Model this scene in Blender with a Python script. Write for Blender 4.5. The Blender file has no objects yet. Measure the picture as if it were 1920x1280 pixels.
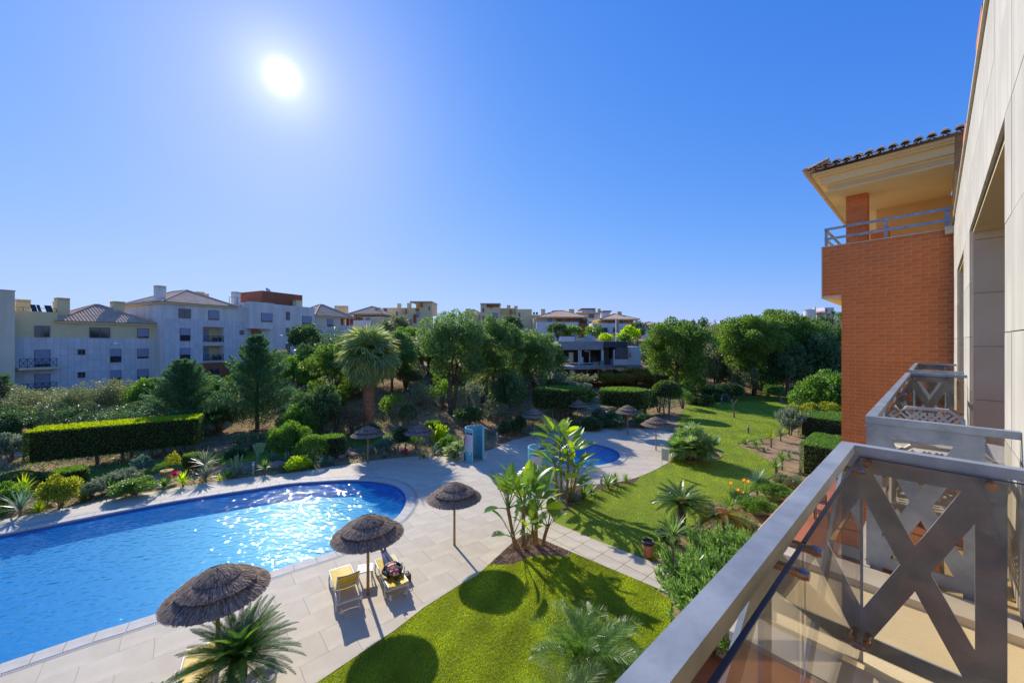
import bpy, bmesh, math, random
import numpy as np
from mathutils import Vector, Matrix, Euler
from mathutils.geometry import delaunay_2d_cdt

random.seed(7)
R = math.radians
C = bpy.context.scene.collection
SC = bpy.context.scene

# ---------------------------------------------------------------- camera
F_PX, CAM_H = 706.0, 8.0            # focal length in px of a 1920 px wide frame, eye height in metres
cam_d = bpy.data.cameras.new('camera')
cam = bpy.data.objects.new('camera', cam_d)
C.objects.link(cam)
cam.location = (0, 0, CAM_H)
cam.rotation_euler = (R(90), 0, 0)
cam_d.sensor_width = 36
cam_d.lens = F_PX / 1920 * 36
cam_d.clip_start = 0.05
cam_d.clip_end = 6000
SC.camera = cam

# ---------------------------------------------------------------- light
SUN_AZ, SUN_EL = R(-31.4), R(30.9)
sunv = Vector((math.sin(SUN_AZ) * math.cos(SUN_EL), math.cos(SUN_AZ) * math.cos(SUN_EL), math.sin(SUN_EL)))
sl = bpy.data.lights.new('sun', 'SUN')
sl.energy = 2.65
sl.angle = R(0.55)
sl.color = (1.0, 0.93, 0.82)
so = bpy.data.objects.new('sun', sl)
C.objects.link(so)
so.location = (-60, 100, 80)
so.rotation_euler = (-sunv).to_track_quat('-Z', 'Y').to_euler()

w = bpy.data.worlds.new('World')
SC.world = w
w.use_nodes = True
nt = w.node_tree
nt.nodes.clear()
n_out = nt.nodes.new('ShaderNodeOutputWorld')
sky = nt.nodes.new('ShaderNodeTexSky')
sky.sky_type = 'NISHITA'
sky.sun_disc = False
sky.sun_elevation = SUN_EL
sky.sun_rotation = SUN_AZ
sky.air_density = 1.0
sky.dust_density = 0.2
sky.ozone_density = 2.2
bg = nt.nodes.new('ShaderNodeBackground')
bg.inputs[1].default_value = 0.105
# the sun's own disc and the bright aureole round it, fixed to the sun's direction
tc = nt.nodes.new('ShaderNodeTexCoord')
dt = nt.nodes.new('ShaderNodeVectorMath'); dt.operation = 'DOT_PRODUCT'
nrm = nt.nodes.new('ShaderNodeVectorMath'); nrm.operation = 'NORMALIZE'
nt.links.new(tc.outputs['Generated'], nrm.inputs[0])
nt.links.new(nrm.outputs[0], dt.inputs[0])
dt.inputs[1].default_value = sunv


def wmath(op, a, b):
    m = nt.nodes.new('ShaderNodeMath'); m.operation = op
    for i, q in enumerate((a, b)):
        if q is None: continue
        if isinstance(q, (int, float)): m.inputs[i].default_value = q
        else: nt.links.new(q, m.inputs[i])
    return m.outputs[0]


# film-like shoulder on the sky, channel by channel: it holds the bright part of the sky as the photograph does
sp = nt.nodes.new('ShaderNodeSeparateColor'); cm = nt.nodes.new('ShaderNodeCombineColor')
nt.links.new(sky.outputs[0], sp.inputs[0])
SKS = 0.105
for ch, (cap, kk, pw) in enumerate(((0.265, 3.3, 1.5), (0.395, 1.9, 1.0), (0.54, 4.2, 1.0))):
    v = wmath('POWER', wmath('MULTIPLY', sp.outputs[ch], SKS), pw)
    e = wmath('SUBTRACT', 1.0, wmath('EXPONENT', wmath('MULTIPLY', v, -kk), None))
    nt.links.new(wmath('MULTIPLY', e, cap / SKS), cm.inputs[ch])
nt.links.new(cm.outputs[0], bg.inputs[0])
dpos = wmath('MAXIMUM', dt.outputs['Value'], 0.0)
g1 = wmath('MULTIPLY', wmath('POWER', dpos, 4200.0), 0.7)
g2 = wmath('MULTIPLY', wmath('POWER', dpos, 420.0), 0.18)
g3 = wmath('MULTIPLY', wmath('POWER', dpos, 30.0), 0.05)
g4 = wmath('MULTIPLY', wmath('POWER', dpos, 22000.0), 30.0)
bg2 = nt.nodes.new('ShaderNodeBackground')
bg2.inputs[0].default_value = (1.0, 0.97, 0.9, 1)
nt.links.new(wmath('ADD', wmath('ADD', g1, g2), wmath('ADD', g3, g4)), bg2.inputs[1])
ad = nt.nodes.new('ShaderNodeAddShader')
nt.links.new(bg.outputs[0], ad.inputs[0]); nt.links.new(bg2.outputs[0], ad.inputs[1])
nt.links.new(ad.outputs[0], n_out.inputs[0])

SC.view_settings.view_transform = 'Standard'
SC.view_settings.look = 'None'
SC.view_settings.exposure = 0.96
SC.view_settings.gamma = 1
SC.render.engine = 'CYCLES'
SC.cycles.max_bounces = 8
SC.cycles.transparent_max_bounces = 16
SC.cycles.sample_clamp_indirect = 4

# ---------------------------------------------------------------- measuring helpers
D48 = Vector((0.747, 0.665))        # the direction the balconies run in (t); n points out to the garden


def sstep(x):
    x = np.clip(x, 0, 1)
    return x * x * (3 - 2 * x)


def hf(X, Y):
    """height of the ground"""
    X = np.asarray(X, float); Y = np.asarray(Y, float)
    y0 = np.interp(X, [-60, -25, -12, 4, 14, 40], [33, 28, 27, 36, 58, 60])
    a = np.interp(X, [-70, -40, -22, -8, 60], [2.0, 2.2, 2.8, 4.1, 4.3])
    h = a * sstep((Y - y0) / 26.0)
    h = h + 3.4 * sstep((Y - 78) / 45.0) * np.interp(X, [-30, 0], [0.6, 1.0])
    h = h + np.interp(X, [25, 60, 110], [0, 2.0, 5.0]) * sstep((Y - 62) / 60.0)
    h = h + 0.10 * np.sin(X * 0.55 + 1.3) * np.cos(Y * 0.43) * sstep((Y - y0) / 6.0)
    return h


def G(px, py):
    """the point of the ground seen at a pixel of the photograph"""
    kx, kz = (px - 960) / F_PX, (py - 640) / F_PX
    Y = 5.0
    while Y < 400:
        if CAM_H - kz * Y <= float(hf(kx * Y, Y)):
            break
        Y += 0.02 if Y < 60 else 0.1
    return Vector((kx * Y, Y, float(hf(kx * Y, Y))))


def A(px, Y, py=None, z=None):
    """point at distance Y above/below the horizon"""
    if z is None: z = CAM_H - (py - 640) / F_PX * Y
    return Vector(((px - 960) / F_PX * Y, Y, z))


def W(t, n, z=0.0):
    return Vector((-0.665 * n + 0.747 * t, 0.747 * n + 0.665 * t, z))


def m2px(Y): return F_PX / Y


# ---------------------------------------------------------------- object helpers
def link(o, parent=None):
    C.objects.link(o)
    if parent is not None: o.parent = parent
    return o


def tag(o, label=None, cat=None, group=None, kind=None):
    if label: o['label'] = label
    if cat: o['category'] = cat
    if group: o['group'] = group
    if kind: o['kind'] = kind
    return o


def thing(name, label, cat, loc=(0, 0, 0), rz=0.0, group=None, scale=None):
    o = bpy.data.objects.new(name, None)
    o.empty_display_size = 0.2
    C.objects.link(o)
    o.location = loc; o.rotation_euler = (0, 0, rz)
    if scale is not None: o.scale = (scale,) * 3 if not hasattr(scale, '__len__') else scale
    return tag(o, label, cat, group)


def copy_tree(o, parent=None):
    c = o.copy(); C.objects.link(c)
    if parent is not None: c.parent = parent
    for ch in list(KIDS.get(o, [])):
        copy_tree(ch, c)
    return c


KIDS = {}


def adopt(o, parent):
    if parent is not None:
        o.parent = parent
        KIDS.setdefault(parent, []).append(o)
    return o


def copy_thing(o, loc, rz=None, label=None, scale=None, group=None):
    def rec(s, par):
        c = s.copy(); C.objects.link(c)
        if par is not None:
            c.parent = par
            KIDS.setdefault(par, []).append(c)
        for ch in list(KIDS.get(s, [])): rec(ch, c)
        return c
    c = rec(o, None)
    c.location = loc
    if rz is not None: c.rotation_euler = (0, 0, rz)
    if scale is not None: c.scale = (scale,) * 3 if not hasattr(scale, '__len__') else scale
    if label: c['label'] = label
    if group: c['group'] = group
    return c


def obj(name, me, parent=None, mat=None, loc=None, rot=None, scale=None):
    """object from a mesh; material kept on the object so that meshes can be shared"""
    o = bpy.data.objects.new(name, me)
    C.objects.link(o)
    adopt(o, parent)
    if mat is not None:
        if len(me.materials) == 0: me.materials.append(mat)
        elif me.materials[0] != mat:
            o.material_slots[0].link = 'OBJECT'
            o.material_slots[0].material = mat
    if loc is not None: o.location = loc
    if rot is not None: o.rotation_euler = rot
    if scale is not None: o.scale = (scale,) * 3 if not hasattr(scale, '__len__') else scale
    return o


class MB:
    """collects shapes, builds one mesh"""
    def __init__(s): s.v = []; s.f = []; s.m = []

    def add(s, vs, fs, m=0):
        b = len(s.v)
        s.v.extend([tuple(q) for q in vs])
        for f in fs:
            s.f.append(tuple(i + b for i in f)); s.m.append(m)
        return s

    def box(s, x0, x1, y0, y1, z0, z1, m=0):
        vs = [(x0, y0, z0), (x1, y0, z0), (x1, y1, z0), (x0, y1, z0), (x0, y0, z1), (x1, y0, z1), (x1, y1, z1), (x0, y1, z1)]
        return s.add(vs, [(0, 3, 2, 1), (4, 5, 6, 7), (0, 1, 5, 4), (1, 2, 6, 5), (2, 3, 7, 6), (3, 0, 4, 7)], m)

    def bar(s, a, b, wx, wz, up=(0, 0, 1), m=0):
        """box from a to b, section wx (sideways) by wz (up)"""
        a, b = Vector(a), Vector(b)
        d = (b - a).normalized(); u = Vector(up)
        sd = d.cross(u)
        if sd.length < 1e-5: sd = d.cross(Vector((1, 0, 0)))
        sd.normalize(); u = sd.cross(d).normalized()
        vs = []
        for p in (a, b):
            for i, j in ((-1, -1), (1, -1), (1, 1), (-1, 1)):
                vs.append(p + sd * (i * wx / 2) + u * (j * wz / 2))
        return s.add(vs, [(0, 1, 2, 3), (7, 6, 5, 4), (0, 4, 5, 1), (1, 5, 6, 2), (2, 6, 7, 3), (3, 7, 4, 0)], m)

    def tube(s, pts, rad, n=8, m=0, cap=True):
        pts = [Vector(p) for p in pts]
        if not hasattr(rad, '__len__'): rad = [rad] * len(pts)
        vs, fs = [], []
        for i, p in enumerate(pts):
            d = (pts[min(i + 1, len(pts) - 1)] - pts[max(i - 1, 0)]).normalized()
            ref = Vector((0, 0, 1)) if abs(d.z) < 0.9 else Vector((1, 0, 0))
            a = d.cross(ref).normalized(); b = a.cross(d).normalized()
            for k in range(n):
                an = 2 * math.pi * k / n
                vs.append(p + (a * math.cos(an) + b * math.sin(an)) * rad[i])
        for i in range(len(pts) - 1):
            for k in range(n):
                fs.append((i * n + k, i * n + (k + 1) % n, (i + 1) * n + (k + 1) % n, (i + 1) * n + k))
        if cap:
            fs.append(tuple(range(n))[::-1]); fs.append(tuple((len(pts) - 1) * n + k for k in range(n)))
        return s.add(vs, fs, m)

    def lathe(s, prof, n=24, c=(0, 0, 0), m=0, a0=0.0, a1=2 * math.pi):
        full = abs(a1 - a0 - 2 * math.pi) < 1e-6
        cnt = n if full else n + 1
        vs, fs = [], []
        for r, z in prof:
            for k in range(cnt):
                an = a0 + (a1 - a0) * k / n
                vs.append((c[0] + r * math.cos(an), c[1] + r * math.sin(an), c[2] + z))
        for i in range(len(prof) - 1):
            for k in range(n):
                k2 = (k + 1) % cnt
                fs.append((i * cnt + k, i * cnt + k2, (i + 1) * cnt + k2, (i + 1) * cnt + k))
        return s.add(vs, fs, m)

    def prism(s, poly, z0, z1, m=0):
        n = len(poly)
        vs = [(p[0], p[1], z0) for p in poly] + [(p[0], p[1], z1) for p in poly]
        fs = [tuple(range(n))[::-1], tuple(range(n, 2 * n))]
        fs += [(i, (i + 1) % n, n + (i + 1) % n, n + i) for i in range(n)]
        return s.add(vs, fs, m)

    def mesh(s, name, mats=(), smooth=False):
        me = bpy.data.meshes.new(name)
        me.from_pydata(s.v, [], s.f)
        for q in mats: me.materials.append(q)
        if len(mats) > 1: me.polygons.foreach_set('material_index', s.m)
        if smooth: me.polygons.foreach_set('use_smooth', [True] * len(me.polygons))
        me.update()
        return me

    def obj(s, name, mat, parent=None, smooth=False, loc=None, rot=None):
        mats = mat if isinstance(mat, (list, tuple)) else [mat]
        me = s.mesh(name, mats, smooth)
        o = bpy.data.objects.new(name, me); C.objects.link(o); adopt(o, parent)
        if loc is not None: o.location = loc
        if rot is not None: o.rotation_euler = rot
        return o


def npmesh(name, V, Q, mats=(), mi=None, smooth=False):
    """V (n,3), Q (k,3 or 4)"""
    V = np.asarray(V, np.float32); Q = np.asarray(Q, np.int32)
    me = bpy.data.meshes.new(name)
    me.vertices.add(len(V)); me.vertices.foreach_set('co', V.ravel())
    k = Q.shape[1]
    me.loops.add(Q.size); me.loops.foreach_set('vertex_index', Q.ravel())
    me.polygons.add(len(Q)); me.polygons.foreach_set('loop_start', np.arange(0, Q.size, k, dtype=np.int32))
    try: me.polygons.foreach_set('loop_total', np.full(len(Q), k, np.int32))
    except Exception: pass
    for q in mats: me.materials.append(q)
    if mi is not None: me.polygons.foreach_set('material_index', np.asarray(mi, np.int32))
    me.polygons.foreach_set('use_smooth', np.full(len(Q), bool(smooth)))
    me.update(calc_edges=True)
    return me


# ---------------------------------------------------------------- materials
def nodes(m):
    m.use_nodes = True
    return m.node_tree, m.node_tree.nodes['Principled BSDF']


def col4(c): return (c[0], c[1], c[2], 1)


def mat(name, col, col2=None, rough=0.8, scale=3.0, bump=0.0, bscale=40.0, metal=0.0, spec=0.4, island=0.0, detail=6.0, coat=0.0, lo=0.35, hi=0.65, speck=None):
    m = bpy.data.materials.new(name)
    nt, b = nodes(m)
    b.inputs['Roughness'].default_value = rough
    b.inputs['Metallic'].default_value = metal
    b.inputs['Specular IOR Level'].default_value = spec
    b.inputs['Coat Weight'].default_value = coat
    tc = nt.nodes.new('ShaderNodeTexCoord')
    col2 = col2 or tuple(q * 0.82 for q in col)
    nz = nt.nodes.new('ShaderNodeTexNoise')
    nz.inputs['Scale'].default_value = scale; nz.inputs['Detail'].default_value = detail; nz.inputs['Roughness'].default_value = 0.6
    nt.links.new(tc.outputs['Object'], nz.inputs['Vector'])
    cr = nt.nodes.new('ShaderNodeValToRGB')
    cr.color_ramp.elements[0].position = lo; cr.color_ramp.elements[1].position = hi
    cr.color_ramp.elements[0].color = col4(col2); cr.color_ramp.elements[1].color = col4(col)
    nt.links.new(nz.outputs['Fac'], cr.inputs[0])
    out = cr.outputs[0]
    if speck:
        n2 = nt.nodes.new('ShaderNodeTexNoise'); n2.inputs['Scale'].default_value = speck[1]; n2.inputs['Detail'].default_value = 3
        nt.links.new(tc.outputs['Object'], n2.inputs['Vector'])
        c2 = nt.nodes.new('ShaderNodeValToRGB')
        c2.color_ramp.elements[0].position = speck[2]; c2.color_ramp.elements[1].position = speck[2] + 0.12
        nt.links.new(n2.outputs['Fac'], c2.inputs[0])
        mx = nt.nodes.new('ShaderNodeMix'); mx.data_type = 'RGBA'
        nt.links.new(c2.outputs[0], mx.inputs['Factor'])
        nt.links.new(out, mx.inputs['A']); mx.inputs['B'].default_value = col4(speck[0])
        out = mx.outputs['Result']
    if island:
        ge = nt.nodes.new('ShaderNodeNewGeometry')
        hs = nt.nodes.new('ShaderNodeHueSaturation')
        mp = nt.nodes.new('ShaderNodeMapRange')
        mp.inputs['To Min'].default_value = 1 - island; mp.inputs['To Max'].default_value = 1 + island
        nt.links.new(ge.outputs['Random Per Island'], mp.inputs['Value'])
        nt.links.new(mp.outputs[0], hs.inputs['Value'])
        nt.links.new(out, hs.inputs['Color']); out = hs.outputs[0]
    nt.links.new(out, b.inputs['Base Color'])
    if bump:
        nb = nt.nodes.new('ShaderNodeTexNoise'); nb.inputs['Scale'].default_value = bscale; nb.inputs['Detail'].default_value = 5
        nt.links.new(tc.outputs['Object'], nb.inputs['Vector'])
        bp = nt.nodes.new('ShaderNodeBump'); bp.inputs['Strength'].default_value = bump; bp.inputs['Distance'].default_value = 0.02
        nt.links.new(nb.outputs['Fac'], bp.inputs['Height'])
        nt.links.new(bp.outputs[0], b.inputs['Normal'])
    return m


def rnd_object(m, amount=0.12):
    """pieces of one kind differ a little, each as a whole"""
    nt, b = nodes(m)
    src = b.inputs['Base Color'].links[0].from_socket
    oi = nt.nodes.new('ShaderNodeObjectInfo')
    hs = nt.nodes.new('ShaderNodeHueSaturation'); mp = nt.nodes.new('ShaderNodeMapRange')
    mp.inputs['To Min'].default_value = 1 - amount; mp.inputs['To Max'].default_value = 1 + amount
    nt.links.new(oi.outputs['Random'], mp.inputs['Value']); nt.links.new(mp.outputs[0], hs.inputs['Value'])
    nt.links.new(src, hs.inputs['Color']); nt.links.new(hs.outputs[0], b.inputs['Base Color'])
    return m


LEAFGAIN = 1.6


def streaks(m, strength=0.25, sx=3.0, sz=0.22):
    """rain streaks and dirt that run down a wall"""
    nt, b = nodes(m)
    src = b.inputs['Base Color'].links[0].from_socket
    tc = nt.nodes.new('ShaderNodeTexCoord'); mp = nt.nodes.new('ShaderNodeMapping'); mp.inputs['Scale'].default_value = (sx, sx, sz)
    nz = nt.nodes.new('ShaderNodeTexNoise'); nz.inputs['Scale'].default_value = 1.0; nz.inputs['Detail'].default_value = 7
    nt.links.new(tc.outputs['Object'], mp.inputs[0]); nt.links.new(mp.outputs[0], nz.inputs['Vector'])
    mr = nt.nodes.new('ShaderNodeMapRange'); mr.inputs['From Min'].default_value = 0.38; mr.inputs['From Max'].default_value = 0.62
    mr.inputs['To Min'].default_value = 1 - strength; mr.inputs['To Max'].default_value = 1.0
    nt.links.new(nz.outputs['Fac'], mr.inputs['Value'])
    hs = nt.nodes.new('ShaderNodeHueSaturation'); nt.links.new(mr.outputs[0], hs.inputs['Value'])
    nt.links.new(src, hs.inputs['Color']); nt.links.new(hs.outputs[0], b.inputs['Base Color'])
    return m


def leafmat(name, c1, c2, trans=0.35, rough=0.45, spec=0.5, tcol=None, c3=None):
    m = bpy.data.materials.new(name)
    nt, b = nodes(m)
    ge = nt.nodes.new('ShaderNodeNewGeometry')
    cr = nt.nodes.new('ShaderNodeValToRGB')
    c1 = tuple(q * LEAFGAIN for q in c1); c2 = tuple(min(.8, q * LEAFGAIN) for q in c2)
    cr.color_ramp.elements[0].color = col4(c1); cr.color_ramp.elements[1].color = col4(c2)
    if c3:
        cr.color_ramp.elements[1].position = 0.86
        e = cr.color_ramp.elements.new(1.0); e.color = col4(c3)
    nt.links.new(ge.outputs['Random Per Island'], cr.inputs[0])
    nt.links.new(cr.outputs[0], b.inputs['Base Color'])
    b.inputs['Roughness'].default_value = rough
    b.inputs['Specular IOR Level'].default_value = spec
    tr = nt.nodes.new('ShaderNodeBsdfTranslucent')
    mx = nt.nodes.new('ShaderNodeMixShader'); mx.inputs[0].default_value = trans
    hs = nt.nodes.new('ShaderNodeHueSaturation')
    hs.inputs['Hue'].default_value = 0.485; hs.inputs['Saturation'].default_value = 1.15; hs.inputs['Value'].default_value = 2.3
    nt.links.new(cr.outputs[0], hs.inputs['Color'])
    nt.links.new(hs.outputs[0], tr.inputs['Color'])
    o = nt.nodes['Material Output']
    nt.links.new(b.outputs[0], mx.inputs[1]); nt.links.new(tr.outputs[0], mx.inputs[2])
    nt.links.new(mx.outputs[0], o.inputs['Surface'])
    return m


def schlick(nt, f0, normal=None):
    """mirror share of a thin clear surface, the same from either side"""
    ge = nt.nodes.new('ShaderNodeNewGeometry')
    d = nt.nodes.new('ShaderNodeVectorMath'); d.operation = 'DOT_PRODUCT'
    nt.links.new(normal or ge.outputs['Normal'], d.inputs[0]); nt.links.new(ge.outputs['Incoming'], d.inputs[1])

    def mm(op, a, b=None):
        m = nt.nodes.new('ShaderNodeMath'); m.operation = op
        for i, q in enumerate((a, b)):
            if q is None: continue
            if isinstance(q, (int, float)): m.inputs[i].default_value = q
            else: nt.links.new(q, m.inputs[i])
        return m.outputs[0]
    c = mm('SUBTRACT', 1.0, mm('MINIMUM', mm('ABSOLUTE', d.outputs['Value']), 1.0))
    return mm('ADD', f0, mm('MULTIPLY', mm('POWER', c, 5.0), 1 - f0))


def glassmat(name, tint, rough=0.0, k=1.0):
    m = bpy.data.materials.new(name)
    m.use_nodes = True
    nt = m.node_tree; nt.nodes.clear()
    o = nt.nodes.new('ShaderNodeOutputMaterial')
    t = nt.nodes.new('ShaderNodeBsdfTransparent'); t.inputs[0].default_value = col4(tint)
    g = nt.nodes.new('ShaderNodeBsdfGlossy'); g.inputs['Roughness'].default_value = rough
    mx = nt.nodes.new('ShaderNodeMixShader')
    nt.links.new(schlick(nt, 0.04), mx.inputs[0]); nt.links.new(t.outputs[0], mx.inputs[1]); nt.links.new(g.outputs[0], mx.inputs[2])
    nt.links.new(mx.outputs[0], o.inputs[0])
    return m


def flat(name, col, rough=0.7, metal=0.0, spec=0.4):
    return mat(name, col, tuple(q * 0.9 for q in col), rough=rough, metal=metal, spec=spec, scale=6)


LEAF = {
    'pine': leafmat('pine_needles', (0.042, 0.088, 0.030), (0.13, 0.20, 0.060), 0.40, 0.5, 0.35),
    'pine2': leafmat('pine_needles_bright', (0.036, 0.080, 0.020), (0.13, 0.195, 0.040), 0.40, 0.5, 0.35),
    'conifer': leafmat('conifer_sprays', (0.028, 0.075, 0.034), (0.085, 0.155, 0.062), 0.3, 0.5, 0.35),
    'dark': leafmat('dark_leaves', (0.028, 0.062, 0.022), (0.085, 0.14, 0.045), 0.28, 0.42, 0.5),
    'olive': leafmat('olive_leaves', (0.060, 0.085, 0.036), (0.17, 0.19, 0.08), 0.30, 0.45, 0.5),
    'silver': leafmat('silver_leaves', (0.07, 0.10, 0.055), (0.18, 0.21, 0.13), 0.25, 0.4, 0.5),
    'green': leafmat('green_leaves', (0.040, 0.095, 0.018), (0.11, 0.19, 0.035), 0.40, 0.4, 0.5),
    'lime': leafmat('lime_leaves', (0.12, 0.20, 0.012), (0.28, 0.36, 0.02), 0.50, 0.45, 0.4),
    'yellow': leafmat('yellow_leaves', (0.07, 0.11, 0.02), (0.24, 0.24, 0.035), 0.45, 0.45, 0.4),
    'rust': leafmat('rusty_leaves', (0.06, 0.06, 0.035), (0.16, 0.11, 0.06), 0.30, 0.5, 0.4),
    'ochre': leafmat('ochre_leaves', (0.10, 0.085, 0.025), (0.32, 0.22, 0.04), 0.35, 0.5, 0.4),
    'oleander': leafmat('oleander_leaves', (0.050, 0.105, 0.026), (0.13, 0.21, 0.06), 0.40, 0.32, 0.6),
    'palm': leafmat('palm_leaves', (0.085, 0.13, 0.050), (0.22, 0.27, 0.11), 0.40, 0.55, 0.35),
    'palmgold': leafmat('palm_leaves_golden', (0.10, 0.14, 0.045), (0.30, 0.30, 0.10), 0.45, 0.5, 0.35),
    'cycad': leafmat('cycad_leaves', (0.024, 0.065, 0.018), (0.070, 0.135, 0.034), 0.30, 0.30, 0.6),
    'cycady': leafmat('cycad_leaves_yellow', (0.07, 0.10, 0.02), (0.28, 0.22, 0.03), 0.30, 0.4, 0.5),
    'banana': leafmat('paddle_leaves', (0.045, 0.10, 0.022), (0.09, 0.165, 0.035), 0.30, 0.35, 0.5),
    'bananay': leafmat('paddle_leaves_lime', (0.13, 0.21, 0.02), (0.22, 0.30, 0.03), 0.55, 0.35, 0.5),
    'agave': leafmat('agave_leaves', (0.07, 0.13, 0.08), (0.14, 0.21, 0.13), 0.2, 0.4, 0.5),
    'red': leafmat('red_bracts', (0.45, 0.01, 0.03), (0.65, 0.02, 0.06), 0.3, 0.5, 0.4),
    'dead': leafmat('dead_fronds', (0.22, 0.14, 0.06), (0.40, 0.27, 0.12), 0.25, 0.8, 0.2),
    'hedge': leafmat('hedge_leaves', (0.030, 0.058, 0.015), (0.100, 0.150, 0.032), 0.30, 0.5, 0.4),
    'hedgesun': leafmat('hedge_leaves_sunlit', (0.10, 0.15, 0.012), (0.22, 0.28, 0.02), 0.50, 0.5, 0.4),  # for hedge tops: sunlight put into the leaf colour
    'orange': leafmat('orange_petals', (0.8, 0.22, 0.02), (0.9, 0.38, 0.03), 0.4, 0.5, 0.3),
    'white': leafmat('white_flowers', (0.10, 0.14, 0.08), (0.20, 0.24, 0.15), c3=(0.75, 0.75, 0.7), trans=0.3, rough=0.6, spec=0.3) if True else leafmat('x', (0.6, 0.6, 0.55), (0.8, 0.8, 0.74), 0.3, 0.6, 0.3),
}
BARK = mat('pine_bark', (0.20, 0.13, 0.09), (0.07, 0.048, 0.036), rough=0.9, scale=9, bump=0.8, bscale=30)
BARKP = mat('palm_bark', (0.50, 0.23, 0.11), (0.25, 0.11, 0.055), rough=0.9, scale=7, bump=1.0, bscale=18)
BARKG = mat('grey_bark', (0.26, 0.21, 0.16), (0.12, 0.095, 0.07), rough=0.9, scale=9, bump=0.5, bscale=30)
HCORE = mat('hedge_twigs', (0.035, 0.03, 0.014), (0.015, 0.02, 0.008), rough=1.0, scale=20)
WOOD = mat('pole_wood', (0.42, 0.27, 0.12), (0.28, 0.17, 0.07), rough=0.7, scale=14, bump=0.2)
THATCH = mat('thatch_straw', (0.40, 0.295, 0.205), (0.19, 0.138, 0.098), rough=0.85, scale=25, island=0.55, spec=0.3)
THATCHC = mat('thatch_underlay', (0.05, 0.038, 0.03), rough=1.0)

# ================================================================ GROUND
def pip(poly, X, Y):
    """points in polygon, vectorised"""
    poly = np.asarray([(p[0], p[1]) for p in poly], float)
    X = np.asarray(X); Y = np.asarray(Y)
    ins = np.zeros(X.shape, bool)
    x1, y1 = poly[:, 0], poly[:, 1]
    x2, y2 = np.roll(x1, -1), np.roll(y1, -1)
    for a, b, c, d in zip(x1, y1, x2, y2):
        if b == d: continue
        cond = ((b > Y) != (d > Y)) & (X < (c - a) * (Y - b) / (d - b) + a)
        ins ^= cond
    return ins


def pdist(poly, X, Y, closed=True):
    poly = np.asarray([(p[0], p[1]) for p in poly], float)
    X = np.asarray(X, float); Y = np.asarray(Y, float)
    best = np.full(X.shape, 1e9)
    n = len(poly)
    for i in range(n if closed else n - 1):
        a, b = poly[i], poly[(i + 1) % n]
        d = b - a; L = max((d ** 2).sum(), 1e-9)
        t = np.clip(((X - a[0]) * d[0] + (Y - a[1]) * d[1]) / L, 0, 1)
        best = np.minimum(best, np.hypot(X - a[0] - t * d[0], Y - a[1] - t * d[1]))
    return best


def smooth(pts, k=4, closed=False):
    pts = [Vector((p[0], p[1])) for p in pts]
    out = []
    n = len(pts)
    for i in range(n if closed else n - 1):
        p0 = pts[(i - 1) % n] if closed or i > 0 else pts[0]
        p1, p2 = pts[i], pts[(i + 1) % n]
        p3 = pts[(i + 2) % n] if closed or i + 2 < n else pts[-1]
        for j in range(k):
            t = j / k
            out.append(0.5 * ((2 * p1) + (-p0 + p2) * t + (2 * p0 - 5 * p1 + 4 * p2 - p3) * t * t + (-p0 + 3 * p1 - 3 * p2 + p3) * t ** 3))
    if not closed: out.append(pts[-1])
    return out


def g2(*pp): return [Vector((G(x, y).x, G(x, y).y)) for x, y in pp]


def offset(poly, d):
    """closed polygon pushed outwards by d (smooth outlines)"""
    poly = [Vector((p[0], p[1])) for p in poly]
    n = len(poly)
    ar = sum(poly[i].x * poly[(i + 1) % n].y - poly[(i + 1) % n].x * poly[i].y for i in range(n))
    sg = 1 if ar > 0 else -1
    out = []
    for i in range(n):
        e1 = (poly[i] - poly[i - 1]); e2 = (poly[(i + 1) % n] - poly[i])
        e1.normalize(); e2.normalize()
        n1 = Vector((e1.y, -e1.x)) * sg; n2 = Vector((e2.y, -e2.x)) * sg
        b = (n1 + n2)
        b.normalize()
        out.append(poly[i] + b * d / max(0.5, b.dot(n1)))
    return out


POOL = smooth([Vector((-29.3, 9.6))] + g2((0, 1001), (175, 967), (325, 939), (480, 915), (540, 906), (600, 901.5), (650, 899), (695, 900), (730, 905), (752, 915), (762, 930), (760, 948),
              (742, 972), (690, 1004), (627, 1034), (500, 1074.5), (298, 1150), (0, 1247)) + [Vector((-21.5, 1.4))], 3)
KID = [Vector((4.75 + 2.95 * math.cos(a), 27.15 + 2.95 * math.sin(a))) for a in np.linspace(0, 2 * math.pi, 56, endpoint=False)]

far_edge = [Vector((-37, 5.0))] + g2((0, 975), (150, 946), (295, 920), (440, 897), (540, 887), (615, 876), (690, 865), (740, 859), (787, 855), (865, 855), (922, 842), (960, 826), (1010, 814),
              (1072, 807), (1110, 804), (1160, 802.5), (1215, 804), (1250, 808), (1278, 820), (1287, 835), (1274, 852), (1250, 869), (1210, 889), (1157, 904), (1072, 912), (1045, 935))
near_edge = g2((961, 1017), (897, 1076), (860, 1097), (794, 1139), (741, 1180), (590, 1283))
J1, J2 = g2((987, 998))[0], g2((1036, 978))[0]
DECK = smooth(far_edge, 3) + [J2, J1] + near_edge + [Vector((-6.4, 6.5)), Vector((-13, -2)), Vector((-37, -2))]
pl_ = g2((1112, 1052), (1220, 1097)); pr_ = g2((1142, 1022), (1227, 1055))
PATH = [J1] + pl_ + [Vector((8.6, 8.85)), Vector((9.4, 9.7))] + pr_[::-1] + [J2]
MULCH1 = g2((987, 998), (961, 1017), (925, 1052), (918, 1059), (960, 1058), (1000, 1042), (1060, 1042), (1075, 1037), (1040, 1021))
MULCH2 = smooth(g2((1036, 978), (1038, 950), (1045, 935), (1072, 912), (1157, 904), (1195, 894), (1190, 903), (1130, 915), (1085, 938), (1062, 957)), 3, True)
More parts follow.
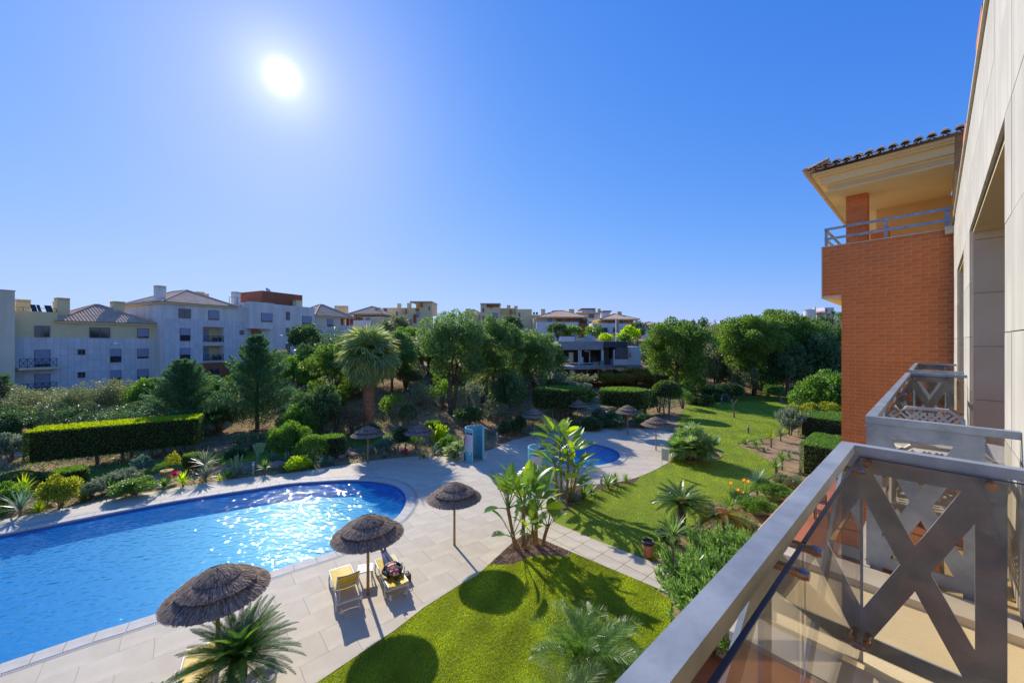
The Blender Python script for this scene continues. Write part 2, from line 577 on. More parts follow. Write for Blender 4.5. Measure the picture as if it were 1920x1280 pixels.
ISLAND = smooth(g2((1274, 852), (1287, 835), (1320, 836), (1348, 848), (1352, 858), (1310, 866), (1280, 864)), 3, True)
LAWN1 = [J1] + near_edge + [Vector((-6.4, 6.5)), Vector((-9, 3)), Vector((-3, -4))] + [Vector(W(0, 4.3)[:2]), Vector(W(9.5, 4.6)[:2]), Vector(W(11.4, 5.4)[:2])] + pl_[::-1]
LAWN2 = [J2] + pr_ + smooth(g2((1238, 1030), (1262, 1000), (1320, 975), (1372, 945), (1402, 925), (1425, 905), (1456, 886), (1447, 866), (1412, 846), (1383, 832), (1430, 822), (1478, 811), (1474, 795), (1490, 775), (1502, 760),
              (1490, 745), (1400, 742), (1340, 745), (1300, 757), (1280, 768), (1272, 785), (1272, 800)), 3) + g2((1287, 835), (1274, 852), (1250, 869), (1210, 889), (1157, 904), (1072, 912))
LAWN3 = smooth(g2((60, 915), (200, 898), (300, 884), (480, 862), (560, 850), (660, 838), (760, 826), (770, 815), (640, 815), (500, 835), (300, 862), (50, 892)), 3, True)

xs = np.concatenate([[-2500, -1200, -600, -300, -180, -120, -90, -75, -65, -58], np.arange(-52, 46, 1.6), [50, 56, 64, 75, 90, 120, 180, 300, 600, 1200, 2500]])
ys = np.concatenate([[-400, -100, -40, -20, -10], np.arange(-6, 76, 1.6), np.arange(78, 160, 6), [170, 200, 260, 400, 700, 1300, 2600]])
outer = [POOL, KID, DECK, PATH, MULCH1, MULCH2, ISLAND, LAWN1, LAWN2, LAWN3]
verts, edges = [], []
for poly in outer:
    b = len(verts); verts += [Vector((p[0], p[1])) for p in poly]
    edges += [(b + i, b + (i + 1) % len(poly)) for i in range(len(poly))]
rj = random.Random(3)
for x in xs:
    for y in ys:
        j = 0.25 if -50 < x < 44 and -4 < y < 74 else 0
        verts.append(Vector((x + rj.uniform(-j, j), y + rj.uniform(-j, j))))
cv, ce, cf, *_ = delaunay_2d_cdt(verts, edges, [], 0, 1e-4)
cv = np.array([(v[0], v[1]) for v in cv]); cf = np.array([list(f) for f in cf if len(f) == 3])
cx, cy = cv[cf].mean(axis=1).T
cls = np.zeros(len(cf), int)           # 0 soil
for k, poly in ((3, LAWN3), (2, LAWN2), (1, LAWN1), (5, MULCH1), (6, MULCH2), (7, ISLAND), (8, PATH), (9, DECK)):
    cls[pip(poly, cx, cy)] = k
cls[pip(MULCH1, cx, cy)] = 5
cls[pip(MULCH2, cx, cy)] = 6
cls[pip(POOL, cx, cy)] = -1
cls[pip(KID, cx, cy)] = -2


def region(name, k, mat_, dz, skirt=0.12, kind='structure', hz=True):
    sel = cf[cls == k]
    if len(sel) == 0: return None
    used, inv = np.unique(sel, return_inverse=True)
    q = inv.reshape(-1, 3)
    V = cv[used]
    Z = hf(V[:, 0], V[:, 1]) + dz
    V3 = np.column_stack([V, Z])
    e = np.concatenate([q[:, [0, 1]], q[:, [1, 2]], q[:, [2, 0]]])
    key = np.sort(e, axis=1)
    u, idx, cnt = np.unique(key, axis=0, return_index=True, return_counts=True)
    be = e[idx[cnt == 1]]
    # triangles wound upwards
    a, b, c = V3[q[:, 0]], V3[q[:, 1]], V3[q[:, 2]]
    flip = np.cross(b - a, c - a)[:, 2] < 0
    q[flip] = q[flip][:, ::-1]
    n = len(V3)
    low = V3.copy(); low[:, 2] -= skirt
    tri = [q]
    if skirt:
        tri.append(np.column_stack([be[:, 0], be[:, 1], be[:, 1] + n])); tri.append(np.column_stack([be[:, 0], be[:, 1] + n, be[:, 0] + n]))
        V3 = np.vstack([V3, low])
    me = npmesh(name, V3, np.vstack(tri), [mat_])
    o = bpy.data.objects.new(name, me); C.objects.link(o)
    if kind: o['kind'] = kind
    return o


def grassmat(name):
    m = bpy.data.materials.new(name)
    nt, b = nodes(m)
    tc = nt.nodes.new('ShaderNodeTexCoord')
    n1 = nt.nodes.new('ShaderNodeTexNoise'); n1.inputs['Scale'].default_value = 0.35; n1.inputs['Detail'].default_value = 5
    n2 = nt.nodes.new('ShaderNodeTexNoise'); n2.inputs['Scale'].default_value = 14; n2.inputs['Detail'].default_value = 8; n2.inputs['Roughness'].default_value = 0.75
    for n in (n1, n2): nt.links.new(tc.outputs['Object'], n.inputs['Vector'])
    ad = nt.nodes.new('ShaderNodeMath'); ad.operation = 'ADD'
    nt.links.new(n1.outputs['Fac'], ad.inputs[0]); nt.links.new(n2.outputs['Fac'], ad.inputs[1])
    hv = nt.nodes.new('ShaderNodeMath'); hv.operation = 'MULTIPLY'; hv.inputs[1].default_value = 0.5
    nt.links.new(ad.outputs[0], hv.inputs[0])
    cr = nt.nodes.new('ShaderNodeValToRGB')
    cr.color_ramp.elements[0].position = 0.33; cr.color_ramp.elements[1].position = 0.68
    cr.color_ramp.elements[0].color = (0.12, 0.145, 0.014, 1); cr.color_ramp.elements[1].color = (0.28, 0.35, 0.028, 1)
    e = cr.color_ramp.elements.new(0.5); e.color = (0.19, 0.27, 0.018, 1)
    nt.links.new(hv.outputs[0], cr.inputs[0]); nt.links.new(cr.outputs[0], b.inputs['Base Color'])
    b.inputs['Roughness'].default_value = 0.85; b.inputs['Specular IOR Level'].default_value = 0.2
    bp = nt.nodes.new('ShaderNodeBump'); bp.inputs['Strength'].default_value = 0.9; bp.inputs['Distance'].default_value = 0.05
    n3 = nt.nodes.new('ShaderNodeTexNoise'); n3.inputs['Scale'].default_value = 22; n3.inputs['Detail'].default_value = 4
    nt.links.new(tc.outputs['Object'], n3.inputs['Vector'])
    nt.links.new(n3.outputs['Fac'], bp.inputs['Height']); nt.links.new(bp.outputs[0], b.inputs['Normal'])
    return m


GRASS = grassmat('lawn_grass')
BLADE = leafmat('grass_blades', (0.105, 0.145, 0.014), (0.235, 0.285, 0.032), 0.45, 0.6, 0.25, c3=(0.40, 0.36, 0.12))
nt_, b_ = nodes(BLADE)      # dry and lush patches, faint mowing lanes
tc_ = nt_.nodes.new('ShaderNodeTexCoord'); nz_ = nt_.nodes.new('ShaderNodeTexNoise'); nz_.inputs['Scale'].default_value = 0.55; nz_.inputs['Detail'].default_value = 6
wv_ = nt_.nodes.new('ShaderNodeTexWave'); wv_.inputs['Scale'].default_value = 0.28; wv_.inputs['Distortion'].default_value = 1.5
mpg = nt_.nodes.new('ShaderNodeMapping'); mpg.inputs['Rotation'].default_value = (0, 0, R(20)); nt_.links.new(tc_.outputs['Object'], mpg.inputs[0]); nt_.links.new(mpg.outputs[0], wv_.inputs['Vector'])
nt_.links.new(tc_.outputs['Object'], nz_.inputs['Vector'])
m1_ = nt_.nodes.new('ShaderNodeMath'); m1_.operation = 'MULTIPLY_ADD'; m1_.inputs[1].default_value = 0.16; nt_.links.new(wv_.outputs['Fac'], m1_.inputs[0]); nt_.links.new(nz_.outputs['Fac'], m1_.inputs[2])
mr_ = nt_.nodes.new('ShaderNodeMapRange'); mr_.inputs['From Min'].default_value = .4; mr_.inputs['From Max'].default_value = .78; mr_.inputs['To Min'].default_value = .62; mr_.inputs['To Max'].default_value = 1.35
nt_.links.new(m1_.outputs[0], mr_.inputs['Value'])
for lk in [l for l in nt_.links if l.from_node.type == 'VALTORGB']:
    dst = lk.to_socket; src = lk.from_socket; nt_.links.remove(lk)
    h_ = nt_.nodes.new('ShaderNodeHueSaturation'); nt_.links.new(src, h_.inputs['Color']); nt_.links.new(mr_.outputs[0], h_.inputs['Value']); nt_.links.new(h_.outputs[0], dst)
SOIL = mat('sandy_soil', (0.46, 0.31, 0.16), (0.27, 0.17, 0.09), rough=1.0, scale=0.9, detail=9, bump=0.7, bscale=9, spec=0.1, speck=((0.10, 0.085, 0.03), 1.3, 0.60))
MULCH = mat('bark_mulch', (0.34, 0.23, 0.15), (0.14, 0.08, 0.05), rough=1.0, scale=16, bump=0.8, bscale=40, spec=0.1)
JOINT = mat('paving_bed', (0.56, 0.47, 0.36), (0.47, 0.39, 0.30), rough=0.95)
STONE = mat('limestone_paving', (0.64, 0.555, 0.415), (0.52, 0.445, 0.325), rough=0.72, scale=0.75, detail=7, bump=0.12, bscale=30, spec=0.3, lo=0.32, hi=0.62, speck=((0.45, 0.36, 0.25), 0.55, 0.60))
rnd_object(STONE, 0.045)
COPE = mat('coping_stone', (0.56, 0.53, 0.47), (0.47, 0.44, 0.38), rough=0.7, scale=2.5, bump=0.1, bscale=40, spec=0.3)
GRATE = mat('drain_grating', (0.50, 0.49, 0.46), (0.40, 0.39, 0.37), rough=0.6, scale=12)

region('ground', 0, SOIL, -0.045, 0)
region('lawn', 1, GRASS, -0.01)
region('lawn', 2, GRASS, -0.01)
region('lawn', 3, GRASS, -0.01)
region('mulch_bed', 5, MULCH, -0.02)
region('mulch_bed', 6, MULCH, -0.02)
region('soil_island', 7, SOIL, 0.03)
pool_deck = region('pool_deck', 9, JOINT, -0.012)
path_o = region('garden_path', 8, JOINT, -0.012)

# ---- paving slabs, each a piece of its own; joints are recessed gaps
COP, DRN = 0.42, 0.56
POOL_C, POOL_D = offset(POOL, COP), offset(POOL, DRN)
KID_C = offset(KID, 0.40); KID_D = offset(KID, 0.52)


def slabs(parent, poly, holes, su, sv, gap, stag, z0, z1, matx, limit, name='paving_slab', off=(0, 0)):
    """slabs on the grid of the house (t along D48), clipped to a region"""
    P2 = np.array([(p[0], p[1]) for p in poly])
    t = P2 @ np.array([0.747, 0.665]); n = P2 @ np.array([-0.665, 0.747])
    t0, t1, n0, n1 = t.min(), t.max(), n.min(), n.max()
    vs, es = [], []

    def addpoly(pl):
        b = len(vs); vs.extend([Vector((p[0], p[1])) for p in pl]); es.extend([(b + i, b + (i + 1) % len(pl)) for i in range(len(pl))])
    addpoly(poly)
    for h in holes: addpoly(h)
    cells = {}
    for j in range(int((n1 - n0) / sv) + 2):
        for i in range(-1, int((t1 - t0) / su) + 2):
            a = t0 + off[0] + i * su + (stag * su if j % 2 else 0); b = n0 + off[1] + j * sv
            cs = [(a + gap / 2, b + gap / 2), (a + su - gap / 2, b + gap / 2), (a + su - gap / 2, b + sv - gap / 2), (a + gap / 2, b + sv - gap / 2)]
            q = [Vector((-0.665 * v + 0.747 * u, 0.747 * v + 0.665 * u)) for u, v in cs]
            mx, my = np.mean([p.x for p in q]), np.mean([p.y for p in q])
            if my < 1 or abs(mx / max(my, 0.1)) > 1.75 and my < 40: continue
            cells[len(vs)] = 1
            addpoly(q)
    o = delaunay_2d_cdt(vs, es, [], 0, 1e-5)
    V = np.array([(v[0], v[1]) for v in o[0]]); T = np.array([list(f) for f in o[2] if len(f) == 3])
    c = V[T].mean(axis=1)
    tt = c @ np.array([0.747, 0.665]); nn = c @ np.array([-0.665, 0.747])
    ok = pip(poly, c[:, 0], c[:, 1])
    for h in holes: ok &= ~pip(h, c[:, 0], c[:, 1])
    j = np.floor((nn - n0 - off[1]) / sv).astype(int)
    sh = np.where(j % 2 == 1, stag * su, 0)
    i = np.floor((tt - t0 - off[0] - sh) / su).astype(int)
    fu = (tt - t0 - off[0] - sh) / su - i; fv = (nn - n0 - off[1]) / sv - j
    ok &= (fu * su > gap / 2) & (fu * su < su - gap / 2) & (fv * sv > gap / 2) & (fv * sv < sv - gap / 2)
    ok &= (c[:, 1] > 1.2) & (np.abs(c[:, 0]) < 1.7 * np.maximum(c[:, 1], 1))
    groups = {}
    for k in np.nonzero(ok)[0]: groups.setdefault((i[k], j[k]), []).append(k)
    items = []
    for g, ks in groups.items():
        tri = T[ks]
        area = 0.5 * np.abs(np.cross(V[tri[:, 1]] - V[tri[:, 0]], V[tri[:, 2]] - V[tri[:, 0]])).sum()
        if area < 0.003: continue
        cc = V[tri].mean(axis=(0, 1))
        items.append((area / max(cc[1], 3) ** 3, tri, cc))
    items.sort(key=lambda x: -x[0])
    rest_v, rest_f, nb = [], [], 0
    rr = random.Random(5)
    for k, (_, tri, cc) in enumerate(items):
        used, inv = np.unique(tri, return_inverse=True)
        q = inv.reshape(-1, 3); P3 = V[used] - (cc if k < limit else 0)
        zt = z1 + rr.uniform(-0.0015, 0.0015)
        V3 = np.column_stack([P3, np.full(len(P3), zt)])
        e = np.concatenate([q[:, [0, 1]], q[:, [1, 2]], q[:, [2, 0]]]); key = np.sort(e, axis=1)
        u, idx, cnt = np.unique(key, axis=0, return_index=True, return_counts=True)
        be = e[idx[cnt == 1]]; n_ = len(V3)
        low = V3.copy(); low[:, 2] = z0
        V3 = np.vstack([V3, low])
        a_, b_, c_ = V3[q[:, 0]], V3[q[:, 1]], V3[q[:, 2]]
        fl = np.cross(b_ - a_, c_ - a_)[:, 2] < 0; q[fl] = q[fl][:, ::-1]
        F = np.vstack([q, np.column_stack([be[:, 0], be[:, 1], be[:, 1] + n_]), np.column_stack([be[:, 0], be[:, 1] + n_, be[:, 0] + n_])])
        if k < limit:
            o_ = bpy.data.objects.new(name, npmesh(name, V3, F, [matx])); C.objects.link(o_); adopt(o_, parent)
            o_.location = (cc[0], cc[1], 0)
        else:
            rest_v.append(V3); rest_f.append(F + nb); nb += len(V3)
    if rest_v:
        o_ = bpy.data.objects.new('far_' + name + 's', npmesh(name, np.vstack(rest_v), np.vstack(rest_f), [matx])); C.objects.link(o_); adopt(o_, parent)
        o_['kind'] = 'stuff'
    return len(items)


slabs(pool_deck, DECK, [POOL_D, KID_D], 1.35, 0.9, 0.007, 0.5, -0.011, 0.006, STONE, 298, off=(-0.5, -0.35))
slabs(path_o, PATH, [], 0.62, 0.92, 0.02, 0.0, -0.011, 0.006, STONE, 290, off=(-0.2, 0.1))


def band(name, inner, outer_, z0, z1, m, parent, pieces=0, gap=0.01, kind=None):
    """ring between two outlines with the same number of points; cut into pieces"""
    n = len(inner)
    if not pieces:
        mb = MB()
        for i in range(n):
            a, b, c, d = inner[i], inner[(i + 1) % n], outer_[(i + 1) % n], outer_[i]
            mb.add([(a.x, a.y, z1), (b.x, b.y, z1), (c.x, c.y, z1), (d.x, d.y, z1), (a.x, a.y, z0), (b.x, b.y, z0), (c.x, c.y, z0), (d.x, d.y, z0)],
                   [(0, 1, 2, 3), (0, 4, 5, 1), (3, 2, 6, 7)])
        return mb.obj(name, m, parent)
    for i in range(n):
        a, b, c, d = inner[i], inner[(i + 1) % n], outer_[(i + 1) % n], outer_[i]
        L = (b - a).length
        k = max(1, round(L / pieces))
        if (a.y < 1 and b.y < 1) or (abs(a.x) > 1.7 * abs(a.y) and abs(b.x) > 1.7 * abs(b.y)): continue
        for j in range(k):
            g = gap / L
            f0, f1 = j / k + g / 2, (j + 1) / k - g / 2
            q = [a.lerp(b, f0), a.lerp(b, f1), d.lerp(c, f1), d.lerp(c, f0)]
            cc = sum(q, Vector((0, 0))) / 4
            mb = MB(); mb.prism([p - cc for p in q], z0, z1)
            mb.obj(name, m, parent, loc=(cc.x, cc.y, 0))


band('coping_stone', offset(POOL, -0.03), POOL_C, -0.06, 0.014, COPE, pool_deck, 0.62, 0.012)
band('coping_stone', offset(KID, -0.03), KID_C, -0.06, 0.014, COPE, pool_deck, 0.65, 0.012)
# drain channel: dark trough with thin crossbars
mb = MB()
DARKM = flat('trough_dark', (0.10, 0.10, 0.10), 0.9)
band('drain_channel', POOL_C, POOL_D, -0.02, -0.003, DARKM, pool_deck)
band('drain_channel', KID_C, KID_D, -0.02, -0.003, DARKM, pool_deck)
gb = MB()
for I_, O_ in ((POOL_C, POOL_D), (KID_C, KID_D)):
    for i in range(len(I_)):
        a, b, c, d = I_[i], I_[(i + 1) % len(I_)], O_[(i + 1) % len(I_)], O_[i]
        k = int((b - a).length / 0.045)
        if k == 0 or (a.y < 4 and b.y < 4): continue
        for j in range(k):
            p, q = a.lerp(b, (j + .5) / k), d.lerp(c, (j + .5) / k)
            if abs(p.x) > 1.5 * p.y: continue
            gb.bar((p.x, p.y, 0.003), (q.x, q.y, 0.003), 0.026, 0.012)
g_ = gb.obj('drain_grating', GRATE, pool_deck); g_['kind'] = 'stuff'

# ---- the two basins
def tilemat(name, c1, c2):
    m = mat(name, c1, c2, rough=0.5, scale=1.6, detail=9, lo=0.3, hi=0.7)
    return m


PT = tilemat('pool_lining', (0.026, 0.25, 0.55), (0.018, 0.22, 0.52))
PW = tilemat('pool_wall_lining', (0.015, 0.24, 0.66), (0.012, 0.20, 0.60))


def watermat(name, sc_, st):
    m = bpy.data.materials.new(name); m.use_nodes = True
    nt = m.node_tree; nt.nodes.clear()
    N = nt.nodes.new
    o = N('ShaderNodeOutputMaterial')
    t = N('ShaderNodeBsdfTransparent'); t.inputs[0].default_value = (0.60, 0.96, 1.0, 1)
    df = N('ShaderNodeBsdfDiffuse'); df.inputs[0].default_value = (0.010, 0.30, 0.68, 1)      # light scattered back by the water itself
    md = N('ShaderNodeMixShader'); md.inputs[0].default_value = 0.30
    nt.links.new(t.outputs[0], md.inputs[1]); nt.links.new(df.outputs[0], md.inputs[2])
    g = N('ShaderNodeBsdfGlossy'); g.inputs['Roughness'].default_value = 0.028
    mx = N('ShaderNodeMixShader')
    tc = N('ShaderNodeTexCoord')
    mp = N('ShaderNodeMapping'); mp.inputs['Rotation'].default_value = (0, 0, R(35)); mp.inputs['Scale'].default_value = (1.0, 1.7, 1)
    nt.links.new(tc.outputs['Object'], mp.inputs[0])
    a = N('ShaderNodeTexNoise'); a.inputs['Scale'].default_value = sc_; a.inputs['Detail'].default_value = 0.3; a.inputs['Roughness'].default_value = 0.5
    b = N('ShaderNodeTexNoise'); b.inputs['Scale'].default_value = sc_ * 0.22; b.inputs['Detail'].default_value = 2
    nt.links.new(mp.outputs[0], a.inputs['Vector']); nt.links.new(mp.outputs[0], b.inputs['Vector'])
    b1 = N('ShaderNodeBump'); b1.inputs['Distance'].default_value = st; b1.inputs['Strength'].default_value = 1
    b2 = N('ShaderNodeBump'); b2.inputs['Distance'].default_value = st * 0.95; b2.inputs['Strength'].default_value = 1
    nt.links.new(a.outputs['Fac'], b1.inputs['Height']); nt.links.new(b.outputs['Fac'], b2.inputs['Height'])
    nt.links.new(b1.outputs[0], b2.inputs['Normal'])
    nt.links.new(b2.outputs[0], g.inputs['Normal'])
    nt.links.new(schlick(nt, 0.02, b2.outputs[0]), mx.inputs[0]); nt.links.new(md.outputs[0], mx.inputs[1]); nt.links.new(g.outputs[0], mx.inputs[2])
    nt.links.new(mx.outputs[0], o.inputs[0])
    return m


WATER = watermat('pool_water', 4.5, 0.048)


def basin(poly, depth, wl, nm):
    n = len(poly)
    if sum(poly[i].x * poly[(i + 1) % n].y - poly[(i + 1) % n].x * poly[i].y for i in range(n)) < 0: poly = poly[::-1]      # water faces up
    mb = MB(); mb.add([(p.x, p.y, -depth) for p in poly], [tuple(range(n))])
    f = mb.obj('pool_floor', PT); f['kind'] = 'structure'
    mb = MB()
    for i in range(n):
        a, b = poly[i], poly[(i + 1) % n]
        mb.add([(a.x, a.y, -depth), (b.x, b.y, -depth), (b.x, b.y, -0.05), (a.x, a.y, -0.05)], [(0, 1, 2, 3)])
    mb.obj('pool_wall', PW)['kind'] = 'structure'
    mb = MB(); mb.add([(p.x, p.y, wl) for p in offset(poly, 0.002)], [tuple(range(n))])
    mb.obj('water', WATER)['kind'] = 'structure'


basin(POOL, 0.62, -0.13, 'main')
basin(KID, 0.38, -0.10, 'kids')

# ---- real blades on the near lawns
def blades(poly, n, h, name, ymax=60):
    P2 = np.array([(p[0], p[1]) for p in poly]); rg = np.random.default_rng(4)
    lo, hi = P2.min(0), P2.max(0)
    X = rg.uniform(lo[0], hi[0], n * 3); Y = rg.uniform(max(lo[1], 5.0), min(hi[1], ymax), n * 3)
    ok = pip(poly, X, Y) & (rg.random(n * 3) < np.clip((9.0 / Y) ** 1.2, 0, 1)) & (np.abs(X) < 1.45 * Y)
    for h_ in (MULCH1, MULCH2, ISLAND, PATH): ok &= ~pip(h_, X, Y)
    X, Y = X[ok][:n], Y[ok][:n]
    k = len(X)
    s = np.clip(Y / 11.0, 0.8, 2.6)
    a = rg.uniform(0, 2 * np.pi, k); L = rg.uniform(0.6, 1.25, k) * h * s ** 0.3; wd = 0.008 * s
    lean = rg.uniform(0.15, 0.9, k) * L; la = rg.uniform(0, 2 * np.pi, k)
    z = hf(X, Y) - 0.012
    p0 = np.column_stack([X - wd * np.cos(a), Y - wd * np.sin(a), z]); p1 = np.column_stack([X + wd * np.cos(a), Y + wd * np.sin(a), z])
    p2 = np.column_stack([X + lean * np.cos(la), Y + lean * np.sin(la), z + L])
    V = np.stack([p0, p1, p2], 1).reshape(-1, 3)
    o = bpy.data.objects.new('grass', npmesh(name, V, np.arange(3 * k).reshape(-1, 3), [BLADE])); C.objects.link(o)
    o['kind'] = 'stuff'


blades(LAWN1, 170000, 0.045, 'grass')
blades(LAWN2, 150000, 0.05, 'grass', 48)

# ================================================================ PLANT GENERATORS
def unit(v): return v / np.maximum(np.linalg.norm(v, axis=1, keepdims=True), 1e-9)


def leafquads(Pp, Dd, L, Wd, rg, fold=0.0):
    """rhombic leaves: base, side, tip, side"""
    n = len(Pp)
    L = np.broadcast_to(L, (n,))[:, None]; Wd = np.broadcast_to(Wd, (n,))[:, None]
    rnd = unit(rg.normal(size=(n, 3)))
    s = unit(np.cross(Dd, rnd))
    u = unit(np.cross(s, Dd))
    mid = Pp + Dd * L * 0.45 + u * L * fold
    V = np.stack([Pp, mid + s * Wd * 0.5, Pp + Dd * L, mid - s * Wd * 0.5], 1).reshape(-1, 3)
    return V, np.arange(4 * n).reshape(-1, 4)


def clumpcloud(centers, radii, n, L, Wd, rg, out=1.0, up=0.35, rnd=0.7, shell=0.55):
    centers = np.asarray(centers, float); radii = np.asarray(radii, float)
    if radii.ndim == 1: radii = np.repeat(radii[:, None], 3, 1)
    wgt = radii.mean(1) ** 2; wgt /= wgt.sum()
    idx = rg.choice(len(centers), n, p=wgt)
    d = unit(rg.normal(size=(n, 3)))
    r = shell + (1 - shell) * rg.random(n) ** 0.6
    Pp = centers[idx] + d * radii[idx] * r[:, None]
    Dd = unit(d * out + rg.normal(size=(n, 3)) * rnd + np.array([0, 0, up]))
    sz = rg.uniform(0.7, 1.3, n)
    return leafquads(Pp, Dd, L * sz, Wd * sz, rg)


CACHE = {}


def bush_mesh(kind, rel, seed, cover=1.3):
    """bush of radius 1 standing on z=0; rel = leaf length / radius"""
    rel = max(0.035, round(rel * 25) / 25)
    key = (kind, rel, seed, cover)
    if key in CACHE: return CACHE[key]
    rg = np.random.default_rng(seed * 13 + 5)
    if kind == 'loose':
        k = 34
        d = unit(rg.normal(size=(k, 3))); d[:, 2] = np.abs(d[:, 2]) * 1.0 - 0.1
        c = d * rg.uniform(0.35, 0.86, (k, 1)) * np.array([1, 1, 0.85]) + [0, 0, 0.66]
        r = rg.uniform(0.14, 0.34, k)
        area = (4 * np.pi * r ** 2).sum() * 0.6
        L, Wd = rel, rel * 0.5
        V, Q = clumpcloud(c, r, int(min(14000, cover * area / (L * Wd * 0.5))), L, Wd, rg, up=0.4)
    elif kind == 'round':
        n = int(min(14000, cover * 9.5 / (rel * rel * 0.25)))
        d = unit(rg.normal(size=(n, 3))); d[:, 2] = np.where(d[:, 2] < -0.45, -d[:, 2], d[:, 2])
        P_ = d * (0.93 + 0.07 * rg.random((n, 1))) * np.array([1, 1, 0.85]) + [0, 0, 0.72]
        V, Q = leafquads(P_, unit(d + rg.normal(size=(n, 3)) * 0.7), rel * 0.9, rel * 0.5, rg)
    elif kind == 'spiky':      # lance leaves on upright stems
        st = int(70)
        az = rg.uniform(0, 2 * np.pi, st); ti = rg.uniform(0.05, 0.95, st) ** 0.8
        dirs = np.column_stack([np.cos(az) * ti, np.sin(az) * ti, np.ones(st) * 1.1]); dirs = unit(dirs)
        ln = rg.uniform(0.9, 1.45, st)
        L, Wd = rel * 1.6, rel * 0.34
        n = int(min(13000, cover * 16 / (L * Wd * 0.5)))
        s = rg.integers(0, st, n); f = rg.uniform(0.25, 1.0, n) ** 0.7
        P_ = dirs[s] * (ln[s] * f)[:, None] + rg.normal(size=(n, 3)) * 0.03 + np.column_stack([np.cos(az[s]), np.sin(az[s]), 0 * s]) * (0.35 * f ** 2 * ti[s])[:, None]
        Dd = unit(dirs[s] * 0.9 + rg.normal(size=(n, 3)) * 0.55)
        V, Q = leafquads(P_, Dd, L * rg.uniform(0.7, 1.2, n), Wd, rg)
    elif kind == 'thin':       # sparse, twiggy
        k = 16
        d = unit(rg.normal(size=(k, 3))); d[:, 2] = np.abs(d[:, 2])
        c = d * rg.uniform(0.4, 0.85, (k, 1)) + [0, 0, 0.55]
        r = rg.uniform(0.16, 0.30, k)
        L, Wd = rel, rel * 0.5
        V, Q = clumpcloud(c, r, int(min(9000, cover * 3.5 / (L * Wd * 0.5))), L, Wd, rg, shell=0.2, rnd=1.0)
    V[:, 2] = np.maximum(V[:, 2], 0.01)
    CACHE[key] = npmesh(kind + '_foliage', V, Q)
    return CACHE[key]


def stems_mesh(seed, k=7, h=0.8, sp=0.45, r=0.035):
    key = ('stem', seed, k, h, sp, r)
    if key in CACHE: return CACHE[key]
    rr = random.Random(seed)
    mb = MB()
    for i in range(k):
        a = rr.uniform(0, 6.28); q = rr.uniform(0.3, 1.0) * sp
        mb.tube([(0.05 * math.cos(a), 0.05 * math.sin(a), -0.05), (q * 0.5 * math.cos(a), q * 0.5 * math.sin(a), h * 0.5), (q * math.cos(a), q * math.sin(a), h)], [r, r * 0.75, r * 0.4], 5)
    CACHE[key] = mb.mesh('stems', [BARKG])
    return CACHE[key]


NB = [0]


def bush(px, py, wpx, label, kind='loose', m='green', h=1.0, cat='shrub', Y=None, name='shrub', stems=True, sd=None, cover=1.3, sy=1.0, group=None, leafpx=2.3):
    """shrub with its base at a pixel, wpx wide in the photograph; h = height / width-of-one-radius factor"""
    p = G(px, py) if Y is None else A(px, Y, z=float(hf((px - 960) / F_PX * Y, Y)))
    r = wpx / 2 * p.y / F_PX
    NB[0] += 1
    sd = sd or (NB[0] % 4 + 1)
    leaf = max(0.05, leafpx * p.y / 377.0 * 0.8)
    root = thing(name, label, cat, (p.x, p.y, p.z - 0.02), NB[0] * 1.7, group)
    obj('foliage', bush_mesh(kind, min(0.3, leaf / r), sd, cover), root, LEAF[m], scale=(r, r * sy, r * h))
    if stems: obj('stems', stems_mesh(NB[0] % 3, h=0.9), root, BARKG, scale=(r, r * sy, r * h))
    return root


def rosette_mesh(n, L, Wd, elev, droop, seed, seg=3):
    key = ('ros', n, L, Wd, elev, droop, seed)
    if key in CACHE: return CACHE[key]
    rr = random.Random(seed)
    V, Q = [], []
    for i in range(n):
        a = i * 2.39996 + rr.uniform(-0.2, 0.2); f = i / n
        e0 = math.radians(elev[0] + (elev[1] - elev[0]) * (1 - f) + rr.uniform(-6, 6))
        Li = L * rr.uniform(0.85, 1.1) * (0.75 + 0.25 * (1 - f))
        pts = []; x = z = 0.0; e = e0
        for k in range(seg + 1):
            pts.append((x, z)); x += math.cos(e) * Li / seg; z += math.sin(e) * Li / seg; e -= droop / seg
        sd = (-math.sin(a), math.cos(a))
        b = len(V)
        for k, (x, z) in enumerate(pts):
            w_ = Wd / 2 * [0.7, 1.0, 0.75, 0.05][min(3, int(k * 3 / seg))]
            for s in (-1, 1): V.append((x * math.cos(a) + sd[0] * w_ * s, x * math.sin(a) + sd[1] * w_ * s, z + abs(s) * 0.0))
        for k in range(seg): Q.append((b + 2 * k, b + 2 * k + 1, b + 2 * k + 3, b + 2 * k + 2))
    CACHE[key] = npmesh('rosette', V, Q)
    return CACHE[key]


def yucca(px, py, L, label, m='green', stem=0.0, name='yucca', cat='yucca', n=26, wd=0.045, elev=(5, 80), droop=0.35, group=None, heads=1):
    p = G(px, py)
    NB[0] += 1
    root = thing(name, label, cat, p, NB[0] * 2.1, group)
    me = rosette_mesh(n, 1.0, wd / L, elev, droop, NB[0] % 3)
    for k in range(heads):
        ox = 0.22 * k * L; 
        obj('leaf_rosette', me, root, LEAF[m], loc=(ox, 0.1 * k, stem * (1 - 0.3 * k)), scale=L)
    if stem > 0.05:
        mb = MB(); mb.tube([(0, 0, -0.05), (0.02, 0.01, stem * 0.6), (0, 0, stem + 0.05)], [0.06, 0.05, 0.055], 7)
        mb.obj('stem', BARKG, root)
    return root


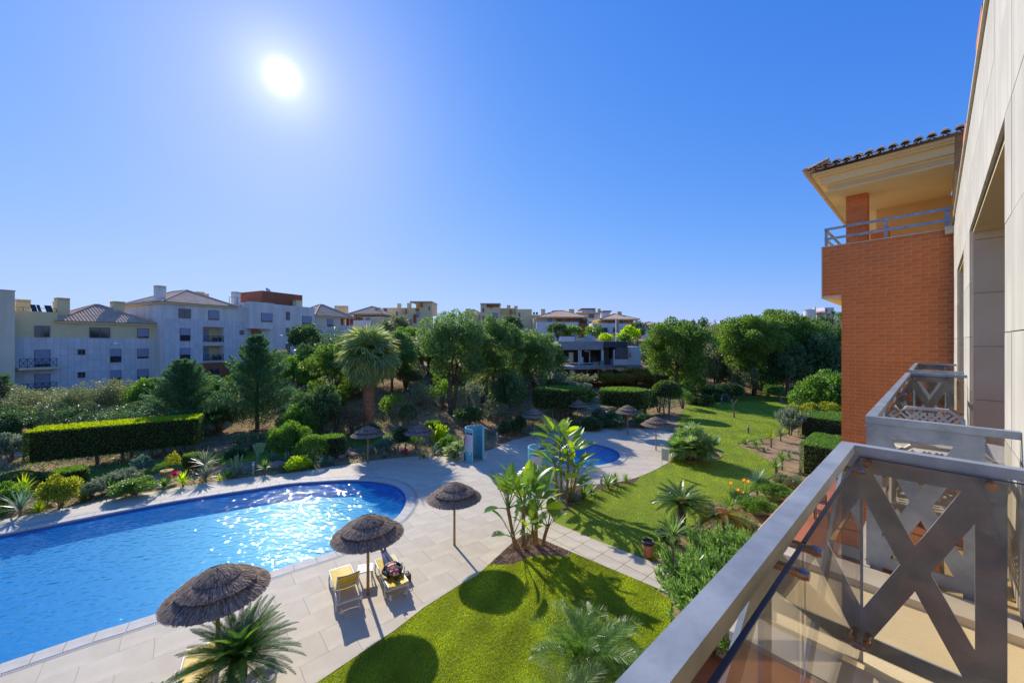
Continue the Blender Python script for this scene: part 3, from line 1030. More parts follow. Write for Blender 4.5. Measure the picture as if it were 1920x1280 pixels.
# ---- fronds
def frond_mesh(L, npairs, ll, lw, seed, arch=0.9, vee=0.5, thick=0.012, tipf=0.5, hang=0.0):
    key = ('frond', L, npairs, ll, lw, seed, arch, vee, hang)
    if key in CACHE: return CACHE[key]
    rr = random.Random(seed)
    V, Q = [], []
    K = 12
    path = []; x = z = 0.0; e = 0.0
    for k in range(K + 1):
        path.append(Vector((x, 0, z))); x += math.cos(e) * L / K; z += math.sin(e) * L / K; e -= arch / K
    # rachis
    for k in range(K):
        a, b = path[k], path[k + 1]; r0 = thick * (1 - k / K * 0.7)
        s = len(V)
        for p, r_ in ((a, r0), (b, r0 * 0.9)): V += [(p.x, -r_, p.z), (p.x, r_, p.z), (p.x, 0, p.z + r_)]
        Q += [(s, s + 1, s + 4, s + 3), (s + 1, s + 2, s + 5, s + 4), (s + 2, s, s + 3, s + 5)]
    for i in range(npairs):
        f = 0.12 + 0.88 * i / (npairs - 1)
        k = min(K - 1, int(f * K)); fr = f * K - k
        p = path[k].lerp(path[k + 1], fr); t = (path[k + 1] - path[k]).normalized()
        l_ = ll * (math.sin(math.pi * min(1, f * 0.92 + 0.06)) ** 0.6) * rr.uniform(0.88, 1.08)
        for s in (-1, 1):
            u = Vector((-t.z, 0, t.x))
            d = (t * (0.35 + 0.5 * f) + Vector((0, s, 0)) * (1.0 - 0.35 * f) + u * vee * rr.uniform(0.7, 1.3)).normalized()
            md = p + d * l_ * 0.55
            tp = p + d * l_ * 1.0 + Vector((0, 0, -hang * l_ * rr.uniform(0.6, 1.2)))
            b = len(V)
            wv = t * lw / 2
            V += [tuple(p - wv * 0.5), tuple(p + wv * 0.5), tuple(md + wv), tuple(md - wv), tuple(tp + wv * 0.15), tuple(tp - wv * 0.15)]
            Q += [(b, b + 1, b + 2, b + 3), (b + 3, b + 2, b + 4, b + 5)]
    CACHE[key] = npmesh('frond', V, Q)
    return CACHE[key]


def fan_mesh(R_, pet, seed, segs=26, spread=5.2, droop=0.5):
    key = ('fan', R_, pet, seed, segs, spread, droop)
    if key in CACHE: return CACHE[key]
    rr = random.Random(seed)
    V, Q = [], []
    # petiole along +x
    for k in range(4):
        a, b = k / 4 * pet, (k + 1) / 4 * pet; s = len(V)
        for x in (a, b):
            z = -0.10 * (x / pet) ** 2; V += [(x, -0.025, z), (x, 0.025, z), (x, 0, z + 0.02)]
        Q += [(s, s + 1, s + 4, s + 3), (s + 1, s + 2, s + 5, s + 4), (s + 2, s, s + 3, s + 5)]
    zc = -0.10
    for i in range(segs):
        a = -spread / 2 + spread * i / (segs - 1); L = R_ * (0.72 + 0.28 * math.cos(a * 0.6)) * rr.uniform(0.9, 1.05)
        da = spread / segs * 0.5
        up = 0.10 * (1 if i % 2 else -1) * 0.4
        dd = droop * rr.uniform(0.6, 1.4)
        b = len(V)
        f1, f2 = 0.55, 1.0
        V += [(pet, 0, zc), (pet + L * f1 * math.cos(a - da), L * f1 * math.sin(a - da), zc - 0.05 * dd + up * 0.2),
              (pet + L * f1 * math.cos(a + da), L * f1 * math.sin(a + da), zc - 0.05 * dd + 0.04 + up * 0.2),
              (pet + L * f2 * math.cos(a + da * 0.15), L * f2 * math.sin(a + da * 0.15), zc - L * 0.55 * dd), (pet + L * f2 * math.cos(a - da * 0.15), L * f2 * math.sin(a - da * 0.15), zc - L * 0.55 * dd)]
        Q += [(b, b, b + 1, b + 2), (b + 1, b + 2, b + 3, b + 4)]
    tri = [(q[1], q[2], q[3]) for q in Q if q[0] == q[1]] + [t for q in Q if q[0] != q[1] for t in ((q[0], q[1], q[2]), (q[0], q[2], q[3]))]
    CACHE[key] = npmesh('fan_leaf', V, tri)
    return CACHE[key]


def place_fronds(root, meshes, mats, n, e0, e1, z, rnd, name='frond', jit=7, scale=(0.9, 1.1), center=(0, 0)):
    """fronds set round a crown, from elevation e0 (lowest) to e1 (upright)"""
    for i in range(n):
        f = (i + 0.5) / n
        el = R(e0 + (e1 - e0) * f ** 1.1 + rnd.uniform(-jit, jit)); az = i * 2.39996 + rnd.uniform(-0.25, 0.25)
        s = rnd.uniform(*scale) * (1 - 0.15 * f)
        m_ = mats[0] if len(mats) == 1 else (mats[1] if rnd.random() < 0.25 else mats[0])
        o = obj(name, meshes[i % len(meshes)], root, LEAF[m_], loc=(center[0], center[1], z), scale=s)
        o.rotation_mode = 'XYZ'
        o.rotation_euler = (Matrix.Rotation(az, 3, 'Z') @ Matrix.Rotation(-el, 3, 'Y') @ Matrix.Rotation(rnd.uniform(-0.35, 0.35), 3, 'X')).to_euler()


def limb(mb, a, b, r0, r1, rr, wob=0.12, k=4, n=7):
    a, b = Vector(a), Vector(b); L = (b - a).length
    pts = [a.lerp(b, i / k) + Vector((rr.uniform(-1, 1), rr.uniform(-1, 1), rr.uniform(-0.5, 0.5))) * wob * L * (0 if i in (0, k) else 1) * 0.6 for i in range(k + 1)]
    mb.tube(pts, [r0 + (r1 - r0) * i / k for i in range(k + 1)], n)
    return pts


def pine(px, Y, cpx, ctop, cbot, wpx, label, m='pine', trunkpx=None, name='stone_pine', cat='tree', seed=1, base=None, flat_=0.85, leaf=None, lean=0.0, trunks=1, group=None, density=1.0, gap=0.0):
    """broad crowned tree. px = trunk base pixel column at distance Y; crown given by its pixels"""
    X = (px - 960) / F_PX * Y; gz = float(hf(X, Y)) if base is None else base
    k_ = Y / F_PX
    cxw = (cpx - px) * k_; rx = wpx / 2 * k_; zt = CAM_H - (ctop - 640) * k_ - gz; zb = CAM_H - (cbot - 640) * k_ - gz
    rz = (zt - zb) / 2; zc = (zt + zb) / 2
    root = thing(name, label, cat, (X, Y, gz), 0, group)
    rg = np.random.default_rng(seed); rr = random.Random(seed)
    kc = int(74 * density)
    d = unit(rg.normal(size=(kc, 3)))
    d[:, 2] = np.where((d[:, 2] < -0.2) & (rg.random(kc) < 0.35), -d[:, 2], d[:, 2])
    rad = rg.uniform(0.55, 0.88, (kc, 1))
    c = d * rad * np.array([rx, rx * 0.95, rz]) + [cxw, 0, zc]
    flatb = rg.uniform(0.15, 0.27, kc) * min(rx, 1.6 * rz)
    # a few clumps stand out of the outline
    for i in range(0, kc, 6): c[i] = d[i] * np.array([rx, rx * 0.95, rz]) * rg.uniform(0.88, 1.0) + [cxw, 0, zc]; flatb[i] *= 0.7
    leaf = leaf or max(0.10, 2.1 * Y / 377.0)
    area = (4 * np.pi * flatb ** 2).sum() * 0.62
    n = int(min(34000, 1.2 * area / (leaf * leaf * 0.42 * 0.5)))
    V, Q = clumpcloud(c, np.column_stack([flatb, flatb, flatb * flat_]), n, leaf, leaf * 0.42, rg, up=0.5, shell=0.5)
    obj('crown', npmesh('crown', V, Q), root, LEAF[m])
    mb = MB(); tr = max(0.12, rx * 0.055)
    for t_ in range(trunks):
        bx = (t_ - (trunks - 1) / 2) * 0.35
        top = Vector((cxw * 0.6 + lean + bx * 2, 0.1 * t_, zb + rz * 0.55))
        pts = limb(mb, (bx, 0, -0.15), top, tr * 1.2, tr * 0.75, rr, 0.06, 5, 9)
        bs = [i for i in range(0, kc, max(1, kc // 13))]
        for i in bs[t_::trunks]:
            st = pts[rr.randint(3, 5)]
            limb(mb, st, tuple(c[i]), tr * 0.42, tr * 0.1, rr, 0.12, 4, 5)
    mb.obj('trunk', BARK, root, smooth=True)
    return root


def conifer(px, py, top, wpx, label, m='conifer', seed=1, Y=None):
    p = G(px, py) if Y is None else A(px, Y, z=float(hf((px - 960) / F_PX * Y, Y)))
    k_ = p.y / F_PX; H = CAM_H - (top - 640) * k_ - p.z; r = wpx / 2 * k_
    root = thing('conifer', label, 'conifer', p)
    rg = np.random.default_rng(seed); rr = random.Random(seed)
    V, Q, nb = [], [], 0
    kb = 120
    mb = MB(); mb.tube([(0, 0, -0.1), (0.03, 0, H * 0.5), (0, 0, H * 0.97)], [0.16, 0.1, 0.02], 8)
    leaf = max(0.11, 2.2 * p.y / 377)
    for i in range(kb):
        f = (i + 0.5) / kb; z0 = H * (0.04 + 0.93 * f); az = i * 2.39996 + rr.uniform(-.3, .3)
        L = r * (1 - f) ** 0.66 * rr.uniform(0.70, 1.25) + 0.10
        el = R(28 + 22 * f + rr.uniform(-10, 10))
        d = np.array([math.cos(az) * math.cos(el), math.sin(az) * math.cos(el), math.sin(el)])
        if i % 2 == 0: mb.tube([(0, 0, z0), tuple(d * L * 0.8 + [0, 0, z0])], [0.03, 0.01], 4)
        n = int(70 + 380 * (L / r))
        s = rg.random(n) ** 0.75
        wdt = 0.20 * L * (1.15 - s) + 0.05
        side = np.array([-math.sin(az), math.cos(az), 0])
        P_ = np.array([0, 0, z0]) + d * (s * L)[:, None] + side * (rg.normal(size=n) * wdt)[:, None] + np.array([0, 0, 1]) * (rg.normal(size=n) * wdt * 0.45)[:, None]
        Dd = unit(d * 1.0 + rg.normal(size=(n, 3)) * 0.42 + np.array([0, 0, 0.15]))
        v, q = leafquads(P_, Dd, leaf * rg.uniform(0.8, 1.5, n), leaf * 0.3, rg)
        V.append(v); Q.append(q + nb); nb += len(v)
    obj('foliage', npmesh('foliage', np.vstack(V), np.vstack(Q)), root, LEAF[m])
    mb.obj('trunk', BARK, root)
    return root


def surf_scatter(tris, n, leaf, rg, jit=0.7, depth=0.04):
    """leaves on a list of triangles (k,3,3)"""
    T = np.asarray(tris, float)
    cr = np.cross(T[:, 1] - T[:, 0], T[:, 2] - T[:, 0]); ar = np.linalg.norm(cr, axis=1) / 2
    nn = unit(cr)
    idx = rg.choice(len(T), n, p=ar / ar.sum())
    a, b = rg.random(n), rg.random(n); s = a + b > 1; a[s], b[s] = 1 - a[s], 1 - b[s]
    P_ = T[idx, 0] + (T[idx, 1] - T[idx, 0]) * a[:, None] + (T[idx, 2] - T[idx, 0]) * b[:, None]
    P_ -= nn[idx] * (rg.random(n) * depth)[:, None]
    return leafquads(P_, unit(nn[idx] + rg.normal(size=(n, 3)) * jit), leaf * rg.uniform(0.6, 1.2, n), leaf * 0.5, rg), ar.sum()


def clipped(name, label, cat, mb, loc, rz, m, leaf, seed=1, cover=1.5, stems=None, group=None, core=None, jit=0.7, topm=None):
    """clipped hedge: mb is its outline (origin at the base centre)"""
    root = thing(name, label, cat, loc, rz, group)
    me = mb.mesh('core', [HCORE]); me.calc_loop_triangles()
    co = np.array([v.co[:] for v in me.vertices])
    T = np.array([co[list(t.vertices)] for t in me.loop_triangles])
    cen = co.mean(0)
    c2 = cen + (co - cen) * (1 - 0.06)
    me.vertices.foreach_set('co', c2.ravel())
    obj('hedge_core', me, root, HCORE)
    nz = np.cross(T[:, 1] - T[:, 0], T[:, 2] - T[:, 0]); ar = np.linalg.norm(nz, axis=1).sum() / 2
    rg = np.random.default_rng(seed)
    n = int(min(30000, cover * ar / (leaf * leaf * 0.25)))
    (V, Q), _ = surf_scatter(T, n, leaf, rg, jit)
    obj('foliage', npmesh('foliage', V, Q), root, LEAF[m])
    if topm:  # paler top over darker sides: sun and shade put into the leaf colours
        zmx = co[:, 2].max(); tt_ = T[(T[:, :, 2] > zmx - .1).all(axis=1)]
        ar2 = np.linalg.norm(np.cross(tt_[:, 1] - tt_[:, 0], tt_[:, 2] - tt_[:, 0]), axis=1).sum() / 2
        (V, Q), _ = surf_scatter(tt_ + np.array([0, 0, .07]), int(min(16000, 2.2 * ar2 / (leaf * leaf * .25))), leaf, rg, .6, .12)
        obj('sunlit_top', npmesh('sunlit_top', V, Q), root, LEAF[topm])
    if stems:
        sm = MB(); rr = random.Random(seed)
        for (x, y, zt, r_) in stems:
            sm.tube([(x, y, -0.1), (x + rr.uniform(-.08, .08), y, zt * 0.5), (x + rr.uniform(-.25, .25), y + rr.uniform(-.1, .1), zt)], [r_, r_ * .85, r_ * .7], 7)
        sm.obj('stems', BARKG, root)
    return root

# ================================================================ THE HOUSE WE STAND ON AND THE BRICK WING
RZH = math.atan2(0.665, 0.747)       # local x = t (along the balconies), local y = n (out to the garden)
WHITE = mat('white_stone_cladding', (0.58, 0.545, 0.465), (0.51, 0.47, 0.39), rough=0.65, scale=1.2, detail=8, bump=0.05, bscale=20, spec=0.3)
rnd_object(WHITE, 0.03)
streaks(WHITE, 0.16, 5.0, 0.5)
BEIGE = mat('beige_stone', (0.84, 0.69, 0.46), (0.76, 0.61, 0.39), rough=0.7, scale=1.5, bump=0.05, bscale=30)
rnd_object(BEIGE, 0.04)
JNT = flat('cladding_joint', (0.30, 0.26, 0.20), 0.95)
SCUFF = 1
CREAM = mat('cream_render', (0.72, 0.58, 0.34), (0.66, 0.52, 0.30), rough=0.9, scale=2.0, bump=0.12, bscale=60, spec=0.15)
CREAMO = mat('warm_render', (0.78, 0.52, 0.22), (0.72, 0.47, 0.20), rough=0.9, scale=2.0, bump=0.1, bscale=60, spec=0.15)
CORN = mat('cornice_render', (0.84, 0.63, 0.31), (0.80, 0.59, 0.28), rough=0.85, scale=2.0, bump=0.05, bscale=60, spec=0.15)
BRICK = mat('brick_face', (0.68, 0.195, 0.048), (0.58, 0.16, 0.040), rough=0.75, scale=3, bump=0.1, bscale=60, spec=0.3)
rnd_object(BRICK, 0.07)
MORTAR = flat('brick_mortar', (0.80, 0.56, 0.36), 0.95)
STEEL = mat('galvanised_steel', (0.37, 0.41, 0.455), (0.22, 0.255, 0.30), rough=0.5, scale=5, detail=10, metal=0.2, spec=0.5, bump=0.04, bscale=120, speck=((0.30, 0.33, 0.36), 30, 0.60))
COPPER = mat('bronze_bolt', (0.55, 0.36, 0.25), (0.42, 0.27, 0.2), rough=0.25, metal=1.0, scale=8)
GLASS = glassmat('bronze_tinted_glass', (0.92, 0.90, 0.86))
GLEDGE = flat('glass_edge', (0.01, 0.035, 0.10), 0.15)
TERRA = mat('terracotta_tile', (0.40, 0.145, 0.06), (0.33, 0.11, 0.045), rough=0.6, scale=4, spec=0.35)
rnd_object(TERRA, 0.08)
TILE_R = mat('clay_roof_tile', (0.76, 0.56, 0.36), (0.48, 0.33, 0.22), rough=0.9, scale=7, detail=9, bump=0.4, bscale=40)
MORTW = flat('white_mortar', (0.75, 0.72, 0.66), 0.9)
COPST = mat('sill_stone', (0.60, 0.52, 0.40), (0.50, 0.42, 0.31), rough=0.75, scale=3)
DARKG = flat('dark_glazing', (0.02, 0.025, 0.03), 0.08, 0, 0.8)
PLAST = flat('white_plastic', (0.72, 0.70, 0.66), 0.4)
FL = 6.42
WALLN = -0.33

hs = thing('apartment_building', 'white stone-clad apartment block with deep openings along the right edge', 'building', (0, 0, 0), RZH)
OPEN = [(-2.6, 1.9), (4.4, 8.5), (10.15, 13.0)]
T0, T1, ZT = -3.2, 16.0, 11.1


def openings():
    for a, b in OPEN:
        yield a, b, FL, 9.57
        yield a, b, FL - 3.0, 6.15
        yield a, b, 0.7, 3.0


# wall body, cut round the openings
mb = MB()
zb = [0.0, 0.7, 3.0, FL - 3.0, 6.15, FL, 9.57, ZT]
ts = [T0] + [q for o in OPEN for q in o] + [T1]
for i in range(len(ts) - 1):
    for j in range(len(zb) - 1):
        if i % 2 == 1 and j in (1, 3, 5): continue
        mb.box(ts[i], ts[i + 1], -0.72, WALLN - 0.03, zb[j], zb[j + 1])
mb.obj('wall', JNT, hs)
mb = MB(); mb.box(T0 - 0.5, T1, -3.3, -3.0, 0, ZT); mb.box(T0 - 0.5, T0, -3.3, WALLN, 0, ZT)
for a, b in OPEN:
    for z0 in (0.7, FL - 3, FL): mb.box(a - 0.35, a, -3, -0.72, z0 - 0.1, z0 + 3.2); mb.box(b, b + 0.35, -3, -0.72, z0 - 0.1, z0 + 3.2)
mb.obj('inner_wall', CREAM, hs)
mb = MB()
for z0 in (FL - 0.25, FL - 3.25, 9.57): mb.box(T0, T1, -3.0, -0.36, z0, z0 + 0.22)
mb.obj('floor_slab', CREAM, hs)
mb = MB(); mb.box(T0, T1, -3.3, -0.34, ZT - 0.02, ZT); mb.obj('roof', JNT, hs)
# cladding panels
PT_, PZ_, g = 1.08, 0.765, 0.007
for j in range(15):
    z0 = -0.35 + j * PZ_ + 0.0; z1 = min(z0 + PZ_, ZT)
    for i in range(18):
        a = T0 + i * PT_ - 0.32; b = min(a + PT_, T1)
        segs = [(a, b, max(z0, 0.0), z1)]
        for oa, ob, oz0, oz1 in openings():
            ns = []
            for (s0, s1, q0, q1) in segs:
                if s1 <= oa or s0 >= ob or q1 <= oz0 or q0 >= oz1: ns.append((s0, s1, q0, q1)); continue
                if s0 < oa: ns.append((s0, oa, q0, q1))
                if s1 > ob: ns.append((ob, s1, q0, q1))
                m0, m1 = max(s0, oa), min(s1, ob)
                if q0 < oz0: ns.append((m0, m1, q0, oz0))
                if q1 > oz1: ns.append((m0, m1, oz1, q1))
            segs = ns
        for s0, s1, q0, q1 in segs:
            if s1 - s0 < 0.03 or q1 - q0 < 0.03 or s1 < 1: continue
            p = MB(); p.box(-(s1 - s0) / 2 + g / 2, (s1 - s0) / 2 - g / 2, -0.028, 0.0, -(q1 - q0) / 2 + g / 2, (q1 - q0) / 2 - g / 2)
            p.obj('stone_panel', WHITE, hs, loc=((s0 + s1) / 2, WALLN + rj.uniform(-0.001, 0.001), (q0 + q1) / 2))
# lining of the openings: jamb slabs and soffit
for a, b, z0, z1 in openings():
    if b < 3: continue
    zz = z0
    while zz < z1 - 0.02:
        ze = min(zz + 0.755, z1)
        p = MB(); p.box(-0.02, 0.0, -1.05, 0.0, -(ze - zz) / 2 + g / 2, (ze - zz) / 2 - g / 2)
        p.obj('jamb_slab', BEIGE, hs, loc=(b - 0.001, WALLN - 0.03, (zz + ze) / 2))
        zz += 0.755
    p = MB(); p.box(a, b, -1.1, WALLN - 0.032, z1 - 0.02, z1 - 0.001); p.obj('soffit', CREAM, hs)
    gd = MB(); gd.box(a + 0.3, b - 0.3, -2.02, -2.0, z0 + 0.05, z1 - 0.5); o_ = gd.obj('terrace_door', DARKG, hs)
    fr = MB()
    for x in np.linspace(a + 0.3, b - 0.3, 4): fr.box(x - 0.04, x + 0.04, -2.0, -1.94, z0 + 0.05, z1 - 0.5)
    fr.box(a + 0.3, b - 0.3, -2.0, -1.94, z1 - 0.56, z1 - 0.5); fr.obj('frame', PLAST, o_)
    bw = MB(); bw.box(a, b, -2.3, -2.04, z0, z1); bw.obj('inner_wall', CREAM, hs)
# roof edge: coping pieces and the two brick chimneys
t = 1.0
while t < T1:
    p = MB(); p.box(0, 1.16, -0.12, 0.03, 0, 0.055); p.obj('coping_stone', COPST, hs, loc=(t, WALLN, ZT)); t += 1.17
for tt_ in (6.9, 10.35):
    ch = MB(); ch.box(tt_, tt_ + 0.9, -1.25, WALLN - 0.032, ZT, 11.82); c_ = ch.obj('chimney', MORTAR, hs)
    zz = ZT + 0.003
    k = 0
    while zz < 11.8:
        bb = MB(); y = WALLN - 0.03 - (0.16 if k % 2 else 0.0)
        bb.box(tt_ - 0.006, tt_ + 0.9, WALLN - 0.05, WALLN - 0.026, zz, zz + 0.10)
        while y > -1.2:
            bb.box(tt_ - 0.012, tt_ - 0.004, y - 0.31, y - 0.001, zz, zz + 0.10); y -= 0.32
        bb.obj('brick_course', BRICK, c_); zz += 0.111; k += 1
# a stub of stone gutter where the white wall meets the brick
p = MB(); p.box(15.2, 15.45, WALLN, -0.18, 10.85, 11.05); p.obj('gutter_stub', COPST, hs)
# party walls with copings between the balconies
for a, b in ((2.28, 3.52), (9.22, 10.02)):
    p = MB(); p.box(a, b, -0.36, 0.70, 0.7, FL - 0.03); p.obj('party_wall', CREAM, hs)
    for q0, q1 in ((a - 0.05, a + 0.16), (b - 0.19, b + 0.05)):
        p = MB(); p.box(q0, q1, -0.32, 0.74, FL - 0.03, FL + 0.02); p.obj('wall_coping', COPST, hs)
# balcony slabs with terracotta tiles
for a, b in ((-3, 2.22), (3.58, 9.16), (10.08, 13.4)):
    p = MB(); p.box(a, b, -0.34, 0.36, FL - 0.22, FL - 0.014); p.obj('balcony_slab', CREAM, hs)
    p = MB(); p.box(a, b, 0.30, 0.40, FL - 0.013, FL + 0.02); p.obj('balcony_kerb', COPST, hs)
    if a > 0 and a < 5:
        s_ = 0.32; tile_me = None
        for i in range(int((b - a) / s_)):
            for j in range(7):
                if tile_me is None:
                    q = MB(); q.box(0.004, s_ - 0.004, 0.004, s_ - 0.004, -0.012, 0.0); tile_me = q.mesh('floor_tile', [TERRA])
                y = 0.295 - (j + 1) * s_
                if y < WALLN - 0.001 and not (4.4 < a + i * s_ and a + (i + 1) * s_ < 8.5): continue
                obj('floor_tile', tile_me, hs, loc=(a + i * s_, y, FL))
    else:
        p = MB(); p.box(a, b, -0.33, 0.30, FL - 0.013, FL - 0.001); p.obj('balcony_floor', TERRA, hs)


def railing(t0, t1, label, group, detail=True):
    root = thing('balcony_railing', label, 'railing', (0, 0, 0), RZH, group)
    zt = FL + 1.06; n1 = 0.325; n0 = -0.33
    wr = 0.056
    for nm, a, b in (('top_rail', (t0, n1 - wr / 2, zt - 0.022), (t1, n1 - wr / 2, zt - 0.022)),):
        p = MB(); p.bar(a, b, wr, 0.044); p.obj(nm, STEEL, root)
    for te, s in ((t0, 1), (t1, -1)):
        if te < 0: continue
        p = MB(); p.bar((te + s * wr / 2, n1 - wr, zt - 0.022), (te + s * wr / 2, n0, zt - 0.022), wr, 0.044); p.obj('end_rail', STEEL, root)
        x = te + s * 0.022          # steel plate with the cross cut out
        p = MB(); p.box(x - 0.006, x + 0.006, -0.20, n1 - 0.004, zt - 0.135, zt - 0.044); p.obj('plate_top', STEEL, root)
        for a, b in ((n1 - 0.085, n1 - 0.004), (-0.20, -0.115)):
            p = MB(); p.box(x - 0.006, x + 0.006, a, b, FL - 0.06, zt - 0.135); p.obj('post', STEEL, root)
        for sg in (1, -1):
            cn, cz = 0.062, FL + 0.52
            dn, dz = 0.228 * sg, 0.49
            p = MB(); p.bar((x + 0.0007 * sg, cn - dn, cz - dz), (x + 0.0007 * sg, cn + dn, cz + dz), 0.012, 0.088, up=(0, dz, -dn)); p.obj('cross_bar', STEEL, root)
        p = MB(); p.box(x - 0.0055, x + 0.0055, -0.115, n1 - 0.085, FL + 0.03, FL + 0.11); p.obj('plate_bottom', STEEL, root)
        p = MB(); p.box(x - s * 0 + s * 0.055, x + s * 0.065, n0 + 0.03, n1 - 0.075, FL + 0.06, zt - 0.05); gl = p.obj('glass_pane', GLASS, root)
        e = MB(); e.box(x + s * 0.0545, x + s * 0.0655, n0 + 0.03, n1 - 0.075, zt - 0.05, zt - 0.046); e.obj('pane_edge', GLEDGE, gl)
        for nn in (n1 - 0.105, -0.155):
            for zz in (zt - 0.075, FL + 0.12):
                c = MB(); c.tube([(x, nn, zz), (x + s * 0.095, nn, zz)], 0.013, 10); c.tube([(x + s * 0.066, nn, zz), (x + s * 0.084, nn, zz)], 0.016, 14); c.obj('bolt', COPPER, root, smooth=False)
    # long side: posts, crosses and panes
    k = max(1, round((t1 - t0) / 1.28)); L = (t1 - t0) / k
    y = n1 - 0.016
    for i in range(k + 1):
        tt = t0 + i * L
        a, b = (tt - 0.04, tt + 0.04)
        if i == 0: a, b = t0 + 0.03, t0 + 0.10
        if i == k: a, b = t1 - 0.10, t1 - 0.03
        if i not in (0, k) or t0 > 0:
            p = MB(); p.box(a, b, y - 0.006, y + 0.006, FL - 0.06, zt - 0.044); p.obj('post', STEEL, root)
    for i in range(k):
        a, b = t0 + i * L + 0.04, t0 + (i + 1) * L - 0.04
        if b < -1.4: continue
        cz = FL + 0.52; cx = (a + b) / 2
        for sg in (1, -1):
            p = MB(); p.bar((cx - sg * (b - a) / 2, y - 0.0008 * sg, cz - 0.44), (cx + sg * (b - a) / 2, y - 0.0008 * sg, cz + 0.44), 0.012, 0.10, up=(-sg * 0.44, 0, (b - a) / 2)); p.obj('cross_bar', STEEL, root)
        p = MB(); p.box(a - 0.03, b + 0.03, y - 0.0055, y + 0.0055, FL + 0.02, FL + 0.09); p.obj('bottom_rail', STEEL, root)
    edges_ = [t0 + 0.08] + [t0 + i * L for i in range(2, k, 2)] + [t1 - 0.08] if t0 > 0 else [-3, 1.33, t1 - 0.075]
    for a, b in zip(edges_[:-1], edges_[1:]):
        a2, b2 = a + 0.012, b - 0.012
        p = MB(); p.box(a2, b2, n1 - 0.080, n1 - 0.070, FL + 0.06, zt - 0.058); gl = p.obj('glass_pane', GLASS, root)
        e = MB(); e.box(a2, b2, n1 - 0.0805, n1 - 0.0695, zt - 0.058, zt - 0.054); e.obj('pane_edge', GLEDGE, gl)
        for tt in (a2 + 0.07, b2 - 0.07):
            for zz in (zt - 0.10, FL + 0.12):
                if tt < -1: continue
                c = MB(); c.tube([(tt, y, zz), (tt, n1 - 0.105, zz)], 0.013, 10); c.tube([(tt, n1 - 0.098, zz), (tt, n1 - 0.082, zz)], 0.016, 14); c.obj('bolt', COPPER, root)
    return root


railing(-3.0, 2.6, 'near grey steel railing with crosses and tinted glass, cutting across the bottom right corner', 'balcony railings')
railing(3.6, 9.15, 'middle balcony railing round the white table and chairs', 'balcony railings')
railing(10.06, 13.4, 'farthest and smallest balcony railing, close to the brick wall', 'balcony railings')


# white table and chairs on the next balcony
def plastic_table():
    root = thing('plastic_table', 'round white plastic table on the middle balcony', 'table', W(4.75, -0.12, FL), RZH)
    p = MB(); p.lathe([(0, 0.72), (0.40, 0.72), (0.42, 0.71), (0.42, 0.68), (0.39, 0.67), (0, 0.69)], 32); p.obj('table_top', PLAST, root, smooth=True)
    for k in range(4):
        a = k * math.pi / 2 + 0.7
        p = MB(); p.tube([(0.30 * math.cos(a), 0.30 * math.sin(a), 0.69), (0.34 * math.cos(a), 0.34 * math.sin(a), 0.0)], [0.025, 0.02], 6); p.obj('leg', PLAST, root)


def lattice_chair(loc, rz, label):
    root = thing('plastic_chair', label, 'chair', loc, rz, 'white chairs on the middle balcony')
    for x, y in ((-.22, -.22), (.22, -.22), (.2, .2), (-.2, .2)):
        p = MB(); p.tube([(x, y, 0.42), (x * 1.12, y * 1.12, 0)], [0.025, 0.018], 6); p.obj('leg', PLAST, root)
    s = MB()
    for i in range(9):
        v = -0.22 + i * 0.055
        s.bar((v, -0.23, 0.43), (v, 0.23, 0.43), 0.020, 0.012); s.bar((-0.23, v, 0.434), (0.23, v, 0.434), 0.020, 0.012)
    s.box(-.25, .25, -.25, -.225, .41, .44); s.box(-.25, .25, .225, .25, .41, .44); s.box(-.25, -.225, -.225, .225, .41, .44); s.box(.225, .25, -.225, .225, .41, .44)
    s.obj('seat', PLAST, root)
    b = MB()
    for i in range(-3, 10):
        v = -0.24 + i * 0.055
        for sg in (1, -1):
            a0, a1 = max(-0.22, v if sg > 0 else v), min(0.22, v + 0.34)
            if a1 - a0 < 0.05: continue
            z0, z1 = 0.50 + (a0 - v), 0.50 + (a1 - v)
            b.bar((sg * a0, 0.24 + (z0 - .5) * .2, z0), (sg * a1, 0.24 + (z1 - .5) * .2, z1), 0.010, 0.02)
    b.tube([(-.24, .22, .43), (-.24, .30, .80), (-.15, .32, .88), (.15, .32, .88), (.24, .30, .80), (.24, .22, .43)], 0.018, 7)
    b.tube([(-.22, .24, .5), (.22, .24, .5)], 0.014, 6)
    b.obj('backrest', PLAST, root)
    for sg in (1, -1):
        p = MB(); p.tube([(sg * .25, -.2, .43), (sg * .27, -.19, .64), (sg * .27, .1, .66), (sg * .25, .27, .66)], 0.017, 6); p.obj('armrest', PLAST, root)


plastic_table()
lattice_chair(W(4.05, -0.02, FL), RZH + R(95), 'white lattice chair in front of the round table, nearest on the middle balcony')
lattice_chair(W(5.5, 0.0, FL), RZH - R(80), 'white lattice chair behind the round table on the middle balcony')

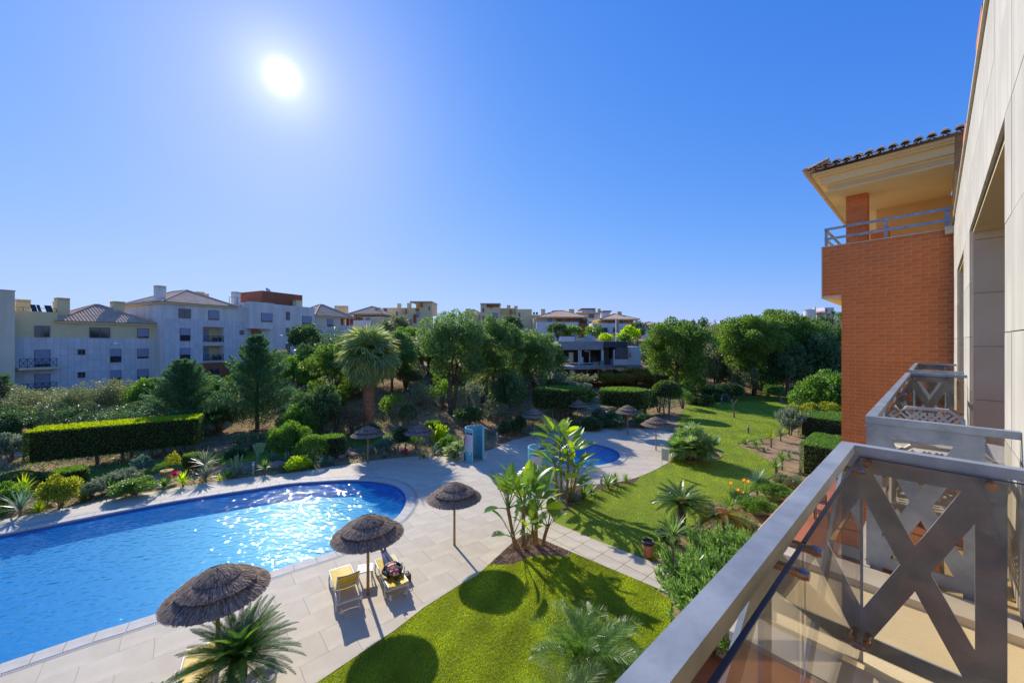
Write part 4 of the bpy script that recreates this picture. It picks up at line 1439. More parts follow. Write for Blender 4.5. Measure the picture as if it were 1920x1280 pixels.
# ---------------------------------------------------------------- brick wing
bw = thing('brick_building', 'orange-red brick wing with tiled eaves and a corner terrace', 'building', (0, 0, 0), RZH)
TB = 15.5
NL, NU, ZL, ZU = 1.94, 2.41, 9.37, 11.0
mb = MB(); mb.box(TB, 24, -3.0, NL - 0.01, 0, ZL + 0.0); mb.box(TB, 24, -3.0, NU - 0.01, ZL, ZU - 0.02); mb.obj('wall', MORTAR, bw)
mb = MB(); mb.box(TB - 0.008, 24, NL, NU - 0.012, ZL - 0.012, ZL - 0.001); mb.obj('soffit', CORN, bw)
BL, BH, BG = 0.33, 0.111, 0.014
allb = []
rows = int((ZU - 0.7) / BH)
for r_ in range(rows):
    z1 = ZU - 0.005 - r_ * BH; z0 = z1 - BH + BG
    nmax = NU if z0 > ZL - 0.02 else NL
    n_ = nmax - (BL * 0.5 if r_ % 2 else 0) - (BL * 0.0)
    if r_ % 2: allb.append((nmax, n_ + BG, z0, z1))
    while n_ > WALLN - 0.3:
        allb.append((n_, n_ - BL + BG, z0, z1)); n_ -= BL
bme = {}
rest = MB(); cnt = 0
for a, b, z0, z1 in allb:
    if cnt < 292:
        k = round(a - b, 3)
        if k not in bme:
            q = MB(); q.box(-0.010, 0.004, -k / 2, k / 2, -(BH - BG) / 2, (BH - BG) / 2); bme[k] = q.mesh('brick', [BRICK])
        obj('brick', bme[k], bw, loc=(TB - rj.uniform(0, 0.0015), (a + b) / 2, (z0 + z1) / 2)); cnt += 1
    else:
        rest.box(TB - 0.010, TB + 0.004, b, a, z0, z1)
r_o = rest.obj('lower_bricks', BRICK, bw); r_o['kind'] = 'stuff'
mb = MB(); mb.box(TB - 0.03, 24, -0.33, NU + 0.02, ZU - 0.001, ZU + 0.03); mb.obj('parapet_coping', COPST, bw)
mb = MB(); mb.box(TB - 0.028, TB - 0.002, NU - 0.01, NU + 0.015, ZL, ZU); mb.obj('corner_trim', COPST, bw)
# terrace above the parapet
for r_ in range(2):
    mb = MB(); zz = ZU + (0.58, 0.27)[r_]
    mb.bar((TB + 0.05, -0.33, zz), (TB + 0.05, 2.36, zz), 0.05, 0.07); mb.bar((TB + 0.08, 2.33, zz), (22, 2.33, zz), 0.05, 0.07); mb.obj('terrace_rail', STEEL, bw)
for n_, t_ in ((2.34, TB + 0.09), (0.98, TB + 0.09), (-0.2, TB + 0.09), (2.30, TB + 3)):
    mb = MB(); mb.box(t_ - 0.02, t_ + 0.02, n_ - 0.055, n_ + 0.02, ZU + 0.031, ZU + 0.61); mb.obj('terrace_post', STEEL, bw)
col = MB(); col.box(TB + 0.26, TB + 0.76, 1.38, 1.86, ZU + 0.03, 12.56); col_ = col.obj('column', MORTAR, bw)
zz = ZU + 0.04; k = 0
while zz < 12.5:
    q = MB()
    for a, b in (((1.865, 1.615), (1.606, 1.375)) if k % 2 else ((1.865, 1.70), (1.691, 1.47), (1.461, 1.375))):
        q.box(TB + 0.25, TB + 0.2595, b, a, zz, zz + 0.102)
    q.box(TB + 0.262, TB + 0.758, 1.3705, 1.3795, zz, zz + 0.102); q.obj('brick_course', BRICK, col_); zz += 0.111; k += 1
mb = MB(); mb.box(TB + 2.0, TB + 2.3, 1.0, 1.45, ZU, 11.75); mb.obj('low_pier', BRICK, bw)
mb = MB(); mb.box(TB + 2.6, TB + 2.8, -3, 1.35, ZU, 12.56); mb.box(TB + 0.1, TB + 2.6, -0.6, -0.35, ZU, 12.56); mb.obj('terrace_wall', CREAMO, bw)
# cornice in three steps and ceiling
mb = MB(); mb.box(14.9, 24, -0.33, 2.2, 12.56, 12.74); mb.obj('terrace_ceiling', CREAMO, bw)
mb = MB(); mb.box(14.86, 24, -0.33, 2.24, 12.555, 12.60); mb.box(14.88, 24, -0.33, 2.22, 12.741, 12.80)
mb.box(14.78, 24, -0.33, 2.34, 12.80, 13.02); mb.box(14.66, 24, -0.33, 2.46, 13.02, 13.07); mb.box(14.60, 24, -0.33, 2.52, 13.07, 13.15)
mb.obj('cornice', CORN, bw)
mb = MB()      # hipped roof plane
e_t, e_n, ez = 14.42, 2.70, 13.17
pk = (18.6, -1.4, ez + 1.35)
mb.add([(e_t, e_n, ez), (e_t, -1.4, ez), pk, (24, -1.4, pk[2]), (24, e_n, ez)], [(0, 1, 2), (0, 2, 3, 4)])
mb.obj('roof', TILE_R, bw)
q = MB()
for k in range(9):
    a = math.pi * k / 8
    for x in (0, 0.62): q.v.append((x, 0.095 * math.cos(a), 0.075 * math.sin(a) + x * 0.30))
    for x in (0, 0.62): q.v.append((x, 0.078 * math.cos(a), 0.060 * math.sin(a) + x * 0.30))
for k in range(8):
    b = 4 * k
    q.f += [(b, b + 1, b + 5, b + 4), (b + 2, b + 6, b + 7, b + 3), (b, b + 4, b + 6, b + 2)]; q.m += [0, 0, 0]
cov = q.mesh('roof_tile', [TILE_R])
q2 = MB()
for k in range(9):
    a = math.pi + math.pi * k / 8
    for x in (0, 0.55): q2.v.append((x, 0.10 * math.cos(a), 0.055 * math.sin(a) + x * 0.30))
    for x in (0, 0.55): q2.v.append((x, 0.082 * math.cos(a), 0.042 * math.sin(a) + 0.005 + x * 0.30))
for k in range(8):
    b = 4 * k
    q2.f += [(b, b + 4, b + 5, b + 1), (b + 2, b + 3, b + 7, b + 6), (b, b + 2, b + 6, b + 4)]; q2.m += [0, 0, 0]
pan = q2.mesh('roof_tile', [TILE_R])
for i in range(14):
    n_ = e_n - 0.06 - i * 0.235
    if n_ < -0.6: break
    obj('roof_tile', cov, bw, loc=(e_t - 0.02, n_, ez + 0.06 + rj.uniform(-.008, .008)))
    obj('roof_tile', pan, bw, loc=(e_t + 0.0, n_ - 0.117, ez + 0.055))
    obj('roof_tile', cov, bw, loc=(e_t + 0.42, n_ + rj.uniform(-.01, .01), ez + 0.225))
    c = MB(); c.tube([(e_t + 0.36, n_, ez + 0.235), (e_t + 0.42, n_, ez + 0.285), (e_t + 0.47, n_, ez + 0.30)], [0.085, 0.06, 0.01], 7); c.obj('mortar_dab', MORTW, bw)
for i in range(34):
    t_ = e_t + 0.10 + i * 0.235
    obj('roof_tile', cov, bw, loc=(t_, e_n + 0.02, ez + 0.05), rot=(0, 0, -math.pi / 2))
    obj('roof_tile', pan, bw, loc=(t_ + 0.117, e_n, ez + 0.045), rot=(0, 0, -math.pi / 2))

# ---------------------------------------------------------------- ground floor terraces
gt = thing('garden_terrace', 'terracotta ground floor terrace with low cream walls seen through the glass', 'terrace', (0, 0, 0), RZH)
mb = MB(); mb.box(-3, TB - 0.02, -0.3, 3.9, 0.0, 0.68); mb.box(TB - 0.019, 26, NL + 0.01, 4.6, 0.0, 0.68); mb.obj('terrace_base', CREAM, gt)
s_ = 0.42
q = MB(); q.box(0.004, s_ - 0.004, 0.004, s_ - 0.004, -0.012, 0.01); tme = q.mesh('terrace_tile', [TERRA])
cnt = 0; rest = MB()
cells = [(i, j) for i in range(-6, 62) for j in range(0, 11)]
cells.sort(key=lambda c: abs(c[0] * s_ - 8) - 3 * (c[1] > 3))
for i, j in cells:
    t_, n_ = i * s_, -0.25 + j * s_
    if n_ + s_ > (3.9 if t_ < TB - .4 else 4.6) or (t_ + s_ > TB - 0.05 and n_ < NL + 0.1): continue
    if cnt < 290: obj('terrace_tile', tme, gt, loc=(t_, n_, 0.69)); cnt += 1
    else: rest.box(t_ + .004, t_ + s_ - .004, n_ + .004, n_ + s_ - .004, .68, .70)
rest.obj('far_terrace_tiles', TERRA, gt)['kind'] = 'stuff'
for a in (2.7, 9.4, 13.0):
    p = MB(); p.box(a, a + 0.5, 0.7 if a < 12 else -0.3, 3.4, 0.701, 2.1); p.obj('dividing_wall', CREAM if a < 12 else CREAMO, gt)  # last wall: orange bounce light on cream render put into its colour
    p = MB(); p.box(a - 0.05, a + 0.55, 0.72 if a < 12 else -0.3, 3.45, 2.1, 2.16); p.obj('wall_coping', COPST, gt)
p = MB(); p.box(-3, 2.7, 3.7, 3.85, 0.69, 1.45); p.box(3.2, 9.4, 3.7, 3.85, 0.69, 1.45); p.box(9.9, 13.0, 3.7, 3.85, 0.69, 1.45); p.obj('front_wall', CREAM, gt)


def slat_chair(loc, rz, label):
    D = flat('dark_rattan', (0.09, 0.07, 0.055), 0.7)
    root = thing('garden_chair', label, 'chair', loc, rz, 'dark chairs on the far terrace')
    for x, y in ((-.24, -.22), (.24, -.22), (.24, .24), (-.24, .24)):
        p = MB(); p.bar((x, y, 0), (x, y, .42 if y < 0 else .86), .04, .04, up=(0, 1, 0)); p.obj('leg', D, root)
    p = MB()
    for i in range(7): p.box(-.26, .26, -.24 + i * .07, -.19 + i * .07, .42, .44)
    p.obj('seat', D, root)
    p = MB()
    for i in range(6): p.box(-.22, .22, .225, .245, .50 + i * .06, .54 + i * .06)
    p.obj('backrest', D, root)


slat_chair(W(19.4, 3.0, 0.7), 1.0, 'dark slatted chair on the far terracotta terrace, nearer of two')
slat_chair(W(20.6, 3.3, 0.7), 2.4, 'dark slatted chair on the far terracotta terrace, farther of two')

# ================================================================ THE BUILDINGS BEYOND THE GARDEN
YEL = mat('pale_yellow_render', (0.80, 0.66, 0.36), (0.73, 0.59, 0.32), rough=0.9, scale=0.5, detail=8)
OFFW = mat('off_white_render', (0.82, 0.79, 0.71), (0.74, 0.70, 0.62), rough=0.9, scale=0.35, detail=9)
OFFY = mat('cream_white_render', (0.78, 0.70, 0.50), (0.70, 0.62, 0.44), rough=0.9, scale=0.4, detail=8)
streaks(OFFW, 0.16, 1.2, 0.12); streaks(OFFY, 0.12, 1.2, 0.12)
CLAD = mat('grey_stone_cladding', (0.70, 0.68, 0.67), (0.62, 0.60, 0.59), rough=0.7, scale=0.8, detail=8, island=0.06)
SHUT = mat('grey_roller_shutter', (0.36, 0.36, 0.46), (0.31, 0.31, 0.40), rough=0.6)
PANE = flat('window_pane', (0.03, 0.035, 0.04), 0.06, 0, 0.9)
FRAME = flat('window_frame', (0.16, 0.17, 0.19), 0.5)
RAILD = flat('dark_railing', (0.07, 0.08, 0.10), 0.5)
REDB = mat('red_brick_render', (0.40, 0.13, 0.055), (0.33, 0.10, 0.045), rough=0.85, scale=1.5)
CONC = mat('weathered_concrete', (0.36, 0.35, 0.34), (0.26, 0.25, 0.25), rough=0.9, scale=0.7, detail=9)
DARKP = flat('dark_panel', (0.055, 0.065, 0.09), 0.6)
WHT = flat('white_paint', (0.70, 0.70, 0.70), 0.6)
SOLAR = flat('black_collector', (0.02, 0.025, 0.04), 0.2)


def rooftile():
    m = mat('roof_tiles', (0.70, 0.46, 0.30), (0.54, 0.34, 0.22), rough=0.9, scale=1.2, detail=9)
    nt, b = nodes(m)
    return m


ROOFT = rooftile()
ROOFT.node_tree.nodes['Principled BSDF'].inputs['Roughness'].default_value = 0.8


class Fac:
    """a front wall in the place: origin, direction; pixels of the photograph give r (metres along it) and height"""
    def __init__(s, name, label, O, ang, gz, cat='apartment building', group=None):
        s.O = O; s.u = (math.sin(R(ang)), math.cos(R(ang))); s.gz = gz
        s.root = thing(name, label, cat, (O[0], O[1], gz), math.atan2(s.u[1], s.u[0]), group)

    def r(s, px, off=0.0):
        k = (px - 960) / F_PX
        ox, oy = s.O[0] + s.u[1] * off, s.O[1] - s.u[0] * off
        return (k * oy - ox) / (s.u[0] - k * s.u[1])

    def z(s, px, py, off=0.0):
        r = s.r(px, off); Y = s.O[1] - s.u[0] * off + r * s.u[1]
        return CAM_H + (640 - py) / F_PX * Y - s.gz

    def box(s, name, r0, r1, y0, y1, z0, z1, m):
        mb = MB(); mb.box(r0, r1, y0, y1, z0, z1); return mb.obj(name, m, s.root)

    def window(s, px0, px1, py0, py1, kind='shutter', off=0.0):
        r0, r1 = s.r(px0, off), s.r(px1, off); pm = (px0 + px1) / 2
        z1, z0 = s.z(pm, py0, off), s.z(pm, py1, off); y = -off - 0.06
        f = MB(); t = 0.06
        f.box(r0 - t, r1 + t, y - 0.03, y + 0.05, z1, z1 + t); f.box(r0 - t, r1 + t, y - 0.05, y + 0.05, z0 - t, z0)
        f.box(r0 - t, r0, y - 0.03, y + 0.05, z0, z1); f.box(r1, r1 + t, y - 0.03, y + 0.05, z0, z1)
        if kind == 'glass': f.box((r0 + r1) / 2 - .04, (r0 + r1) / 2 + .04, y - 0.03, y + 0.02, z0, z1)
        fo = f.obj('window', FRAME, s.root)
        g_ = MB(); g_.box(r0, r1, y, y + 0.03, z0, z1); g_.obj('pane', PANE, fo)
        if kind == 'shutter':
            zb_ = z0 + (z1 - z0) * 0.16; q = MB(); n = max(3, int((z1 - zb_) / 0.14))
            for i in range(n): q.box(r0, r1, y - 0.022, y - 0.004, zb_ + (z1 - zb_) * i / n, zb_ + (z1 - zb_) * (i + 0.93) / n)
            q.obj('shutter', SHUT, fo)
        if kind == 'rail':
            q = MB(); q.box(r0, r1, y - 0.022, y - 0.004, z0 + (z1 - z0) * 0.45, z1); q.obj('shutter', SHUT, fo)
            s.xrail(r0, r1, z0, z0 + (z1 - z0) * 0.45, y - 0.08, fo, 1)
        return fo

    def xrail(s, r0, r1, z0, z1, y, par, n):
        q = MB()
        q.bar((r0, y, z1), (r1, y, z1), .05, .06); q.bar((r0, y, z0 + .05), (r1, y, z0 + .05), .04, .05)
        L = (r1 - r0) / n
        for i in range(n + 1): q.bar((r0 + i * L, y, z0), (r0 + i * L, y, z1), .05, .05, up=(0, 1, 0))
        for i in range(n):
            q.bar((r0 + i * L, y, z0), (r0 + (i + 1) * L, y, z1), .04, .05); q.bar((r0 + i * L, y + .01, z1), (r0 + (i + 1) * L, y + .01, z0), .04, .05)
        return q.obj('railing', RAILD, par)

    def cladding(s, r0, r1, z0, z1, y, holes=(), pw=0.6, ph=0.78, m=None, name='stone_cladding'):
        q = MB()
        i = 0; r = r0
        while r < r1 - 0.05:
            z = z0; re = min(r + pw, r1)
            while z < z1 - 0.05:
                ze = min(z + ph, z1)
                cells_ = [(r, re, z, ze)]
                for h in holes:
                    nc = []
                    for (a0, a1, c0, c1) in cells_:
                        if a0 >= h[1] or a1 <= h[0] or c0 >= h[3] or c1 <= h[2]: nc.append((a0, a1, c0, c1)); continue
                        if a0 < h[0]: nc.append((a0, h[0], c0, c1))
                        if a1 > h[1]: nc.append((h[1], a1, c0, c1))
                        m0, m1 = max(a0, h[0]), min(a1, h[1])
                        if c0 < h[2]: nc.append((m0, m1, c0, h[2]))
                        if c1 > h[3]: nc.append((m0, m1, h[3], c1))
                    cells_ = nc
                d = rj.uniform(0, 0.006); r_s, re_s, z_s, ze_s = r, re, z, ze
                for r, re, z, ze in cells_:
                    if re - r < .03 or ze - z < .03: continue
                    q.add([(r + .014, y - d, z + .018), (re - .014, y - d, z + .018), (re - .014, y - d, ze - .018), (r + .014, y - d, ze - .018),
                           (r + .012, y + .03, z + .012), (re - .012, y + .03, z + .012), (re - .012, y + .03, ze - .012), (r + .012, y + .03, ze - .012)],
                          [(0, 1, 2, 3), (0, 4, 5, 1), (1, 5, 6, 2), (2, 6, 7, 3), (3, 7, 4, 0)])
                r, re, z, ze = r_s, re_s, z_s, ze_s
                z += ph
            r += pw
        o = q.obj(name, m or CLAD, s.root); o['kind'] = 'stuff'
        return o

    def hip(s, r0, r1, y0, y1, ze, zp, peak_r=None, ov=0.45, m=None):
        """hipped roof of real corrugated rows"""
        r0 -= ov; r1 += ov; y0 -= ov; y1 += ov
        w_, d_ = r1 - r0, y1 - y0
        if w_ > d_: a, b = (r0 + d_ / 2, (y0 + y1) / 2), (r1 - d_ / 2, (y0 + y1) / 2)
        else: a, b = ((r0 + r1) / 2, y0 + w_ / 2), ((r0 + r1) / 2, y1 - w_ / 2)
        c = [(r0, y0), (r1, y0), (r1, y1), (r0, y1)]
        q = MB()
        A3 = [Vector((x, y, ze)) for x, y in c]; a3, b3 = Vector((*a, zp)), Vector((*b, zp))
        if w_ > d_: faces = [(A3[0], A3[1], b3, a3), (A3[1], A3[2], b3, b3), (A3[2], A3[3], a3, b3), (A3[3], A3[0], a3, a3)]
        else: faces = [(A3[0], A3[1], a3, a3), (A3[1], A3[2], b3, a3), (A3[2], A3[3], b3, b3), (A3[3], A3[0], a3, b3)]
        for p0, p1, p2, p3 in faces:      # p0->p1 eave, p3->p2 ridge
            L = (p1 - p0).length; n = max(2, int(L / 0.34))
            e = (p1 - p0).normalized(); nrm_ = (p1 - p0).cross((p2 + p3) / 2 - p0).normalized()
            if nrm_.z < 0: nrm_ = -nrm_
            up = ((p2 + p3) / 2 - (p0 + p1) / 2); up = (up - e * up.dot(e)).normalized()

            def top(x):
                # height above the eave reachable at x along the eave
                l0, l1 = (p3 - p0).dot(e), (p2 - p0).dot(e); hh = (p3 - p0).dot(up)
                if x < l0: return hh * x / max(l0, 1e-6)
                if x > l1: return hh * (L - x) / max(L - l1, 1e-6)
                return hh
            for i in range(n):
                x0, x1 = L * i / n, L * (i + 1) / n; xm = (x0 + x1) / 2
                pts = []
                for x, lift in ((x0, 0.0), (xm - L / n * .2, 0.085), (xm + L / n * .2, 0.085), (x1, 0.0)):
                    pts.append((p0 + e * x + nrm_ * lift, p0 + e * x + up * top(min(max(x, 0.001), L - 0.001)) + nrm_ * lift))
                bb = len(q.v)
                for lo_, hi_ in pts: q.v += [tuple(lo_), tuple(hi_)]
                for k in range(3): q.f.append((bb + 2 * k, bb + 2 * k + 2, bb + 2 * k + 3, bb + 2 * k + 1)); q.m.append(0)
        o = q.obj('roof', m or ROOFT, s.root)
        rg_ = MB()
        for p, t in ((A3[0], a3), (A3[1], b3 if w_ > d_ else a3), (A3[2], b3), (A3[3], a3 if w_ > d_ else b3), (a3, b3)):
            if (p - t).length > 0.1: rg_.tube([p + Vector((0, 0, .05)), t + Vector((0, 0, .08))], 0.13, 6)
        rg_.obj('ridge_tiles', ROOFT, o)
        ev = MB(); ev.box(r0 + .1, r1 - .1, y0 + .1, y1 - .1, ze - .22, ze - .01); ev.obj('eave', CORN, o)
        return o

    def chimney(s, r, y, z0, z1, w_=0.9, d_=0.9, m=None):
        q = MB(); q.box(r, r + w_, y, y + d_, z0, z1 - 0.35); q.box(r - .02, r + w_ + .02, y - .02, y + d_ + .02, z1 - .12, z1)
        for x in (r, r + w_ - .15):
            for yy in (y, y + d_ - .15): q.box(x, x + .15, yy, yy + .15, z1 - .35, z1 - .12)
        q.box(r + .15, r + w_ - .15, y + .15, y + d_ - .15, z1 - .35, z1 - .12)
        return q.obj('chimney', m or YEL, s.root)


ANG = 26
# ---- building one
b1 = Fac('apartment_building', 'long yellow and grey apartment block with low tiled roof at the left edge', (-58.0, 48.2), ANG, 1.2)
f = b1; rl, rr_ = f.r(28), f.r(289.5)
zs = f.z(150, 633.4); ze = f.z(112, 602)
f.box('wall', rl, rr_ + 3, 0, 9, -1.5, ze - 0.02, YEL)
zp_ = f.z(70, 584)
f.box('parapet', rl, f.r(108), 0.001, 5, ze - 0.02, zp_, YEL)
wins = [((66, 92), (611.5, 631), 'glass'), ((168.5, 205), (614.5, 632.5), 'glass'), ((258, 277.5), (616, 633), 'shutter'),
        ((65.5, 93), (656.5, 687), 'shutter'), ((146.5, 158.5), (655.5, 664), 'glass'), ((205.5, 226), (654.5, 678.5), 'rail'), ((258, 277.5), (654.5, 671), 'shutter'),
        ((65.5, 93), (701.5, 730), 'shutter'), ((146.5, 158.5), (698, 707), 'glass'), ((205.5, 226), (694.5, 719), 'rail'), ((258, 277.5), (692.5, 708.5), 'shutter')]
hol = []
for (a, b), (c, d), k in wins:
    f.window(a, b, c, d, k); hol.append((f.r(a), f.r(b), f.z((a + b) / 2, d), f.z((a + b) / 2, c)))
f.cladding(rl, rr_, -1.2, zs, -0.03, hol)
for y0, y1, yb in ((686, 709, 692), (731, 754, 737)):
    zt_, zb_ = f.z(75, y0 - 13.5 + 13), f.z(75, y0 + 3)
    zf = f.z(72, y0 + 1.5)
    s_l = f.box('balcony', rl, f.r(108), -1.5, -0.035, zf - 0.28, zf, OFFY)
    f.xrail(rl + .05, f.r(109, 1.4) - .1, zf, zf + 1.05, -1.42, s_l, 5)
f.hip(f.r(112), rr_, 0.0, 9.0, ze, f.z(172, 571, -4), m=ROOFT)
f.chimney(f.r(114), 1.2, ze, f.z(120, 557), 1.1, 1.2); f.chimney(f.r(126), 4.0, ze, f.z(132, 562), 1.1, 1.2)
f.chimney(f.r(47), 3.5, zp_ - 0.1, f.z(55, 562, -3.5), 1.2, 1.2); f.chimney(f.r(231), 3, ze, f.z(238, 566, -3), 1.2, 1.4)
q = MB(); q.bar((rl, .3, zp_ + .45), (f.r(108), .3, zp_ + .45), .05, .05)
for i in range(6): rx = rl + (f.r(108) - rl) * i / 5; q.bar((rx, .3, zp_), (rx, .3, zp_ + .45), .05, .05, up=(0, 1, 0))
q.obj('roof_railing', RAILD, f.root)
for i, (a, b) in enumerate(((66, 76), (78, 84), (93, 106))):
    q = MB(); ra, rb = f.r(a), f.r(b); q.add([(ra, 1, zp_ + .05), (rb, 1, zp_ + .05), (rb, 1.9, zp_ + .95), (ra, 1.9, zp_ + .95), (ra, 1.1, zp_), (rb, 1.1, zp_), (rb, 2, zp_ + .9), (ra, 2, zp_ + .9)],
                                           [(0, 1, 2, 3), (7, 6, 5, 4), (0, 4, 5, 1), (1, 5, 6, 2), (2, 6, 7, 3), (3, 7, 4, 0)]); q.obj('solar_collector', SOLAR, f.root)

# ---- block at the very edge
b0 = Fac('apartment_building', 'blank cream tower wall cut off by the left edge of the frame', (-58.0, 48.2), ANG, 1.2)
f = b0
rr0 = f.r(28, 1.5)
f.box('wall', rr0 - 7, rr0, -1.5, 8, -1.5, f.z(28, 546, 1.5), OFFY)
f.box('roof_edge', rr0 - 7, rr0 + 0.05, -1.55, 8.05, f.z(28, 546, 1.5) + .001, f.z(28, 546, 1.5) + 0.10, COPST)

# ---- building two
b2 = Fac('apartment_building', 'pale grey clad block with the tall hipped roof and two stacked loggias', (-51.3, 55.6), ANG, 1.6)
f = b2; r1_ = f.r(468)
ze = f.z(309, 566); zs = f.z(309, 595.7); zbr = f.z(322, 683)
holes2 = [(f.r(380.5), f.r(419.5), f.z(400, 641), f.z(400, 613)), (f.r(380.5), f.r(419.5), f.z(400, 676), f.z(400, 648))]
# body built round the two loggias
ra, rb = holes2[0][0], holes2[0][1]
zl = [(-1.6), holes2[1][2], holes2[1][3], holes2[0][2], holes2[0][3], ze]
mb = MB(); mb.box(0, ra, 0, 16, -1.6, ze); mb.box(rb, r1_, 0, 16, -1.6, ze); mb.box(ra, rb, 1.8, 16, -1.6, ze)
for i in (0, 2, 4): mb.box(ra, rb, 0, 1.8, zl[i], zl[i + 1])
mb.obj('wall', OFFW, f.root)
for h in holes2:
    lg = f.box('loggia', h[0], h[1], 1.72, 1.79, h[2], h[3], YEL)
    q = MB(); q.box(h[0] + .3, h[0] + 1.6, 1.66, 1.71, h[2] + .1, h[3] - .4); q.obj('door', SHUT, lg)
    f.xrail(h[0], h[1], h[2] + .02, h[2] + 1.0, 0.02, lg, 4)
    q = MB(); q.box(h[0], h[1], -.12, 0.0, h[2] - .22, h[2] - .001); q.obj('balcony_edge', OFFY, lg)
    q = MB()
    for k in range(2): q.box(h[0] + 1.9 + k * .9, h[0] + 2.4 + k * .9, .7, 1.2, h[2], h[2] + .75)
    q.obj('chairs', RAILD, lg)
hol = list(holes2)
for (a, b), (c, d), k in [((335.5, 356.5), (579.5, 596), 'glass'), ((391, 410), (582.5, 599), 'shutter'), ((338, 355.5), (616, 638.5), 'rail'), ((338, 355.5), (653, 674.5), 'rail'),
                          ((449.5, 456.5), (619.5, 626.5), 'glass'), ((450, 456.5), (651.5, 658.5), 'glass'), ((392.5, 410.5), (687, 711), 'glass')]:
    f.window(a, b, c, d, k); hol.append((f.r(a), f.r(b), f.z((a + b) / 2, d), f.z((a + b) / 2, c)))
f.cladding(0.02, r1_, zbr, zs, -0.03, hol)
f.cladding(0.02, f.r(319), -1.2, zbr, -0.03, hol)
f.box('brick_band', f.r(319.5), r1_, -0.031, -0.001, -1.5, zbr - 0.01, REDB)
f.hip(0, f.r(440), 0, 14, ze, f.z(345, 546, -6))
f.box('side_parapet', 0.0, 0.35, 0.001, 17, ze, ze + 0.5, OFFW)
f.chimney(0.0 + 0.2, 2.8, ze, f.z(282, 533.5, -3), 1.1, 1.1, OFFW); f.chimney(f.r(400), 5, ze - .5, f.z(405, 550, -5), 1.1, 1.2); f.chimney(f.r(413), 5.5, ze - .5, f.z(418, 553, -5), 1.0, 1.2)
f.chimney(f.r(455), 2.5, ze - .5, f.z(460, 548.5, -2.5), 1.0, 1.0, OFFW)

# ---- building three
b3 = Fac('apartment_building', 'white rendered block with a red brick roof box and slit windows', (-51.3, 55.6), ANG, 1.6)
f = b3; ra, rb = f.r(468) + 0.001, f.r(590)
zt = f.z(500, 569)
f.box('wall', ra, rb, 0.0, 12, -1.6, zt, OFFW)
f.box('projecting_bay', f.r(469, 1.4), f.r(514, 1.4), -1.4, -0.001, f.z(480, 616, 1.4), zt + 0.0, OFFW)
f.box('brick_pier', f.r(474, .7), f.r(485, .7), -.8, -.35, -1.5, f.z(480, 616, 1.4) - .001, REDB)
f.cladding(ra, f.r(500), 3.0, f.z(480, 616, 0), -0.03, [])
f.box('roof_box', f.r(491, -4), f.r(567, -4), 4, 11, zt + 0.001, f.z(525, 551, -4) + 0.25, REDB)
f.box('brick_base', f.r(512), rb, -.04, -.001, -1.5, f.z(540, 694), REDB)
for (a, b), (c, d), k, o in [((490, 510), (587.5, 603), 'shutter', 1.4), ((536.5, 542.5), (585, 599.5), 'glass', 0), ((567, 583.5), (593, 607.5), 'shutter', 0), ((536.5, 542.5), (615, 630), 'glass', 0),
                          ((536.5, 542.5), (645, 659), 'glass', 0), ((536.5, 542.5), (674, 689), 'glass', 0), ((449.5 + 37, 489), (620.5, 627), 'glass', 0)]:
    f.window(a, b, c, d, k, o)
f.chimney(f.r(568), 2, zt, f.z(574, 564.5, -2), 1.2, 1.2)
q = MB(); q.bar((ra - 3.0, .4, zt + .6), (ra + 2, .4, zt + .6), .05, .05)
for i in range(5): q.bar((ra - 3 + i * 1.25, .4, zt - .5), (ra - 3 + i * 1.25, .4, zt + .6), .05, .05, up=(0, 1, 0))
q.obj('roof_railing', RAILD, f.root)
q = MB(); q.lathe([(0, 0), (.3, .05), (.55, .2), (.6, .28)], 14, (0, 0, 0)); o_ = q.obj('satellite_dish', WHT, f.root); o_.location = (f.r(507, -4), 5, zt + 2.9); o_.rotation_euler = (R(60), 0, R(20))

# ---- building four with corner veranda
b4 = Fac('apartment_building', 'cream house with hipped roof and brick veranda columns next to the white block', (-51.3, 55.6), ANG, 2.0)
f = b4; ra, rb = f.r(590) + .001, f.r(641)
ze = f.z(620, 593)
f.box('wall', ra, rb, 0.3, 9, -2, ze - .02, OFFY); f.cladding(ra, f.r(664), 0, f.z(610, 614), .0, [], 0.9, 0.8)
f.window(613.5, 624, 598.5, 611, 'shutter', -.3)
f.box('veranda_floor', rb, f.r(664), 0.3, 9, -2, f.z(650, 610), OFFW)
for a in (643, 655, 662): f.box('column', f.r(a), f.r(a) + .5, .5, 1.0, f.z(650, 610), ze - .02, REDB)
f.box('back_wall', rb, f.r(664), 3, 8.9, f.z(650, 610), ze - .02, CREAMO)
f.hip(ra + .4, f.r(663), 0.3, 9, ze, f.z(603, 571, -4))

# ---- farther houses (each faces us)
def far_house(name, label, Y, px0, px1, ptop, base, depth, m=YEL, group=None):
    X0, X1 = (px0 - 960) / F_PX * Y, (px1 - 960) / F_PX * Y
    f = Fac.__new__(Fac); f.O = (X0, Y); f.u = (1.0, 0.0); f.gz = base
    f.root = thing(name, label, 'house', (X0, Y, base), 0, group)
    f.r = lambda px, off=0.0: (px - px0) / F_PX * Y
    f.z = lambda px, py, off=0.0: CAM_H + (640 - py) / F_PX * Y - base
    f.box('wall', 0, X1 - X0, 0, depth, -3, f.z(0, ptop), m)
    return f


def blk(f, name, a, b, p0, p1, y0, y1, m): return f.box(name, f.r(a), f.r(b), y0, y1, f.z(0, p1), f.z(0, p0), m)


